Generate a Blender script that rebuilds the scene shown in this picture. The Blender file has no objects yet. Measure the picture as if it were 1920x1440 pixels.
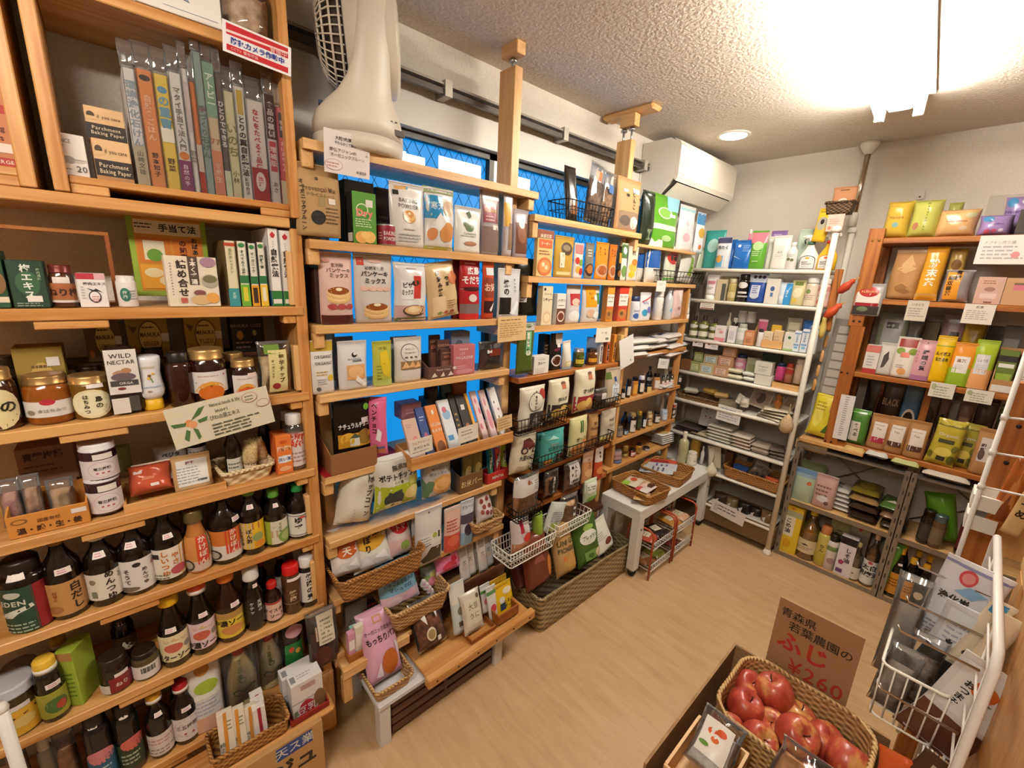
import bpy, bmesh, math, random
from mathutils import Matrix, Vector
SC = bpy.context.scene
COL = SC.collection
# ---------------------------------------------------------------- camera, exposure
cam = bpy.data.cameras.new('camera')
cam.sensor_width = 36.0
cam.lens = 15.056
cam.clip_start = 0.02
camo = bpy.data.objects.new('camera', cam)
COL.objects.link(camo)
camo.matrix_world = Matrix(((0.66912542, -0.20879243, 0.71321588, 0.0),
                            (0.74177733, 0.12935378, -0.65805318, 0.0),
                            (0.04513935, 0.96936749, 0.24143139, 1.6),
                            (0, 0, 0, 1)))
SC.camera = camo
vs = SC.view_settings
SC.display_settings.display_device = 'sRGB'
vs.view_transform = 'Standard'
vs.look = 'None'
vs.gamma = 1.0
vs.use_curve_mapping = False
vs.exposure = 0.28
# ---------------------------------------------------------------- world
wd = bpy.data.worlds.new('world')
SC.world = wd
wd.use_nodes = True
wd.node_tree.nodes['Background'].inputs[0].default_value = (0.10, 0.32, 0.9, 1)
wd.node_tree.nodes['Background'].inputs[1].default_value = 0.3
cy = SC.cycles
cy.max_bounces = 7
cy.diffuse_bounces = 3
cy.glossy_bounces = 3
cy.transmission_bounces = 4
cy.transparent_max_bounces = 14
cy.caustics_reflective = False
cy.caustics_refractive = False
cy.use_denoising = True
cy.sample_clamp_indirect = 4.0
# ---------------------------------------------------------------- materials
def lin(c):
    return c / 12.92 if c <= 0.04045 else ((c + 0.055) / 1.055) ** 2.4
def rgb(h):
    if isinstance(h, tuple): return h
    if len(h) == 3: h = h[0] * 2 + h[1] * 2 + h[2] * 2
    return tuple(lin(int(h[i:i + 2], 16) / 255) for i in (0, 2, 4))
MC = {}
def nt(name):
    m = bpy.data.materials.new(name)
    m.use_nodes = True
    t = m.node_tree
    return m, t, t.nodes['Principled BSDF'], t.nodes['Material Output']
def M(h, rough=0.5, metal=0.0, clear=0.0):
    k = (h, rough, metal, clear)
    if k not in MC:
        m, t, b, o = nt('paint_%s' % (h,))
        b.inputs['Base Color'].default_value = (*rgb(h), 1)
        b.inputs['Roughness'].default_value = rough
        b.inputs['Metallic'].default_value = metal
        b.inputs['Specular IOR Level'].default_value = 0.4
        if clear: b.inputs['Coat Weight'].default_value = clear; b.inputs['Coat Roughness'].default_value = 0.08
        MC[k] = m
    return MC[k]
def MX(t, kind, a, b, **kw):
    n = t.nodes.new(kind)
    for x, y in kw.items(): setattr(n, x, y)
    return n
def wood(c1, c2, axis=0, rough=0.45, scale=1.0):
    k = ('wood', c1, c2, axis, rough, scale)
    if k in MC: return MC[k]
    m, t, b, o = nt('wood_%s_%d' % (c1, axis))
    N, L = t.nodes, t.links
    tc = N.new('ShaderNodeTexCoord'); mp = N.new('ShaderNodeMapping')
    s = [22.0 * scale] * 3; s[axis] = 1.3 * scale
    mp.inputs['Scale'].default_value = s
    oi = N.new('ShaderNodeObjectInfo'); mul = N.new('ShaderNodeVectorMath'); mul.operation = 'ADD'
    vm = N.new('ShaderNodeVectorMath'); vm.operation = 'SCALE'; vm.inputs['Scale'].default_value = 37.0
    L.new(oi.outputs['Random'], vm.inputs[0])
    L.new(tc.outputs['Object'], mp.inputs['Vector']); L.new(mp.outputs[0], mul.inputs[0]); L.new(vm.outputs[0], mul.inputs[1])
    n1 = N.new('ShaderNodeTexNoise'); n1.inputs['Scale'].default_value = 1.0; n1.inputs['Detail'].default_value = 5; n1.inputs['Distortion'].default_value = 1.2
    L.new(mul.outputs[0], n1.inputs['Vector'])
    n2 = N.new('ShaderNodeTexNoise'); n2.inputs['Scale'].default_value = 6.0; n2.inputs['Detail'].default_value = 3
    L.new(mul.outputs[0], n2.inputs['Vector'])
    mi = N.new('ShaderNodeMath'); mi.operation = 'MULTIPLY_ADD'; mi.inputs[1].default_value = 0.35
    L.new(n2.outputs['Fac'], mi.inputs[0]); L.new(n1.outputs['Fac'], mi.inputs[2])
    r = N.new('ShaderNodeValToRGB')
    r.color_ramp.elements[0].position = 0.5; r.color_ramp.elements[0].color = (*rgb(c1), 1)
    r.color_ramp.elements[1].position = 0.82; r.color_ramp.elements[1].color = (*rgb(c2), 1)
    L.new(mi.outputs[0], r.inputs['Fac']); L.new(r.outputs['Color'], b.inputs['Base Color'])
    b.inputs['Roughness'].default_value = rough
    bp = N.new('ShaderNodeBump'); bp.inputs['Strength'].default_value = 0.06; bp.inputs['Distance'].default_value = 0.004
    L.new(mi.outputs[0], bp.inputs['Height']); L.new(bp.outputs[0], b.inputs['Normal'])
    MC[k] = m
    return m
def noisy(name, c1, c2, scale, bump=0.0, dist=0.01, rough=0.8, stretch=(1, 1, 1), detail=4, lo=0.35, hi=0.65, metal=0.0):
    k = ('noisy', name)
    if k in MC: return MC[k]
    m, t, b, o = nt(name)
    N, L = t.nodes, t.links
    tc = N.new('ShaderNodeTexCoord'); mp = N.new('ShaderNodeMapping'); mp.inputs['Scale'].default_value = stretch
    L.new(tc.outputs['Object'], mp.inputs['Vector'])
    n = N.new('ShaderNodeTexNoise'); n.inputs['Scale'].default_value = scale; n.inputs['Detail'].default_value = detail
    L.new(mp.outputs[0], n.inputs['Vector'])
    r = N.new('ShaderNodeValToRGB'); e = r.color_ramp.elements
    e[0].position = lo; e[1].position = hi; e[0].color = (*rgb(c1), 1); e[1].color = (*rgb(c2), 1)
    L.new(n.outputs['Fac'], r.inputs['Fac']); L.new(r.outputs['Color'], b.inputs['Base Color'])
    b.inputs['Roughness'].default_value = rough; b.inputs['Metallic'].default_value = metal
    if bump:
        bp = N.new('ShaderNodeBump'); bp.inputs['Strength'].default_value = bump; bp.inputs['Distance'].default_value = dist
        L.new(n.outputs['Fac'], bp.inputs['Height']); L.new(bp.outputs[0], b.inputs['Normal'])
    MC[k] = m
    return m
def weave(name, c1, c2, sx=90.0, sz=120.0, rough=0.6):
    """woven cane: over-under checks with a bump, in object space"""
    k = ('weave', name)
    if k in MC: return MC[k]
    m, t, b, o = nt(name)
    N, L = t.nodes, t.links
    tc = N.new('ShaderNodeTexCoord'); sp = N.new('ShaderNodeSeparateXYZ'); L.new(tc.outputs['Object'], sp.inputs[0])
    def mth(op, a, c=None):
        q = N.new('ShaderNodeMath'); q.operation = op
        for i, x in enumerate((a, c)):
            if x is None: continue
            if isinstance(x, (int, float)): q.inputs[i].default_value = x
            else: L.new(x, q.inputs[i])
        return q.outputs[0]
    hx = mth('ADD', sp.outputs[0], sp.outputs[1])
    a = mth('SINE', mth('MULTIPLY', hx, sx)); c = mth('SINE', mth('MULTIPLY', sp.outputs[2], sz))
    p = mth('MULTIPLY', a, c); q = mth('MULTIPLY_ADD', p, 0.5); N_last = q.node; N_last.inputs[2].default_value = 0.5
    ns = N.new('ShaderNodeTexNoise'); ns.inputs['Scale'].default_value = 60; L.new(tc.outputs['Object'], ns.inputs['Vector'])
    f = mth('ADD', mth('MULTIPLY', q, 0.8), mth('MULTIPLY', ns.outputs['Fac'], 0.3))
    r = N.new('ShaderNodeValToRGB'); e = r.color_ramp.elements
    e[0].position = 0.25; e[1].position = 0.75; e[0].color = (*rgb(c1), 1); e[1].color = (*rgb(c2), 1)
    L.new(f, r.inputs['Fac']); L.new(r.outputs['Color'], b.inputs['Base Color'])
    bp = N.new('ShaderNodeBump'); bp.inputs['Strength'].default_value = 0.7; bp.inputs['Distance'].default_value = 0.004
    L.new(q, bp.inputs['Height']); L.new(bp.outputs[0], b.inputs['Normal'])
    b.inputs['Roughness'].default_value = rough
    MC[k] = m
    return m
def cello(tint='fff', op=0.10, rough=0.06):
    """thin clear film: mostly see-through with sharp highlights"""
    k = ('cello', tint, op, rough)
    if k in MC: return MC[k]
    m, t, b, o = nt('clear_film')
    N, L = t.nodes, t.links
    tr = N.new('ShaderNodeBsdfTransparent'); tr.inputs[0].default_value = (*rgb(tint), 1)
    b.inputs['Base Color'].default_value = (*rgb(tint), 1); b.inputs['Roughness'].default_value = rough
    lw = N.new('ShaderNodeFresnel'); lw.inputs['IOR'].default_value = 1.45
    ad = N.new('ShaderNodeMath'); ad.operation = 'ADD'; ad.inputs[1].default_value = op; ad.use_clamp = True
    g = N.new('ShaderNodeBsdfGlossy'); g.inputs['Roughness'].default_value = rough
    mg = N.new('ShaderNodeMixShader'); mg.inputs[0].default_value = 0.75
    L.new(b.outputs[0], mg.inputs[1]); L.new(g.outputs[0], mg.inputs[2])
    ms = N.new('ShaderNodeMixShader')
    L.new(lw.outputs[0], ad.inputs[0]); L.new(ad.outputs[0], ms.inputs[0])
    L.new(tr.outputs[0], ms.inputs[1]); L.new(mg.outputs[0], ms.inputs[2]); L.new(ms.outputs[0], o.inputs['Surface'])
    MC[k] = m
    return m
def emit(name, c, s, base='eee'):
    k = ('emit', name)
    if k not in MC:
        m, t, b, o = nt(name)
        b.inputs['Base Color'].default_value = (*rgb(base), 1); b.inputs['Specular IOR Level'].default_value = 0.2
        b.inputs['Emission Color'].default_value = (*c, 1); b.inputs['Emission Strength'].default_value = s
        MC[k] = m
    return MC[k]
METAL = lambda h='bbb', r=0.3: M(h, r, 1.0)
# ---------------------------------------------------------------- mesh building
class MB:
    def __init__(s): s.v, s.f, s.m, s.sm, s.mats = [], [], [], [], []
    def mi(s, m):
        if m not in s.mats: s.mats.append(m)
        return s.mats.index(m)
    def add(s, vs, fs, m, smooth=False):
        b = len(s.v); i = s.mi(m); s.v += [tuple(p) for p in vs]
        for f in fs: s.f.append([b + k for k in f]); s.m.append(i); s.sm.append(smooth)
    def box(s, lo, hi, m, T=None, bev=0.0):
        x0, y0, z0 = lo; x1, y1, z1 = hi
        if x0 > x1: x0, x1 = x1, x0
        if y0 > y1: y0, y1 = y1, y0
        if z0 > z1: z0, z1 = z1, z0
        if bev > 0:
            bm = bmesh.new(); bmesh.ops.create_cube(bm, size=1)
            for v in bm.verts: v.co = Vector(((x0 + x1) / 2 + v.co.x * (x1 - x0), (y0 + y1) / 2 + v.co.y * (y1 - y0), (z0 + z1) / 2 + v.co.z * (z1 - z0)))
            bmesh.ops.bevel(bm, geom=bm.edges[:], offset=min(bev, 0.45 * min(x1 - x0, y1 - y0, z1 - z0)), segments=1, affect='EDGES')
            bm.verts.index_update()
            vs = [v.co.copy() for v in bm.verts]; fs = [[v.index for v in f.verts] for f in bm.faces]; bm.free()
        else:
            vs = [Vector((x, y, z)) for z in (z0, z1) for y in (y0, y1) for x in (x0, x1)]
            fs = [(0, 2, 3, 1), (4, 5, 7, 6), (0, 1, 5, 4), (2, 6, 7, 3), (0, 4, 6, 2), (1, 3, 7, 5)]
        if T is not None: vs = [T @ v for v in vs]
        s.add(vs, fs, m)
    def lathe(s, prof, m, n=20, c=(0, 0), smooth=True, T=None):
        vs, fs = [], []
        for r, z in prof:
            for k in range(n):
                a = 2 * math.pi * k / n
                vs.append(Vector((c[0] + r * math.cos(a), c[1] + r * math.sin(a), z)))
        for j in range(len(prof) - 1):
            for k in range(n):
                fs.append((j * n + k, j * n + (k + 1) % n, (j + 1) * n + (k + 1) % n, (j + 1) * n + k))
        fs.append(list(range(n))[::-1]); fs.append([(len(prof) - 1) * n + k for k in range(n)])
        if T is not None: vs = [T @ v for v in vs]
        s.add(vs, fs, m, smooth)
    def tube(s, pts, r, m, n=6, closed=False):
        P = [Vector(p) for p in pts]; vs, fs = [], []; N = len(P); up = None
        for i, p in enumerate(P):
            if closed: d = P[(i + 1) % N] - P[i - 1]
            else: d = P[min(i + 1, N - 1)] - P[max(i - 1, 0)]
            d.normalize()
            if up is None: up = d.orthogonal().normalized()
            else:
                up = up - d * up.dot(d)
                up = up.normalized() if up.length > 1e-6 else d.orthogonal().normalized()
            q = d.cross(up)
            rr = r[i] if isinstance(r, (list, tuple)) else r
            for k in range(n):
                a = 2 * math.pi * k / n
                vs.append(p + up * (rr * math.cos(a)) + q * (rr * math.sin(a)))
        for i in range(N if closed else N - 1):
            j = (i + 1) % N
            for k in range(n): fs.append((i * n + k, i * n + (k + 1) % n, j * n + (k + 1) % n, j * n + k))
        if not closed: fs.append(list(range(n))[::-1]); fs.append([(N - 1) * n + k for k in range(n)])
        s.add(vs, fs, m, True)
    def grid(s, F, nu, nv, m, u0=0, u1=1, v0=0, v1=1, smooth=True):
        vs = [F(u0 + (u1 - u0) * i / nu, v0 + (v1 - v0) * j / nv) for j in range(nv + 1) for i in range(nu + 1)]
        fs = [(j * (nu + 1) + i, j * (nu + 1) + i + 1, (j + 1) * (nu + 1) + i + 1, (j + 1) * (nu + 1) + i) for j in range(nv) for i in range(nu)]
        s.add(vs, fs, m, smooth)
    def build(s, name, parent=None, loc=None, rot=None):
        me = bpy.data.meshes.new(name); me.from_pydata([tuple(v) for v in s.v], [], s.f)
        for m in s.mats: me.materials.append(m)
        me.polygons.foreach_set('material_index', s.m); me.polygons.foreach_set('use_smooth', s.sm)
        me.update()
        o = bpy.data.objects.new(name, me); COL.objects.link(o)
        if parent is not None: o.parent = parent
        if loc is not None: o.location = loc
        if rot is not None: o.rotation_euler = rot
        return o
def tag(o, label, cat, group=None, kind=None):
    if label: o['label'] = label
    if cat: o['category'] = cat
    if group: o['group'] = group
    if kind: o['kind'] = kind
    return o
def empty(name, loc=(0, 0, 0), rot=(0, 0, 0), label=None, cat=None, group=None):
    o = bpy.data.objects.new(name, None); o.empty_display_size = 0.02; COL.objects.link(o)
    o.location = loc; o.rotation_euler = rot
    return tag(o, label, cat, group)
def boxo(name, lo, hi, m, parent=None, bev=0.0, T=None):
    b = MB(); b.box(lo, hi, m, T, bev); return b.build(name, parent)
def copy_tree(o, parent=None):
    c = o.copy(); COL.objects.link(c)
    if parent is not None: c.parent = parent; c.matrix_parent_inverse = o.matrix_parent_inverse
    for ch in list(o.children): copy_tree(ch, c)
    return c
# ---------------------------------------------------------------- lettering
GL = {}
def glyph(ch, bold):
    k = (ch, bold)
    if k in GL: return GL[k]
    c = bpy.data.curves.new('lettering', 'FONT'); c.body = ch; c.resolution_u = 2; c.offset = 0.030 if bold else 0.010; c.fill_mode = 'FRONT'
    o = bpy.data.objects.new('lettering', c); me = o.to_mesh()
    bm = bmesh.new(); bm.from_mesh(me); o.to_mesh_clear()
    bpy.data.objects.remove(o); bpy.data.curves.remove(c)
    for x in (0.25, 0.5, 0.75):
        bmesh.ops.bisect_plane(bm, geom=bm.verts[:] + bm.edges[:] + bm.faces[:], plane_co=(x, 0, 0), plane_no=(1, 0, 0))
    bm.verts.index_update()
    vs = [(v.co.x, v.co.y) for v in bm.verts]; fs = [[v.index for v in f.verts] for f in bm.faces]; bm.free()
    if vs:
        x1 = max(v[0] for v in vs); x0 = min(v[0] for v in vs)
    else: x0, x1 = 0, 0.3
    wide = ord(ch) > 0x2E80
    GL[k] = (vs, fs, 1.0 if wide else x1 + 0.07)
    return GL[k]
PAL = {'w': 'eee8e0', 'k': '1c1613', 'r': 'b3201c', 'g': '3f7a2a', 'y': 'e8c020', 'b': '1d4f9a', 'o': 'd9701c', 'n': '6a4326', 'c': 'efe2c4', 'p': 'e3a0a8', 's': 'a8a5a2'}
def pc(x): return PAL.get(x, x)
def prints(mb, S, W, H, ops, rough=0.5, off=0.0006, curved=False, clear=0.0):
    """lay printed shapes and lettering on a surface S(u, v, off); W, H its size in metres"""
    for i, op in enumerate(ops.split(';')):
        if not op: continue
        a = op.split(','); k = a[0]; of = off + 0.00018 * i
        n = lambda j: float(a[j])
        if k in 're':
            m = M(pc(a[5]), rough, 0.0, clear)
            if k == 'r':
                u0, v0, u1, v1 = n(1), n(2), n(3), n(4)
                nu = max(1, int(abs(u1 - u0) * 10)) if curved else 1; nv = max(1, int(abs(v1 - v0) * 10)) if curved else 1
                mb.grid(lambda u, v: S(u, v, of), nu, nv, m, u0, u1, v0, v1, curved)
            else:
                cu, cv, ru, rv = n(1), n(2), n(3), n(4)
                if rv == 0: rv = ru * W / H
                vs = [S(cu, cv, of)]; fs = []; Q = 18; rings = 3 if curved else 1
                for g in range(1, rings + 1):
                    for q in range(Q):
                        t = 2 * math.pi * q / Q
                        vs.append(S(cu + ru * g / rings * math.cos(t), cv + rv * g / rings * math.sin(t), of))
                for q in range(Q):
                    fs.append((0, 1 + q, 1 + (q + 1) % Q))
                    for g in range(rings - 1):
                        b0 = 1 + g * Q; b1 = b0 + Q
                        fs.append((b0 + q, b1 + q, b1 + (q + 1) % Q, b0 + (q + 1) % Q))
                mb.add(vs, fs, m, curved)
        elif k in 'tTvV':
            txt = a[1]; cu, cv, h = n(2), n(3), n(4) * H; m = M(pc(a[5]), rough, 0.0, clear); bold = k in 'TV'
            of += 0.0004
            gs = [glyph(c, bold) for c in txt]
            if k in 'tT':
                tw = sum(g[2] for g in gs) * h; mw = (n(6) if len(a) > 6 else 0.94) * W; sx = min(1.0, mw / max(tw, 1e-6)); x = -tw * sx / 2
                for g in gs:
                    if g[0]: mb.add([S(cu + (x + p[0] * h * sx) / W, cv + (p[1] - 0.36) * h / H, of) for p in g[0]], g[1], m)
                    x += g[2] * h * sx
            else:
                y = len(txt) * h * 0.54
                for g in gs:
                    y -= h * 0.54
                    if g[0]: mb.add([S(cu + (p[0] - g[2] / 2) * h / W, cv + (y + (p[1] - 0.36) * h) / H, of) for p in g[0]], g[1], m)
                    y -= h * 0.54
        elif k == 'l':   # rows of fine print too small to read
            cu, cv, w, rows, dv = n(1), n(2), n(3), int(n(4)), n(5); m = M(pc(a[6]), rough, 0.0, clear); rd = random.Random(i + rows)
            for q in range(rows):
                vv = cv - q * dv; u = cu - w / 2; e = cu + w / 2 - rd.random() * w * 0.3
                while u < e:
                    du = min(e - u, w * (0.08 + 0.16 * rd.random()))
                    mb.grid(lambda uu, v2: S(uu, v2, of), 2 if curved else 1, 1, m, u, u + du, vv - dv * 0.2, vv + dv * 0.2, False)
                    u += du + w * 0.035
        elif k == 'p':
            m = M(pc(a[1]), rough, 0.0, clear); pts = [(float(a[j]), float(a[j + 1])) for j in range(2, len(a) - 1, 2)]
            cx = sum(p[0] for p in pts) / len(pts); cyy = sum(p[1] for p in pts) / len(pts)
            vs = [S(cx, cyy, of)]; fs = []; L = len(pts)
            if curved:
                pts = [q for j in range(L) for q in (pts[j], ((pts[j][0] + pts[(j + 1) % L][0]) / 2, (pts[j][1] + pts[(j + 1) % L][1]) / 2))]; L = len(pts)
            vs += [S((cx + p[0]) / 2, (cyy + p[1]) / 2, of) for p in pts] + [S(p[0], p[1], of) for p in pts]
            for j in range(L):
                q = (j + 1) % L
                fs += [(0, 1 + j, 1 + q), (1 + j, 1 + L + j, 1 + L + q, 1 + q)]
            mb.add(vs, fs, m, curved)
def sticker(S, W, H, spec, parent):
    u, v = spec[0], spec[1]; w = (spec[2] if len(spec) > 2 else 0.021); h = w * 0.55
    b = MB(); du, dv = w / W, h / H
    b.grid(lambda a, c: S(a, c, 0.0026), 3, 1, M('ece2da', 0.5), u - du / 2, u + du / 2, v - dv / 2, v + dv / 2, False)
    prints(b, S, W, H, 'l,%f,%f,%f,2,%f,c79' % (u, v + dv * 0.2, du * 0.7, dv * 0.35), 0.5, 0.0030)
    return b.build('price_sticker', parent)
# ---------------------------------------------------------------- goods on the shelves
def flatS(w, h, y, z0=0.0): return lambda u, v, o=0.0: Vector(((u - 0.5) * w, y - o, z0 + v * h))
def cylS(rf, z0, h, arc=3.0, yc=0.0):
    def S(u, v, o=0.0):
        z = z0 + v * h; r = rf(z) + o; a = (u - 0.5) * arc
        return Vector((r * math.sin(a), yc - r * math.cos(a), z))
    return S
def rprof(prof):
    def f(z):
        for (r0, z0), (r1, z1) in zip(prof, prof[1:]):
            if z0 <= z <= z1: return r0 + (r1 - r0) * ((z - z0) / (z1 - z0) if z1 > z0 else 0)
        return prof[-1][0] if z > prof[-1][1] else prof[0][0]
    return f
def soft(w, h, d, seed, stand=True, wr=1.0):
    """front surface of a filled bag: a standing pouch (flat sealed top) or a pillow"""
    rd = random.Random(seed); ph = [rd.random() * 6.28 for _ in range(6)]; am = wr * min(w, h) * 0.012
    def S(u, v, o=0.0, side=-1):
        e = max(0.0, 1 - abs(2 * u - 1) ** 3.0) ** 0.6
        if stand: p = max(0.0, 1 - (max(0, v - 0.05) / 0.86) ** 2.4) ** 0.8 * (0.75 + 0.25 * min(1, v / 0.2))
        else: p = max(0.0, 1 - abs(2 * v - 1) ** 4) ** 0.6
        t = max(0.0012, d / 2 * e * p)
        wn = am * min(1, e * 1.5) * (math.sin(7 * u + 4 * v + ph[0]) * math.sin(5 * v - 3 * u + ph[1]) + 0.6 * math.sin(13 * v + 6 * u + ph[2]) * math.sin(11 * u + ph[3])) * (0.3 + p)
        x = (u - 0.5) * w * (1 - 0.05 * p * (1 if not stand else 0.3)) + am * 0.8 * math.sin(6 * v + ph[4])
        return Vector((x, side * (t + max(-t * 0.6, wn) + o), v * h))
    return S
def softmesh(b, S, m, nu=12, nv=14, v0=0.0, v1=1.0):
    fr = [[S(i / nu, v0 + (v1 - v0) * j / nv) for i in range(nu + 1)] for j in range(nv + 1)]
    bk = [[S(i / nu, v0 + (v1 - v0) * j / nv, 0.0, 1) for i in range(nu + 1)] for j in range(nv + 1)]
    W = nu + 1; vs = [p for r in fr for p in r] + [p for r in bk for p in r]; K = W * (nv + 1); fs = []
    for j in range(nv):
        for i in range(nu):
            a = j * W + i
            fs.append((a, a + 1, a + 1 + W, a + W)); fs.append((K + a, K + a + W, K + a + 1 + W, K + a + 1))
        a = j * W; fs.append((a, a + W, K + a + W, K + a)); a += nu; fs.append((a, K + a, K + a + W, a + W))
    for i in range(nu):
        fs.append((i, K + i, K + i + 1, i + 1)); a = nv * W + i; fs.append((a, a + 1, K + a + 1, K + a))
    b.add(vs, fs, m, True)
FIN = {'paper': (0.6, 0.0), 'gloss': (0.22, 0.0), 'matte': (0.75, 0.0), 'foil': (0.3, 0.5)}
def finish(col, f):
    r, me = FIN[f]
    return M(pc(col), r, me)
def k_box(o, w, h, d, col, ops, q):
    b = MB(); r = FIN[q.get('f', 'paper')][0]
    b.box((-w / 2, -d / 2, 0), (w / 2, d / 2, h), finish(col, q.get('f', 'paper')), bev=q.get('bev', 0.0012))
    S = flatS(w, h, -d / 2); prints(b, S, w, h, ops, r)
    if 'top' in q:
        prints(b, lambda u, v, of=0.0: Vector(((u - 0.5) * w, -d / 2 + v * d, h + of)), w, d, q['top'], r)
    if 'sd' in q:
        prints(b, lambda u, v, of=0.0: Vector((-w / 2 - of, d / 2 - u * d, v * h)), d, h, q['sd'], r)
    return b, S
def k_pouch(o, w, h, d, col, ops, q):
    fn = q.get('f', 'gloss'); b = MB(); S = soft(w, h, d, q['seed'], True, q.get('wr', 1.0))
    m = cello(pc(col), 0.25) if fn == 'clear' else finish(col, fn)
    softmesh(b, S, m); prints(b, S, w, h, ops, 0.3 if fn == 'clear' else FIN[fn][0], 0.0012, True)
    bd = b.build('bag_body', o)
    if q.get('seal', 1):
        c = MB(); sm = finish(q.get('sc', col), 'gloss') if fn != 'clear' else cello('fff', 0.4)
        for i in range(3): c.grid(lambda u, v: S(u, v, 0.0014 + 0.0006 * math.sin(v * 400)), 6, 1, sm, 0, 1, 0.925 + i * 0.026, 0.941 + i * 0.026)
        c.build('top_seal', o)
    return None, S
def k_bag(o, w, h, d, col, ops, q):
    fn = q.get('f', 'gloss'); b = MB(); S = soft(w, h, d, q['seed'], False, q.get('wr', 1.6))
    m = cello('fff', q.get('op', 0.03)) if fn == 'clear' else finish(col, fn)
    softmesh(b, S, m, 14, 16); rr = 0.3 if fn == 'clear' else FIN[fn][0]
    if fn != 'clear': prints(b, S, w, h, ops, rr, 0.0014, True)
    b.build('bag_body', o)
    if fn == 'clear':                       # what is inside, and the paper label stuck on the film
        c = MB(); S2 = soft(w * 0.9, h * q.get('fill', 0.72), d * 0.8, q['seed'] + 1, False, 2.2)
        softmesh(c, S2, noisy('fill_' + q.get('fi', 'a75'), q.get('fi', 'a75'), q.get('fj', 'c97'), 55, 0.5, 0.006), 8, 8)
        c.build('contents', o)
        if ops:
            c = MB(); prints(c, S, w, h, ops, rr, 0.0024, True); c.build('paper_label', o)
    em = cello('fff', 0.3) if fn == 'clear' else finish(q.get('sc', col), 'gloss')
    for v0 in (0.0, 0.955):
        c = MB(); c.grid(lambda u, v: S(u, v, 0.0012 + 0.0005 * math.sin(u * 160)), 24, 1, em, 0, 1, v0, v0 + 0.045); c.build('crimped_seal', o)
    return None, S
BP = {'soy': [(.9, 0), (1, .015), (1, .56), (.93, .64), (.62, .73), (.42, .80), (.36, .88), (.36, .90)],
      'long': [(.9, 0), (1, .015), (1, .50), (.92, .56), (.60, .70), (.45, .82), (.42, .90)],
      'wide': [(.92, 0), (1, .02), (1, .60), (.9, .70), (.55, .79), (.42, .86), (.42, .90)],
      'straight': [(.92, 0), (1, .015), (1, .74), (.9, .79), (.66, .82), (.66, .86)],
      'neck': [(.85, 0), (.95, .03), (1, .2), (1, .42), (.9, .55), (.62, .68), (.52, .76), (.60, .82), (.62, .86)],
      'wine': [(.9, 0), (1, .01), (1, .58), (.9, .65), (.5, .74), (.34, .80), (.30, .92)],
      'pump': [(.9, 0), (1, .02), (1, .60), (.94, .68), (.7, .74), (.34, .78), (.34, .80)]}
def k_bottle(o, w, h, d, col, ops, q):
    pf = [(r * w / 2, z * h) for r, z in BP[q.get('pf', 'soy')]]; b = MB()
    rr = q.get('rr', 0.12)
    m = M(pc(col), rr, 0.0, 0.3) if not q.get('tr') else glassy(pc(col))
    b.lathe(pf, m, 20); b.build(q.get('bn', 'bottle_body'), o)
    if q.get('tr') and q.get('liq'):
        c = MB(); c.lathe([(r * 0.9, z * (q.get('lv', 0.75)) + 0.003) for r, z in pf], M(pc(q['liq']), 0.1), 16); c.build('liquid', o)
    zt = pf[-1][1]; rt = pf[-1][0]; c = MB(); cm = M(pc(q.get('cap', 'k')), q.get('cr', 0.35), q.get('cm', 0.0))
    cw = max(rt * 1.18, q.get('cw', 0) * w / 2); z0 = zt - (h - zt) * 0.35
    c.lathe([(cw, z0), (cw * 1.02, z0 + (h - z0) * 0.1), (cw, h - (h - z0) * 0.14), (cw * 0.86, h)], cm, 16)
    if 'ring' in q: c.lathe([(cw * 1.05, z0), (cw * 1.05, z0 + (h - z0) * 0.38)], M(pc(q['ring']), 0.4), 16)
    c.build('cap', o)
    f = rprof(pf); l0, l1 = q.get('lab', (0.10, 0.52)); arc = q.get('arc', 3.2); S = cylS(f, l0 * h, (l1 - l0) * h, arc); LW = arc * w / 2; LH = (l1 - l0) * h
    if ops or q.get('lc'):
        c = MB(); prints(c, S, LW, LH, ('r,0,0,1,1,%s;' % q['lc'] if q.get('lc') else '') + ops, q.get('lr', 0.45), 0.0009, True); c.build('label', o)
    if q.get('st'):
        S2 = cylS(f, 0, h, arc); sticker(S2, LW, h, q['st'], o); q['st'] = None
    return None, S
def glassy(h, op=0.2):
    return cello(h, op, 0.03)
def k_jar(o, w, h, d, col, ops, q):
    R = w / 2; pf = [(R * .88, 0), (R * .98, .03 * h), (R, .1 * h), (R, .68 * h), (R * .96, .75 * h), (R * .84, .81 * h), (R * .82, .83 * h)]
    if q.get('sq'): pf = [(R * .95, 0), (R, .03 * h), (R, .78 * h), (R * .95, .83 * h)]
    b = MB(); b.lathe(pf, M(pc(col), q.get('rr', 0.1), 0.0, 0.4), 20); b.build('jar_body', o)
    lm = M(pc(q.get('cap', 'caa36a')), 0.3, q.get('cm', 0.7)); lw = R * q.get('lw', .9); c = MB()
    c.lathe([(lw * .96, .8 * h), (lw, .815 * h), (lw, .84 * h), (lw * .96, .855 * h), (lw * .98, .96 * h), (lw * .93, h), (lw * .8, h * .995)], lm, 20)
    if 'top' in q: c.lathe([(lw * .8, h * .996), (lw * .79, h * 1.002)], M(pc(q['top']), 0.5), 16)
    c.build('lid', o)
    l0, l1 = q.get('lab', (0.14, 0.62)); arc = q.get('arc', 2.6); f = rprof(pf); S = cylS(f, l0 * h, (l1 - l0) * h, arc); LW = arc * R; LH = (l1 - l0) * h
    if ops or q.get('lc'):
        c = MB(); prints(c, S, LW, LH, ('r,0,0,1,1,%s;' % q['lc'] if q.get('lc') else '') + ops, q.get('lr', 0.45), 0.0009, True); c.build('label', o)
    if q.get('st'): sticker(cylS(f, 0, h, arc), LW, h, q['st'], o); q['st'] = None
    return None, S
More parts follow.
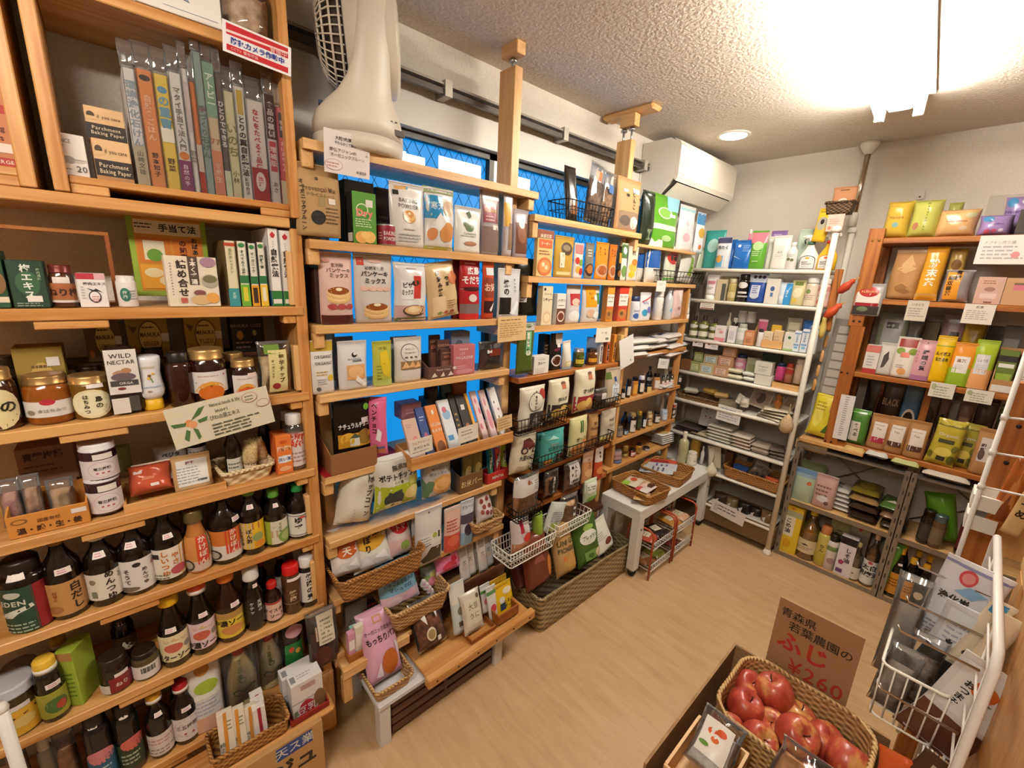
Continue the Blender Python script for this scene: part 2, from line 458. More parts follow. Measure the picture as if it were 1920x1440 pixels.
def k_book(o, w, h, d, col, ops, q):
    b = MB(); m = finish(col, 'gloss'); t = 0.0016
    b.box((-w / 2, -d / 2, 0), (w / 2, -d / 2 + t, h), m, bev=0.0005)
    b.box((-w / 2, -d / 2, 0), (-w / 2 + t, d / 2, h), M(pc(q.get('fc', col)), 0.35)); b.box((w / 2 - t, -d / 2, 0), (w / 2, d / 2, h), m)
    S = flatS(w, h, -d / 2); prints(b, S, w, h, ops, 0.35)
    if 'sd' in q: prints(b, lambda u, v, of=0.0: Vector((-w / 2 - of, d / 2 - u * d, v * h)), d, h, q['sd'], 0.4)
    b.build('cover', o)
    boxo('pages', (-w / 2 + t, -d / 2 + t, 0.003), (w / 2 - t, d / 2 - 0.004, h - 0.003), M('e8dcc2', 0.8), o)
    if q.get('sl'):
        e = q['sl']; c = MB(); g = 0.0022
        c.grid(lambda u, v: Vector(((u - .5) * (w + g), -d / 2 - g - .0008 * math.sin(v * 9 + q['seed']), v * (h + .004))), 2, 10, cello('fff', 0.03))
        S2 = soft(w + 2 * g, e, w * 0.5, q['seed'], True, 3)
        softmesh(c, lambda u, v, of=0.0, sd=-1: S2(u, v, of, sd) + Vector((0, -d / 2 + w * 0.3, h + 0.002)), cello('fff', 0.12), 6, 5)
        c.build('plastic_sleeve', o)
    return None, S
def k_tube(o, w, h, d, col, ops, q):
    def S(u, v, of=0.0, side=-1):
        e = math.sqrt(max(0.0, 1 - (2 * u - 1) ** 2)); t = max(0.0012, w * 0.36 * e * (1 - v) ** 0.7)
        return Vector(((u - 0.5) * w * (0.84 + 0.16 * v), side * (t + of), h * (0.16 + 0.84 * v)))
    b = MB(); softmesh(b, S, finish(col, 'gloss'), 10, 8); prints(b, S, w, h, ops, 0.3, 0.0012, True); b.build('tube_body', o)
    c = MB(); c.lathe([(w * 0.4, 0), (w * 0.41, 0.01 * h), (w * 0.38, .17 * h), (w * .3, .18 * h)], M(pc(q.get('cap', 'w')), 0.4), 16); c.build('cap', o)
    return None, S
def k_spray(o, w, h, d, col, ops, q):
    R = w / 2; b = MB(); zz = [(.80, 0), (1, .02), (1, .30), (.92, .40), (.55, .55), (.36, .64), (.36, .70)]
    b.lathe([(r * R, z * h) for r, z in zz], finish(col, 'gloss'), 18, T=Matrix.Diagonal((1, 0.6, 1, 1))); b.build('bottle_body', o)
    S = lambda u, v, of=0.0: (lambda P: Vector((P.x, P.y * 0.6 - 0.001 - of, P.z)))(cylS(lambda z: R, 0.03 * h, 0.36 * h, 2.2)(u, v, 0.0))
    c = MB(); prints(c, S, w * 1.1, .36 * h, ops, .4, .001, True); c.build('label', o)
    c = MB(); c.lathe([(.36 * R, .69 * h), (.38 * R, .70 * h), (.38 * R, .76 * h)], M(pc(q['ring']), .4), 14); c.build('collar', o)
    hm = M(pc(q.get('hd', 'w')), .35); c = MB()
    c.lathe([(.3 * R, .76 * h), (.32 * R, .80 * h), (.28 * R, .86 * h)], hm, 12)
    pts = [(0.62 * R, -.14 * R, .86 * h), (0.62 * R, .14 * R, .86 * h)]
    c.box((-.75 * R, -.2 * R, .84 * h), (.95 * R, .2 * R, .95 * h), hm, bev=0.006); c.box((-1.0 * R, -.1 * R, .87 * h), (-.7 * R, .1 * R, .93 * h), hm, bev=0.003); c.build('spray_head', o)
    c = MB(); c.tube([(-.55 * R, 0, .86 * h), (-.75 * R, 0, .80 * h), (-.62 * R, 0, .72 * h)], .09 * R, M(pc(q['tg']), .4)); c.build('trigger', o)
    return None, S
def k_flat(o, w, h, d, col, ops, q):
    """a folded or soft thing lying flat"""
    b = MB(); rd = random.Random(q['seed']); ph = rd.random() * 6
    def F(u, v, side):
        e = (max(0, 1 - abs(2 * u - 1) ** 6) * max(0, 1 - abs(2 * v - 1) ** 6)) ** 0.4
        z = h / 2 + side * h / 2 * e * (0.9 + 0.1 * math.sin(9 * u + ph) * math.sin(8 * v + ph))
        return Vector(((u - .5) * w, (v - .5) * d, z))
    m = noisy('cloth_' + pc(col), col if len(pc(col)) in (3, 6) and col not in PAL else pc(col), pc(col), 90, .15, .002, .85) if q.get('f') == 'cloth' else finish(col, q.get('f', 'gloss'))
    b.grid(lambda u, v: F(u, v, 1), 10, 8, m); b.grid(lambda u, v: F(1 - u, v, -1), 10, 8, m)
    S = lambda u, v, of=0.0: F(u, v, 1) + Vector((0, 0, of)); prints(b, S, w, d, ops, .45, .001, True)
    return b, S
def k_card(o, w, h, d, col, ops, q):
    b = MB(); b.box((-w / 2, 0, 0), (w / 2, max(d, 0.0008), h), finish(col, 'paper'))
    S = flatS(w, h, 0.0); prints(b, S, w, h, ops, .6, 0.0003)
    return b, S
def k_can(o, w, h, d, col, ops, q):
    R = w / 2; b = MB(); b.lathe([(R * .95, 0), (R, .03 * h), (R, .97 * h), (R * .95, h)], M(pc(q.get('mc', 'bbb')), .3, .8), 20); b.build('can_body', o)
    S = cylS(lambda z: R, .06 * h, .86 * h, 3.4); c = MB(); prints(c, S, 1.7 * w, .86 * h, 'r,0,0,1,1,%s;' % col + ops, .4, .0008, True); c.build('label', o)
    return None, S
KINDS = {'box': k_box, 'pouch': k_pouch, 'bag': k_bag, 'bottle': k_bottle, 'jar': k_jar, 'book': k_book, 'tube': k_tube, 'spray': k_spray, 'flat': k_flat, 'card': k_card, 'can': k_can}
KN = {'spray': 'spray_bottle', 'tube': 'squeeze_tube', 'flat': 'folded_pack', 'card': 'price_card', 'can': 'food_tin', 'box': 'carton', 'pouch': 'pouch', 'bag': 'food_bag'}
KC = {'box': 'box', 'pouch': 'pouch', 'bag': 'bag', 'tube': 'tube', 'spray': 'bottle', 'flat': 'pack', 'card': 'price card', 'can': 'tin'}
DD = {'box': .05, 'pouch': .05, 'bag': .07, 'book': .15, 'flat': .12, 'card': .001}
SEED = [0]
def put(kind, row, r, w, h, col, ops, label, **q):
    """one product; row: (axis, plane, z, words for the label), r: place along the shelf"""
    ax, plane, z0, words = ROWS[row]
    SEED[0] += 1; q['seed'] = q.get('seed', SEED[0])
    d = q.get('d', DD.get(kind, w)); s = q.get('s', 0.0); dz = q.get('dz', 0.0); z = z0 + dz + 0.0006 + 0.0006
    if ax == 'L': loc = (plane - s - d / 2, r, z); rz = math.pi / 2
    elif ax == 'B': loc = (r, plane + s + d / 2, z); rz = 0.0
    else: loc = (r, plane - s - d / 2, z); rz = math.pi
    rz += math.radians(q.get('Y', 0)); lean = math.radians(q.get('L', 0)); roll = math.radians(q.get('R', 0))
    lab = (label[:-1] if label.endswith('.') else (label + ' ' + words).strip())
    name = q.get('n', KN.get(kind, kind)); cat = q.get('c', KC.get(kind, kind))
    root = empty(name); b, S = KINDS[kind](root, w, h, d, col, ops, q)
    if b is not None and not q.get('st'):
        bpy.data.objects.remove(root); root = b.build(name)
    elif b is not None:
        b.build('carton_body' if kind == 'box' else 'sheet', root)
    if q.get('st'): sticker(S, w, h, q['st'], root)
    mt = Matrix.Rotation(rz, 4, 'Z') @ Matrix.Rotation(-lean, 4, 'X') @ Matrix.Rotation(roll, 4, 'Y')
    root.matrix_world = Matrix.Translation(Vector(loc) + Vector((0, 0, abs(math.sin(lean)) * d / 2 + abs(math.sin(roll)) * w / 2))) @ mt
    many = {'box': 'boxes', 'price card': 'price cards'}.get(cat, cat + ('es' if cat[-1] in 'sxh' else 's'))
    return tag(root, lab, cat, q.get('g') or (many + ' ' + words if words else None))
# ---------------------------------------------------------------- containers and odd shapes
def ring(w, d, z, rad, n=6):
    pts = []
    for sx, sy, a0 in ((1, -1, -90), (1, 1, 0), (-1, 1, 90), (-1, -1, 180)):
        for k in range(n + 1):
            a = math.radians(a0 + 90 * k / n)
            pts.append((sx * (w / 2 - rad) + rad * math.cos(a), sy * (d / 2 - rad) + rad * math.sin(a), z))
    return pts
CANE = {'light': ('8a6232', 'd8b27a'), 'gold': ('7a4a1c', 'c08a48'), 'dark': ('2a1c10', '5e4326'), 'grey': ('6a5638', 'b09a72'), 'cream': ('b89a68', 'efdcb4'), 'brown': ('4a3018', '8f6a3c')}
def k_basket(o, w, h, d, col, ops, q):
    """woven basket: tapering walls, plaited rim"""
    m = weave('cane_%s_%s' % (col, q.get('ws', 1)), *CANE[col], q.get('wx', 260.0), q.get('wz', 420.0)); t = q.get('tp', .90); rad = q.get('rad', min(w, d) * .12)
    b = MB(); A = ring(w * t, d * t, 0.002, rad * t); B = ring(w, d, h, rad); n = len(A)
    k = 5; vs = []; fs = []
    for j in range(k + 1):
        f = j / k; vs += [tuple(a + (c - a) * f for a, c in zip(p, r)) for p, r in zip(A, B)]
    th = .004
    for j in range(k + 1):
        f = j / k; vs += [((p[0] + (r[0] - p[0]) * f) * (1 - 2 * th / w), (p[1] + (r[1] - p[1]) * f) * (1 - 2 * th / d), max(p[2] + (r[2] - p[2]) * f, .004)) for p, r in zip(A, B)]
    K = n * (k + 1)
    for j in range(k):
        for i in range(n):
            i2 = (i + 1) % n
            fs.append((j * n + i, j * n + i2, (j + 1) * n + i2, (j + 1) * n + i)); fs.append((K + j * n + i, K + (j + 1) * n + i, K + (j + 1) * n + i2, K + j * n + i2))
    fs.append(list(range(n))[::-1]); fs.append([K + i for i in range(n)]); b.add(vs, fs, m, True); b.build('woven_body', o)
    c = MB(); rm = weave('rim_%s' % col, *CANE[col], 500.0, 300.0); rr = q.get('rr', .006)
    P = ring(w, d, h, rad, 8); N = len(P)
    for ph in (0, math.pi):
        pts = []
        for i in range(N * 3):
            a, e = P[i // 3], P[(i // 3 + 1) % N]; f = (i % 3) / 3
            s = math.hypot(a[0] - e[0], a[1] - e[1])
            pts.append((a[0] + (e[0] - a[0]) * f, a[1] + (e[1] - a[1]) * f, h + rr * .6 * math.sin(i * 1.3 + ph)))
        c.tube(pts, rr * .8, rm, 6, True)
    c.build('plaited_rim', o)
    return None, flatS(w, h, -d / 2)
def k_tray(o, w, h, d, col, ops, q):
    """open box of thin boards"""
    t = q.get('t', .006); ax = {'pine': PINE, 'oak': OAK, 'light': LIGHT, 'dark': DARK}.get(col)
    mx = W(ax, 0) if ax else M(pc(col), .7); my = W(ax, 1) if ax else mx; hb = q.get('hb', h)
    for nm, lo, hi, m in (('front_wall', (-w / 2, -d / 2, 0), (w / 2, -d / 2 + t, h), mx), ('back_wall', (-w / 2, d / 2 - t, 0), (w / 2, d / 2, hb), mx), ('bottom', (-w / 2 + t, -d / 2 + t, 0), (w / 2 - t, d / 2 - t, t), mx)):
        b = MB(); b.box(lo, hi, m, bev=.001)
        if nm == 'front_wall': prints(b, flatS(w, h, -d / 2), w, h, ops, .6)
        b.build(nm, o)
    for s in (-1, 1):
        x0, x1 = (s * w / 2, s * (w / 2 - t)); b = MB(); y0, y1 = -d / 2 + t, d / 2 - t
        vs = [(x, y, z) for x in (x0, x1) for y, z in ((y0, 0), (y1, 0), (y1, hb), (y0, h))]
        b.add(vs, [(0, 1, 2, 3), (7, 6, 5, 4), (0, 4, 5, 1), (1, 5, 6, 2), (2, 6, 7, 3), (3, 7, 4, 0)], my); b.build('side_wall', o)
    return None, flatS(w, h, -d / 2)
def k_wire(o, w, h, d, col, ops, q):
    """wire basket: rim, hoops and uprights"""
    m = METAL('2a2522', .4) if col == 'k' else M('e8e2d6', .35); t = q.get('tp', .86); r = q.get('wr', .0016); n = int(q.get('nw', 14)); dz = q.get('drop', 0)
    b = MB(); R = ring(w, d, h, .012, 3); B = ring(w * t, d * t, .004, .012, 3); Mi = ring(w * (1 + t) / 2, d * (1 + t) / 2, h * .55, .012, 3)
    b.tube(R, r * 1.6, m, 6, True); b.tube(Mi, r, m, 5, True); b.tube(B, r * 1.3, m, 6, True)
    b.build('wire_rim', o)
    c = MB()
    for i in range(n + 1):
        f = -.5 + i / n; x = f * w * .97
        c.tube([(x, -d / 2, h), (x * t, -d / 2 * t, .004), (x * t, d / 2 * t, .004), (x, d / 2, h)], r, m, 4)
    for i in range(1, 5):
        f = -.5 + i / 5; y = f * d
        c.tube([(-w / 2, y, h), (-w / 2 * t, y * t, .004), (w / 2 * t, y * t, .004), (w / 2, y, h)], r, m, 4)
    c.build('wire_cage', o)
    if q.get('hook'):
        for s in (-1, 1):
            c = MB(); c.tube([(s * w * .42, d / 2, h), (s * w * .42, d / 2 + .02, h + .02), (s * w * .42, d / 2 + .03, h + .005)], r * 1.5, m, 5); c.build('hook', o)
    return None, flatS(w, h, -d / 2)
def k_inv(o, w, h, d, col, ops, q):
    """squeeze bottle standing on its cap"""
    R = w / 2; b = MB(); pf = [(.62, .19), (.9, .27), (1, .36), (.86, .58), (.84, .72), (.95, .90), (.93, .98), (.8, 1)]
    pf = [(r * R, z * h) for r, z in pf]; b.lathe(pf, finish(col, 'gloss'), 20); S = cylS(rprof(pf), .28 * h, .68 * h, 2.4); b.build('bottle_body', o)
    c = MB(); prints(c, S, 1.2 * w, .68 * h, ops, .4, .001, True); c.build('label', o)
    c = MB(); c.lathe([(.72 * R, 0), (.76 * R, .02 * h), (.72 * R, .19 * h), (.6 * R, .2 * h)], M(pc(q['cap']), .4), 18); c.build('cap', o)
    return None, S
def k_mayo(o, w, h, d, col, ops, q):
    R = w / 2; b = MB(); pf = [(.8, 0), (1, .03), (1, .42), (.82, .58), (.45, .76), (.34, .84)]; pf = [(r * R, z * h) for r, z in pf]; T = Matrix.Diagonal((1, .7, 1, 1))
    b.lathe(pf, finish(col, 'gloss'), 20, T=T); b.build('bottle_body', o)
    S0 = cylS(rprof(pf), .05 * h, .7 * h, 2.6); S = lambda u, v, of=0.0: (lambda P: Vector((P.x, P.y * .7 - .0012 - of, P.z)))(S0(u, v, 0.0))
    c = MB(); prints(c, S, 1.3 * w, .7 * h, ops, .4, .001, True); c.build('printed_design', o)
    c = MB(); c.lathe([(.36 * R, .83 * h), (.40 * R, .85 * h), (.36 * R, .98 * h), (.3 * R, h)], M(pc(q['cap']), .4), 16, T=T); c.build('cap', o)
    c = MB(); softmesh(c, soft(w * 1.25, h * 1.12, d * .9, q['seed'], False, 2.5), cello('fff', .06), 10, 10); c.build('clear_wrapper', o)
    return None, S
def k_brush(o, w, h, d, col, ops, q):
    b = MB(); rd = random.Random(q['seed']); m = noisy('bristle', 'b59a62', 'e0c894', 220, .8, .003, .9)
    b.lathe([(w * .42, h * .36), (w * .5, h * .5), (w * .5, h * .8), (w * .4, h)], m, 16)
    for k in range(60):
        a = rd.random() * 6.28; r = w * .4 * math.sqrt(rd.random()); x, y = r * math.cos(a), r * math.sin(a)
        b.tube([(x, y, h * .95), (x * 1.15, y * 1.15, h * (1.0 + .06 * rd.random()))], .0008, m, 3)
    b.build('bristles', o)
    c = MB(); c.lathe([(w * .1, 0), (w * .3, h * .1), (w * .44, h * .4)], M(pc(col), .7), 14); c.build('paper_cone', o)
    return None, flatS(w, h, -w / 2)
def k_plain(o, w, h, d, col, ops, q):
    b = MB(); prints(b, flatS(w, h, 0.0), w, h, ops); return b, flatS(w, h, 0.0)
KINDS.update(basket=k_basket, tray=k_tray, wire=k_wire, inv=k_inv, mayo=k_mayo, brush=k_brush)
KN.update(basket='woven_basket', tray='wooden_tray', wire='wire_basket', inv='squeeze_bottle', mayo='mayonnaise_bottle', brush='scrub_brush')
KC.update(basket='basket', tray='tray', wire='basket', inv='bottle', mayo='bottle', brush='brush')
DD.update(basket=.2, tray=.15, wire=.12)
# ---------------------------------------------------------------- the room
WX, BY, H = -1.51, 3.2, 2.4            # window wall, back wall, ceiling height
WALL = noisy('wall_paper', 'd8cdc0', 'e3d9cd', 160, 0.25, 0.003, 0.9)
def st(o, label=None):
    o['kind'] = 'structure'
    if label: o['label'] = label
    return o
def floor_mat():
    m, t, b, o = nt('vinyl_floor')
    N, L = t.nodes, t.links
    tc = N.new('ShaderNodeTexCoord'); mp = N.new('ShaderNodeMapping'); mp.inputs['Scale'].default_value = (5.0, 30, 1)
    L.new(tc.outputs['Object'], mp.inputs['Vector'])
    n = N.new('ShaderNodeTexNoise'); n.inputs['Scale'].default_value = 1.0; n.inputs['Detail'].default_value = 8; n.inputs['Roughness'].default_value = 0.65; n.inputs['Distortion'].default_value = 0.6
    L.new(mp.outputs[0], n.inputs['Vector'])
    n2 = N.new('ShaderNodeTexNoise'); n2.inputs['Scale'].default_value = 3.0; n2.inputs['Detail'].default_value = 4; L.new(tc.outputs['Object'], n2.inputs['Vector'])
    br = N.new('ShaderNodeTexBrick'); br.inputs['Color1'].default_value = (1, 1, 1, 1); br.inputs['Color2'].default_value = (.96, .96, .96, 1); br.inputs['Mortar'].default_value = (.86, .84, .82, 1)
    br.inputs['Scale'].default_value = 1.0; br.inputs['Mortar Size'].default_value = 0.0012; br.inputs['Brick Width'].default_value = 0.92; br.inputs['Row Height'].default_value = 0.152
    L.new(tc.outputs['Object'], br.inputs['Vector'])
    ad = N.new('ShaderNodeMath'); ad.operation = 'MULTIPLY_ADD'; ad.inputs[1].default_value = 0.4; L.new(n2.outputs['Fac'], ad.inputs[0]); L.new(n.outputs['Fac'], ad.inputs[2])
    r = N.new('ShaderNodeValToRGB'); e = r.color_ramp.elements
    e[0].position = 0.40; e[0].color = (*rgb('bd966a'), 1); e[1].position = 1.0; e[1].color = (*rgb('d4b488'), 1)
    L.new(ad.outputs[0], r.inputs['Fac'])
    mx = N.new('ShaderNodeMix'); mx.data_type = 'RGBA'; mx.blend_type = 'MULTIPLY'; mx.inputs[0].default_value = 0.7
    L.new(r.outputs['Color'], mx.inputs[6]); L.new(br.outputs['Color'], mx.inputs[7]); L.new(mx.outputs[2], b.inputs['Base Color'])
    b.inputs['Roughness'].default_value = 0.42
    bp = N.new('ShaderNodeBump'); bp.inputs['Strength'].default_value = 0.12; bp.inputs['Distance'].default_value = 0.003
    L.new(n.outputs['Fac'], bp.inputs['Height']); L.new(bp.outputs[0], b.inputs['Normal'])
    return m
st(boxo('floor', (-1.75, -1.9, -0.06), (1.5, 3.4, 0), floor_mat()))
st(boxo('ceiling', (-1.75, -1.9, H), (1.5, 3.4, H + 0.06), noisy('ceiling_paper', 'd6cabd', 'e2d8cc', 75, 0.55, 0.008, 0.95, (1, 1, 1), 3)))
st(boxo('wall_back', (-1.75, BY, 0), (1.5, BY + 0.1, H), WALL))
st(boxo('wall_right', (1.4, -1.9, 0), (1.5, BY, H), M('9a8874', .9)))
st(boxo('wall_rear', (-1.75, -1.9, 0), (1.4, -1.8, H), M('9a8874', .9)))
wy0, wy1, wz0, wz1 = 0.5, 2.33, 0.62, 2.2
b = MB()
b.box((WX - 0.14, -1.8, 0), (WX, wy0, H), WALL); b.box((WX - 0.14, wy1, 0), (WX, BY, H), WALL)
b.box((WX - 0.14, wy0, 0), (WX, wy1, wz0), WALL); b.box((WX - 0.14, wy0, wz1), (WX, wy1, H), WALL)
st(b.build('wall_left'))
# window: white casing, dark aluminium sash, wired glass lit from outside
AL = M('8b847c', 0.35, 0.6); DK = M('2a2622', 0.4, 0.3); WHT = M('d9d2c8', 0.45)
win = empty('window_1'); win['kind'] = 'structure'
b = MB()
b.box((WX - 0.02, wy0 - 0.05, wz0), (WX + 0.012, wy0 + 0.03, wz1 + 0.01), WHT); b.box((WX - 0.02, wy1 - 0.03, wz0), (WX + 0.012, wy1 + 0.03, wz1 + 0.01), WHT)
b.box((WX - 0.10, wy0, wz1 - 0.10), (WX + 0.006, wy1, wz1 + 0.004), WHT); b.box((WX - 0.10, wy0, wz0), (WX + 0.01, wy1, wz0 + 0.05), WHT)
b.build('window_casing', win)
b = MB()
for y0, y1 in ((wy0 + .03, 1.26), (1.26, wy1 - .03)):
    b.box((WX - .07, y0, wz1 - .125), (WX - .03, y1, wz1 - .10), DK); b.box((WX - .07, y0, wz0 + .05), (WX - .03, y1, wz0 + .09), AL)
    b.box((WX - .07, y0, wz0 + .05), (WX - .03, y0 + .025, wz1 - .10), AL); b.box((WX - .07, y1 - .025, wz0 + .05), (WX - .03, y1, wz1 - .10), DK)
b.build('window_sash', win)
GLB = emit('window_daylight', (0.010, 0.29, 0.78), 0.8, '123c58')
b = MB(); b.box((WX - .062, wy0 + .05, wz0 + .08), (WX - .058, wy1 - .05, wz1 - .12), GLB)
b.build('window_pane', win)
b = MB(); wm = M('123c58', 0.9)
s = 0.052
for k in range(-30, 60):
    for sg in (1, -1):
        ya = wy0 + k * s; pts = []
        z0, z1 = 1.62, wz1 - .12
        p0 = [ya, z0]; p1 = [ya + sg * (z1 - z0) * .62, z1]
        lo, hi = wy0 + .05, wy1 - .05
        t0, t1 = 0.0, 1.0; dy = p1[0] - p0[0]
        if dy:
            ta, tb = sorted(((lo - p0[0]) / dy, (hi - p0[0]) / dy)); t0, t1 = max(t0, ta), min(t1, tb)
        if t1 - t0 > 0.02:
            q = lambda t: (WX - .0575, p0[0] + dy * t, p0[1] + (z1 - z0) * t)
            b.tube([q(t0), q(t1)], 0.0011, wm, 4)
b.build('wire_mesh', win)
# bright white bands of the upper panes, put in as glowing strips
b = MB(); ww = emit('painted_window_glow', (0.80, 0.86, 0.95), 0.75)
for y0, y1, z0, z1 in ((.78, .86, 1.93, 2.032), (.86, .94, 1.93, 2.026), (.94, 1.0, 1.93, 1.995), (1.0, 1.21, 1.93, 2.048), (1.42, 1.50, 1.94, 2.045), (1.30, 1.42, 1.94, 2.01)):
    b.box((WX - .0570, y0, z0), (WX - .0562, y1, z1), ww)
b.build('glow_strip', win)
# curtain rail
b = MB()
for x, z in ((WX + .02, 2.232), (WX + .045, 2.216)): b.box((x, .40, z), (x + .014, 2.36, z + .018), M('4c453e', .35, .5))
b.box((WX + .002, .40, 2.245), (WX + .06, 2.36, 2.253), M('8a8177', .4, .5))
for y in (.95, 1.58, 2.25): b.box((WX, y, 2.21), (WX + .066, y + .03, 2.262), M('b5aca0', .4, .3))
r = b.build('curtain_rail'); tag(r, 'dark double curtain rail along the top of the blue window', 'curtain rail')
# back-wall board and wiring strip
b = MB(); b.box((-.12, BY - .012, 1.93), (1.0, BY, 2.085), M('cbbfb2', .7)); st(b.build('trim_1'))
# ---------------------------------------------------------------- lamps of the room
LC = (1.0, 0.925, 0.81)
def fluorescent(loc, rz, length, strength, label):
    root = empty('fluorescent_light', loc, (0, 0, rz), label, 'ceiling light')
    wm = M('e8e2d8', .5)
    b = MB(); b.box((-.10, -length / 2, -.012), (.10, length / 2, 0), wm)
    pr = [(-.035, -.055), (.035, -.055), (.075, -.012), (-.075, -.012)]
    vs = [(x, y, z) for y in (-length / 2, length / 2) for x, z in pr]
    b.add(vs, [(0, 1, 5, 4), (1, 2, 6, 5), (2, 3, 7, 6), (3, 0, 4, 7), (3, 2, 1, 0), (4, 5, 6, 7)], wm); b.build('housing', root)
    for s in (-1, 1):
        b = MB(); b.tube([(s * .062, -length / 2 + .012, -.072), (s * .062, length / 2 - .012, -.072)], .0145, emit('lamp_tube', LC, strength), 12); b.build('lamp_tube', root)
        for e in (-1, 1):
            b = MB(); b.box((s * .062 - .017, e * (length / 2 - .012) - .012, -.09), (s * .062 + .017, e * (length / 2 - .012) + .012, -.012), wm, bev=.003); b.build('tube_socket', root)
    for e in (-.42, .42):
        b = MB(); b.lathe([(.006, -.066), (.007, -.062), (.004, -.055)], METAL('ddd'), 10, (0, e * length)); b.build('screw', root)
    return root
TS = 92.0
fluorescent((-.385, 1.9, H), math.radians(4.0), 1.24, TS, 'twin tube fluorescent ceiling light hanging over the aisle')
fluorescent((-.12, -.75, H), math.radians(4.0), 1.24, TS * .72, 'added unseen twin tube ceiling light behind the viewer, brightening the pine unit')  # assumed fixture out of view, added to brighten the pine unit
root = empty('downlight', (-1.13, 2.585, H), (0, 0, 0), 'round recessed downlight in the ceiling beside the air conditioner', 'ceiling light')
b = MB(); b.lathe([(.078, -.006), (.085, -.004), (.086, 0)], M('e8e2d8', .5), 32); b.build('ring', root)
b = MB(); b.lathe([(.066, -.0075), (.066, -.006)], emit('downlight_glow', (1, .93, .78), 30.0), 32); b.build('diffuser', root)
# ---------------------------------------------------------------- shelving
PINE = ('b87838', 'd8a566'); OAK = ('8a4a1a', 'b4702f'); LIGHT = ('c89458', 'e2b67c'); DARK = ('3b1e10', '5a301a')
def W(p, ax, rough=.42): return wood(p[0], p[1], ax, rough)
def board(parent, lo, hi, pal, name='shelf', bev=.002):
    lo = [a - b_ for a, b_ in zip(lo, parent.location)]; hi = [a - b_ for a, b_ in zip(hi, parent.location)]
    d = [abs(hi[i] - lo[i]) for i in range(3)]
    return boxo(name, lo, hi, W(pal, d.index(max(d))), parent, bev)
def notched(parent, lo, hi, pal, ny0, ny1, nx):
    """a shelf board cut out at its back edge to fit round a post"""
    px, py, pz = parent.location; P = [(lo[0], lo[1]), (hi[0], lo[1]), (hi[0], hi[1]), (lo[0], hi[1]), (lo[0], ny1), (nx, ny1), (nx, ny0), (lo[0], ny0)]; n = 8
    b = MB(); b.add([(x - px, y - py, z - pz) for z in (lo[2], hi[2]) for x, y in P], [list(range(n))[::-1], list(range(n, 2 * n))] + [(k, (k + 1) % n, n + (k + 1) % n, n + k) for k in range(n)], W(pal, 1)); return b.build('shelf', parent)
# left unit -----------------------------------------------------
LX = -1.262; LB = WX + .004
lu = empty('wooden_shelving_unit', (-1.385, -.1, 0), (0, 0, 0), 'tall honey pine shelving unit crowded with sauce bottles and jars', 'shelving unit')
LZ = [1.722, 1.497, 1.254, 1.016, .79, .536, .27]
for z in LZ: board(lu, (LB, -.75, z - .024), (LX, .357 if z > 1.7 else .375, z), PINE)
board(lu, (LB, .357, 0), (LX - .006, .386, 1.698), PINE, 'side_panel'); board(lu, (LB, -.80, 0), (LX - .004, -.752, 1.72), PINE, 'side_panel')
for z in LZ[1:]:
    board(lu, (LX - .05, .325, z - .046), (LX - .006, .356, z - .024), PINE, 'bracket')
    board(lu, (LX - .045, -.13, z - .042), (LX - .004, -.02, z - .025), PINE, 'bracket')
for z0, z1 in ((1.5, 1.64), (1.26, 1.39), (.56, .7), (.80, .93)): board(lu, (LX - .03, .343, z0), (LX - .006, .357, z1), LIGHT, 'corner_strip')
board(lu, (LX - .035, .33, .02), (LX + .002, .388, .26), LIGHT, 'leg')
# two crates on top
for y0, y1, lab in ((-.063, .385, 'open pine crate shelf holding upright books, resting on top of the tall pine unit'), (-.56, -.085, 'open pine crate shelf beside the book crate, holding a brown package')):
    c = empty('crate_shelf', (-1.385, (y0 + y1) / 2, 1.722), (0, 0, 0), lab, 'crate shelf')
    board(c, (LB, y0, 1.724), (LX, y0 + .022, 2.36), PINE, 'side_panel'); board(c, (LB, y1 - .022, 1.724), (LX, y1, 2.36), PINE, 'side_panel')
    board(c, (LB, y0 + .022, 2.075), (LX, y1 - .022, 2.097), PINE)
    board(c, (LB, y0 + .022, 1.742), (LX - .012, y1 - .022, 1.757), PINE)
    board(c, (LX - .02, y0 + .022, 1.724), (LX - .013, y0 + .08, 1.742), PINE, 'rail'); board(c, (LX - .02, y1 - .09, 1.724), (LX - .013, y1 - .022, 1.742), PINE, 'rail')
    board(c, (LB, y0 + .022, 2.335), (LX, y1 - .022, 2.36), PINE)
# first window rack ---------------------------------------------
MXF, MXB = -1.248, -1.41
m1 = empty('window_rack', (-1.33, .8, 0), (0, 0, 0), 'pine window rack with eight shelves of pouches, chocolate and sweets', 'shelving unit')
M1 = [1.918, 1.675, 1.444, 1.242, .982, .757, .54, .325]
M1E = [1.245, 1.205, 1.13, 1.135, 1.142, 1.12, 1.142, 1.142]
for z, e in zip(M1, M1E):
    if e > 1.2: notched(m1, (MXB, .398, z - .024), (MXF, e, z), LIGHT, 1.143, 1.185, -1.298)
    else: board(m1, (MXB, .398, z - .024), (MXF, e, z), LIGHT)
for z, e in zip(M1, M1E):
    for y in (.396, 1.205 if e > 1.24 else min(e - .045, 1.105)): board(m1, (MXB, y, z - .066), (MXF - .012, y + .030, z - .024), LIGHT, 'bracket')
board(m1, (MXB - .04, .43, 0), (MXB + .045, .468, 1.894), LIGHT, 'post')
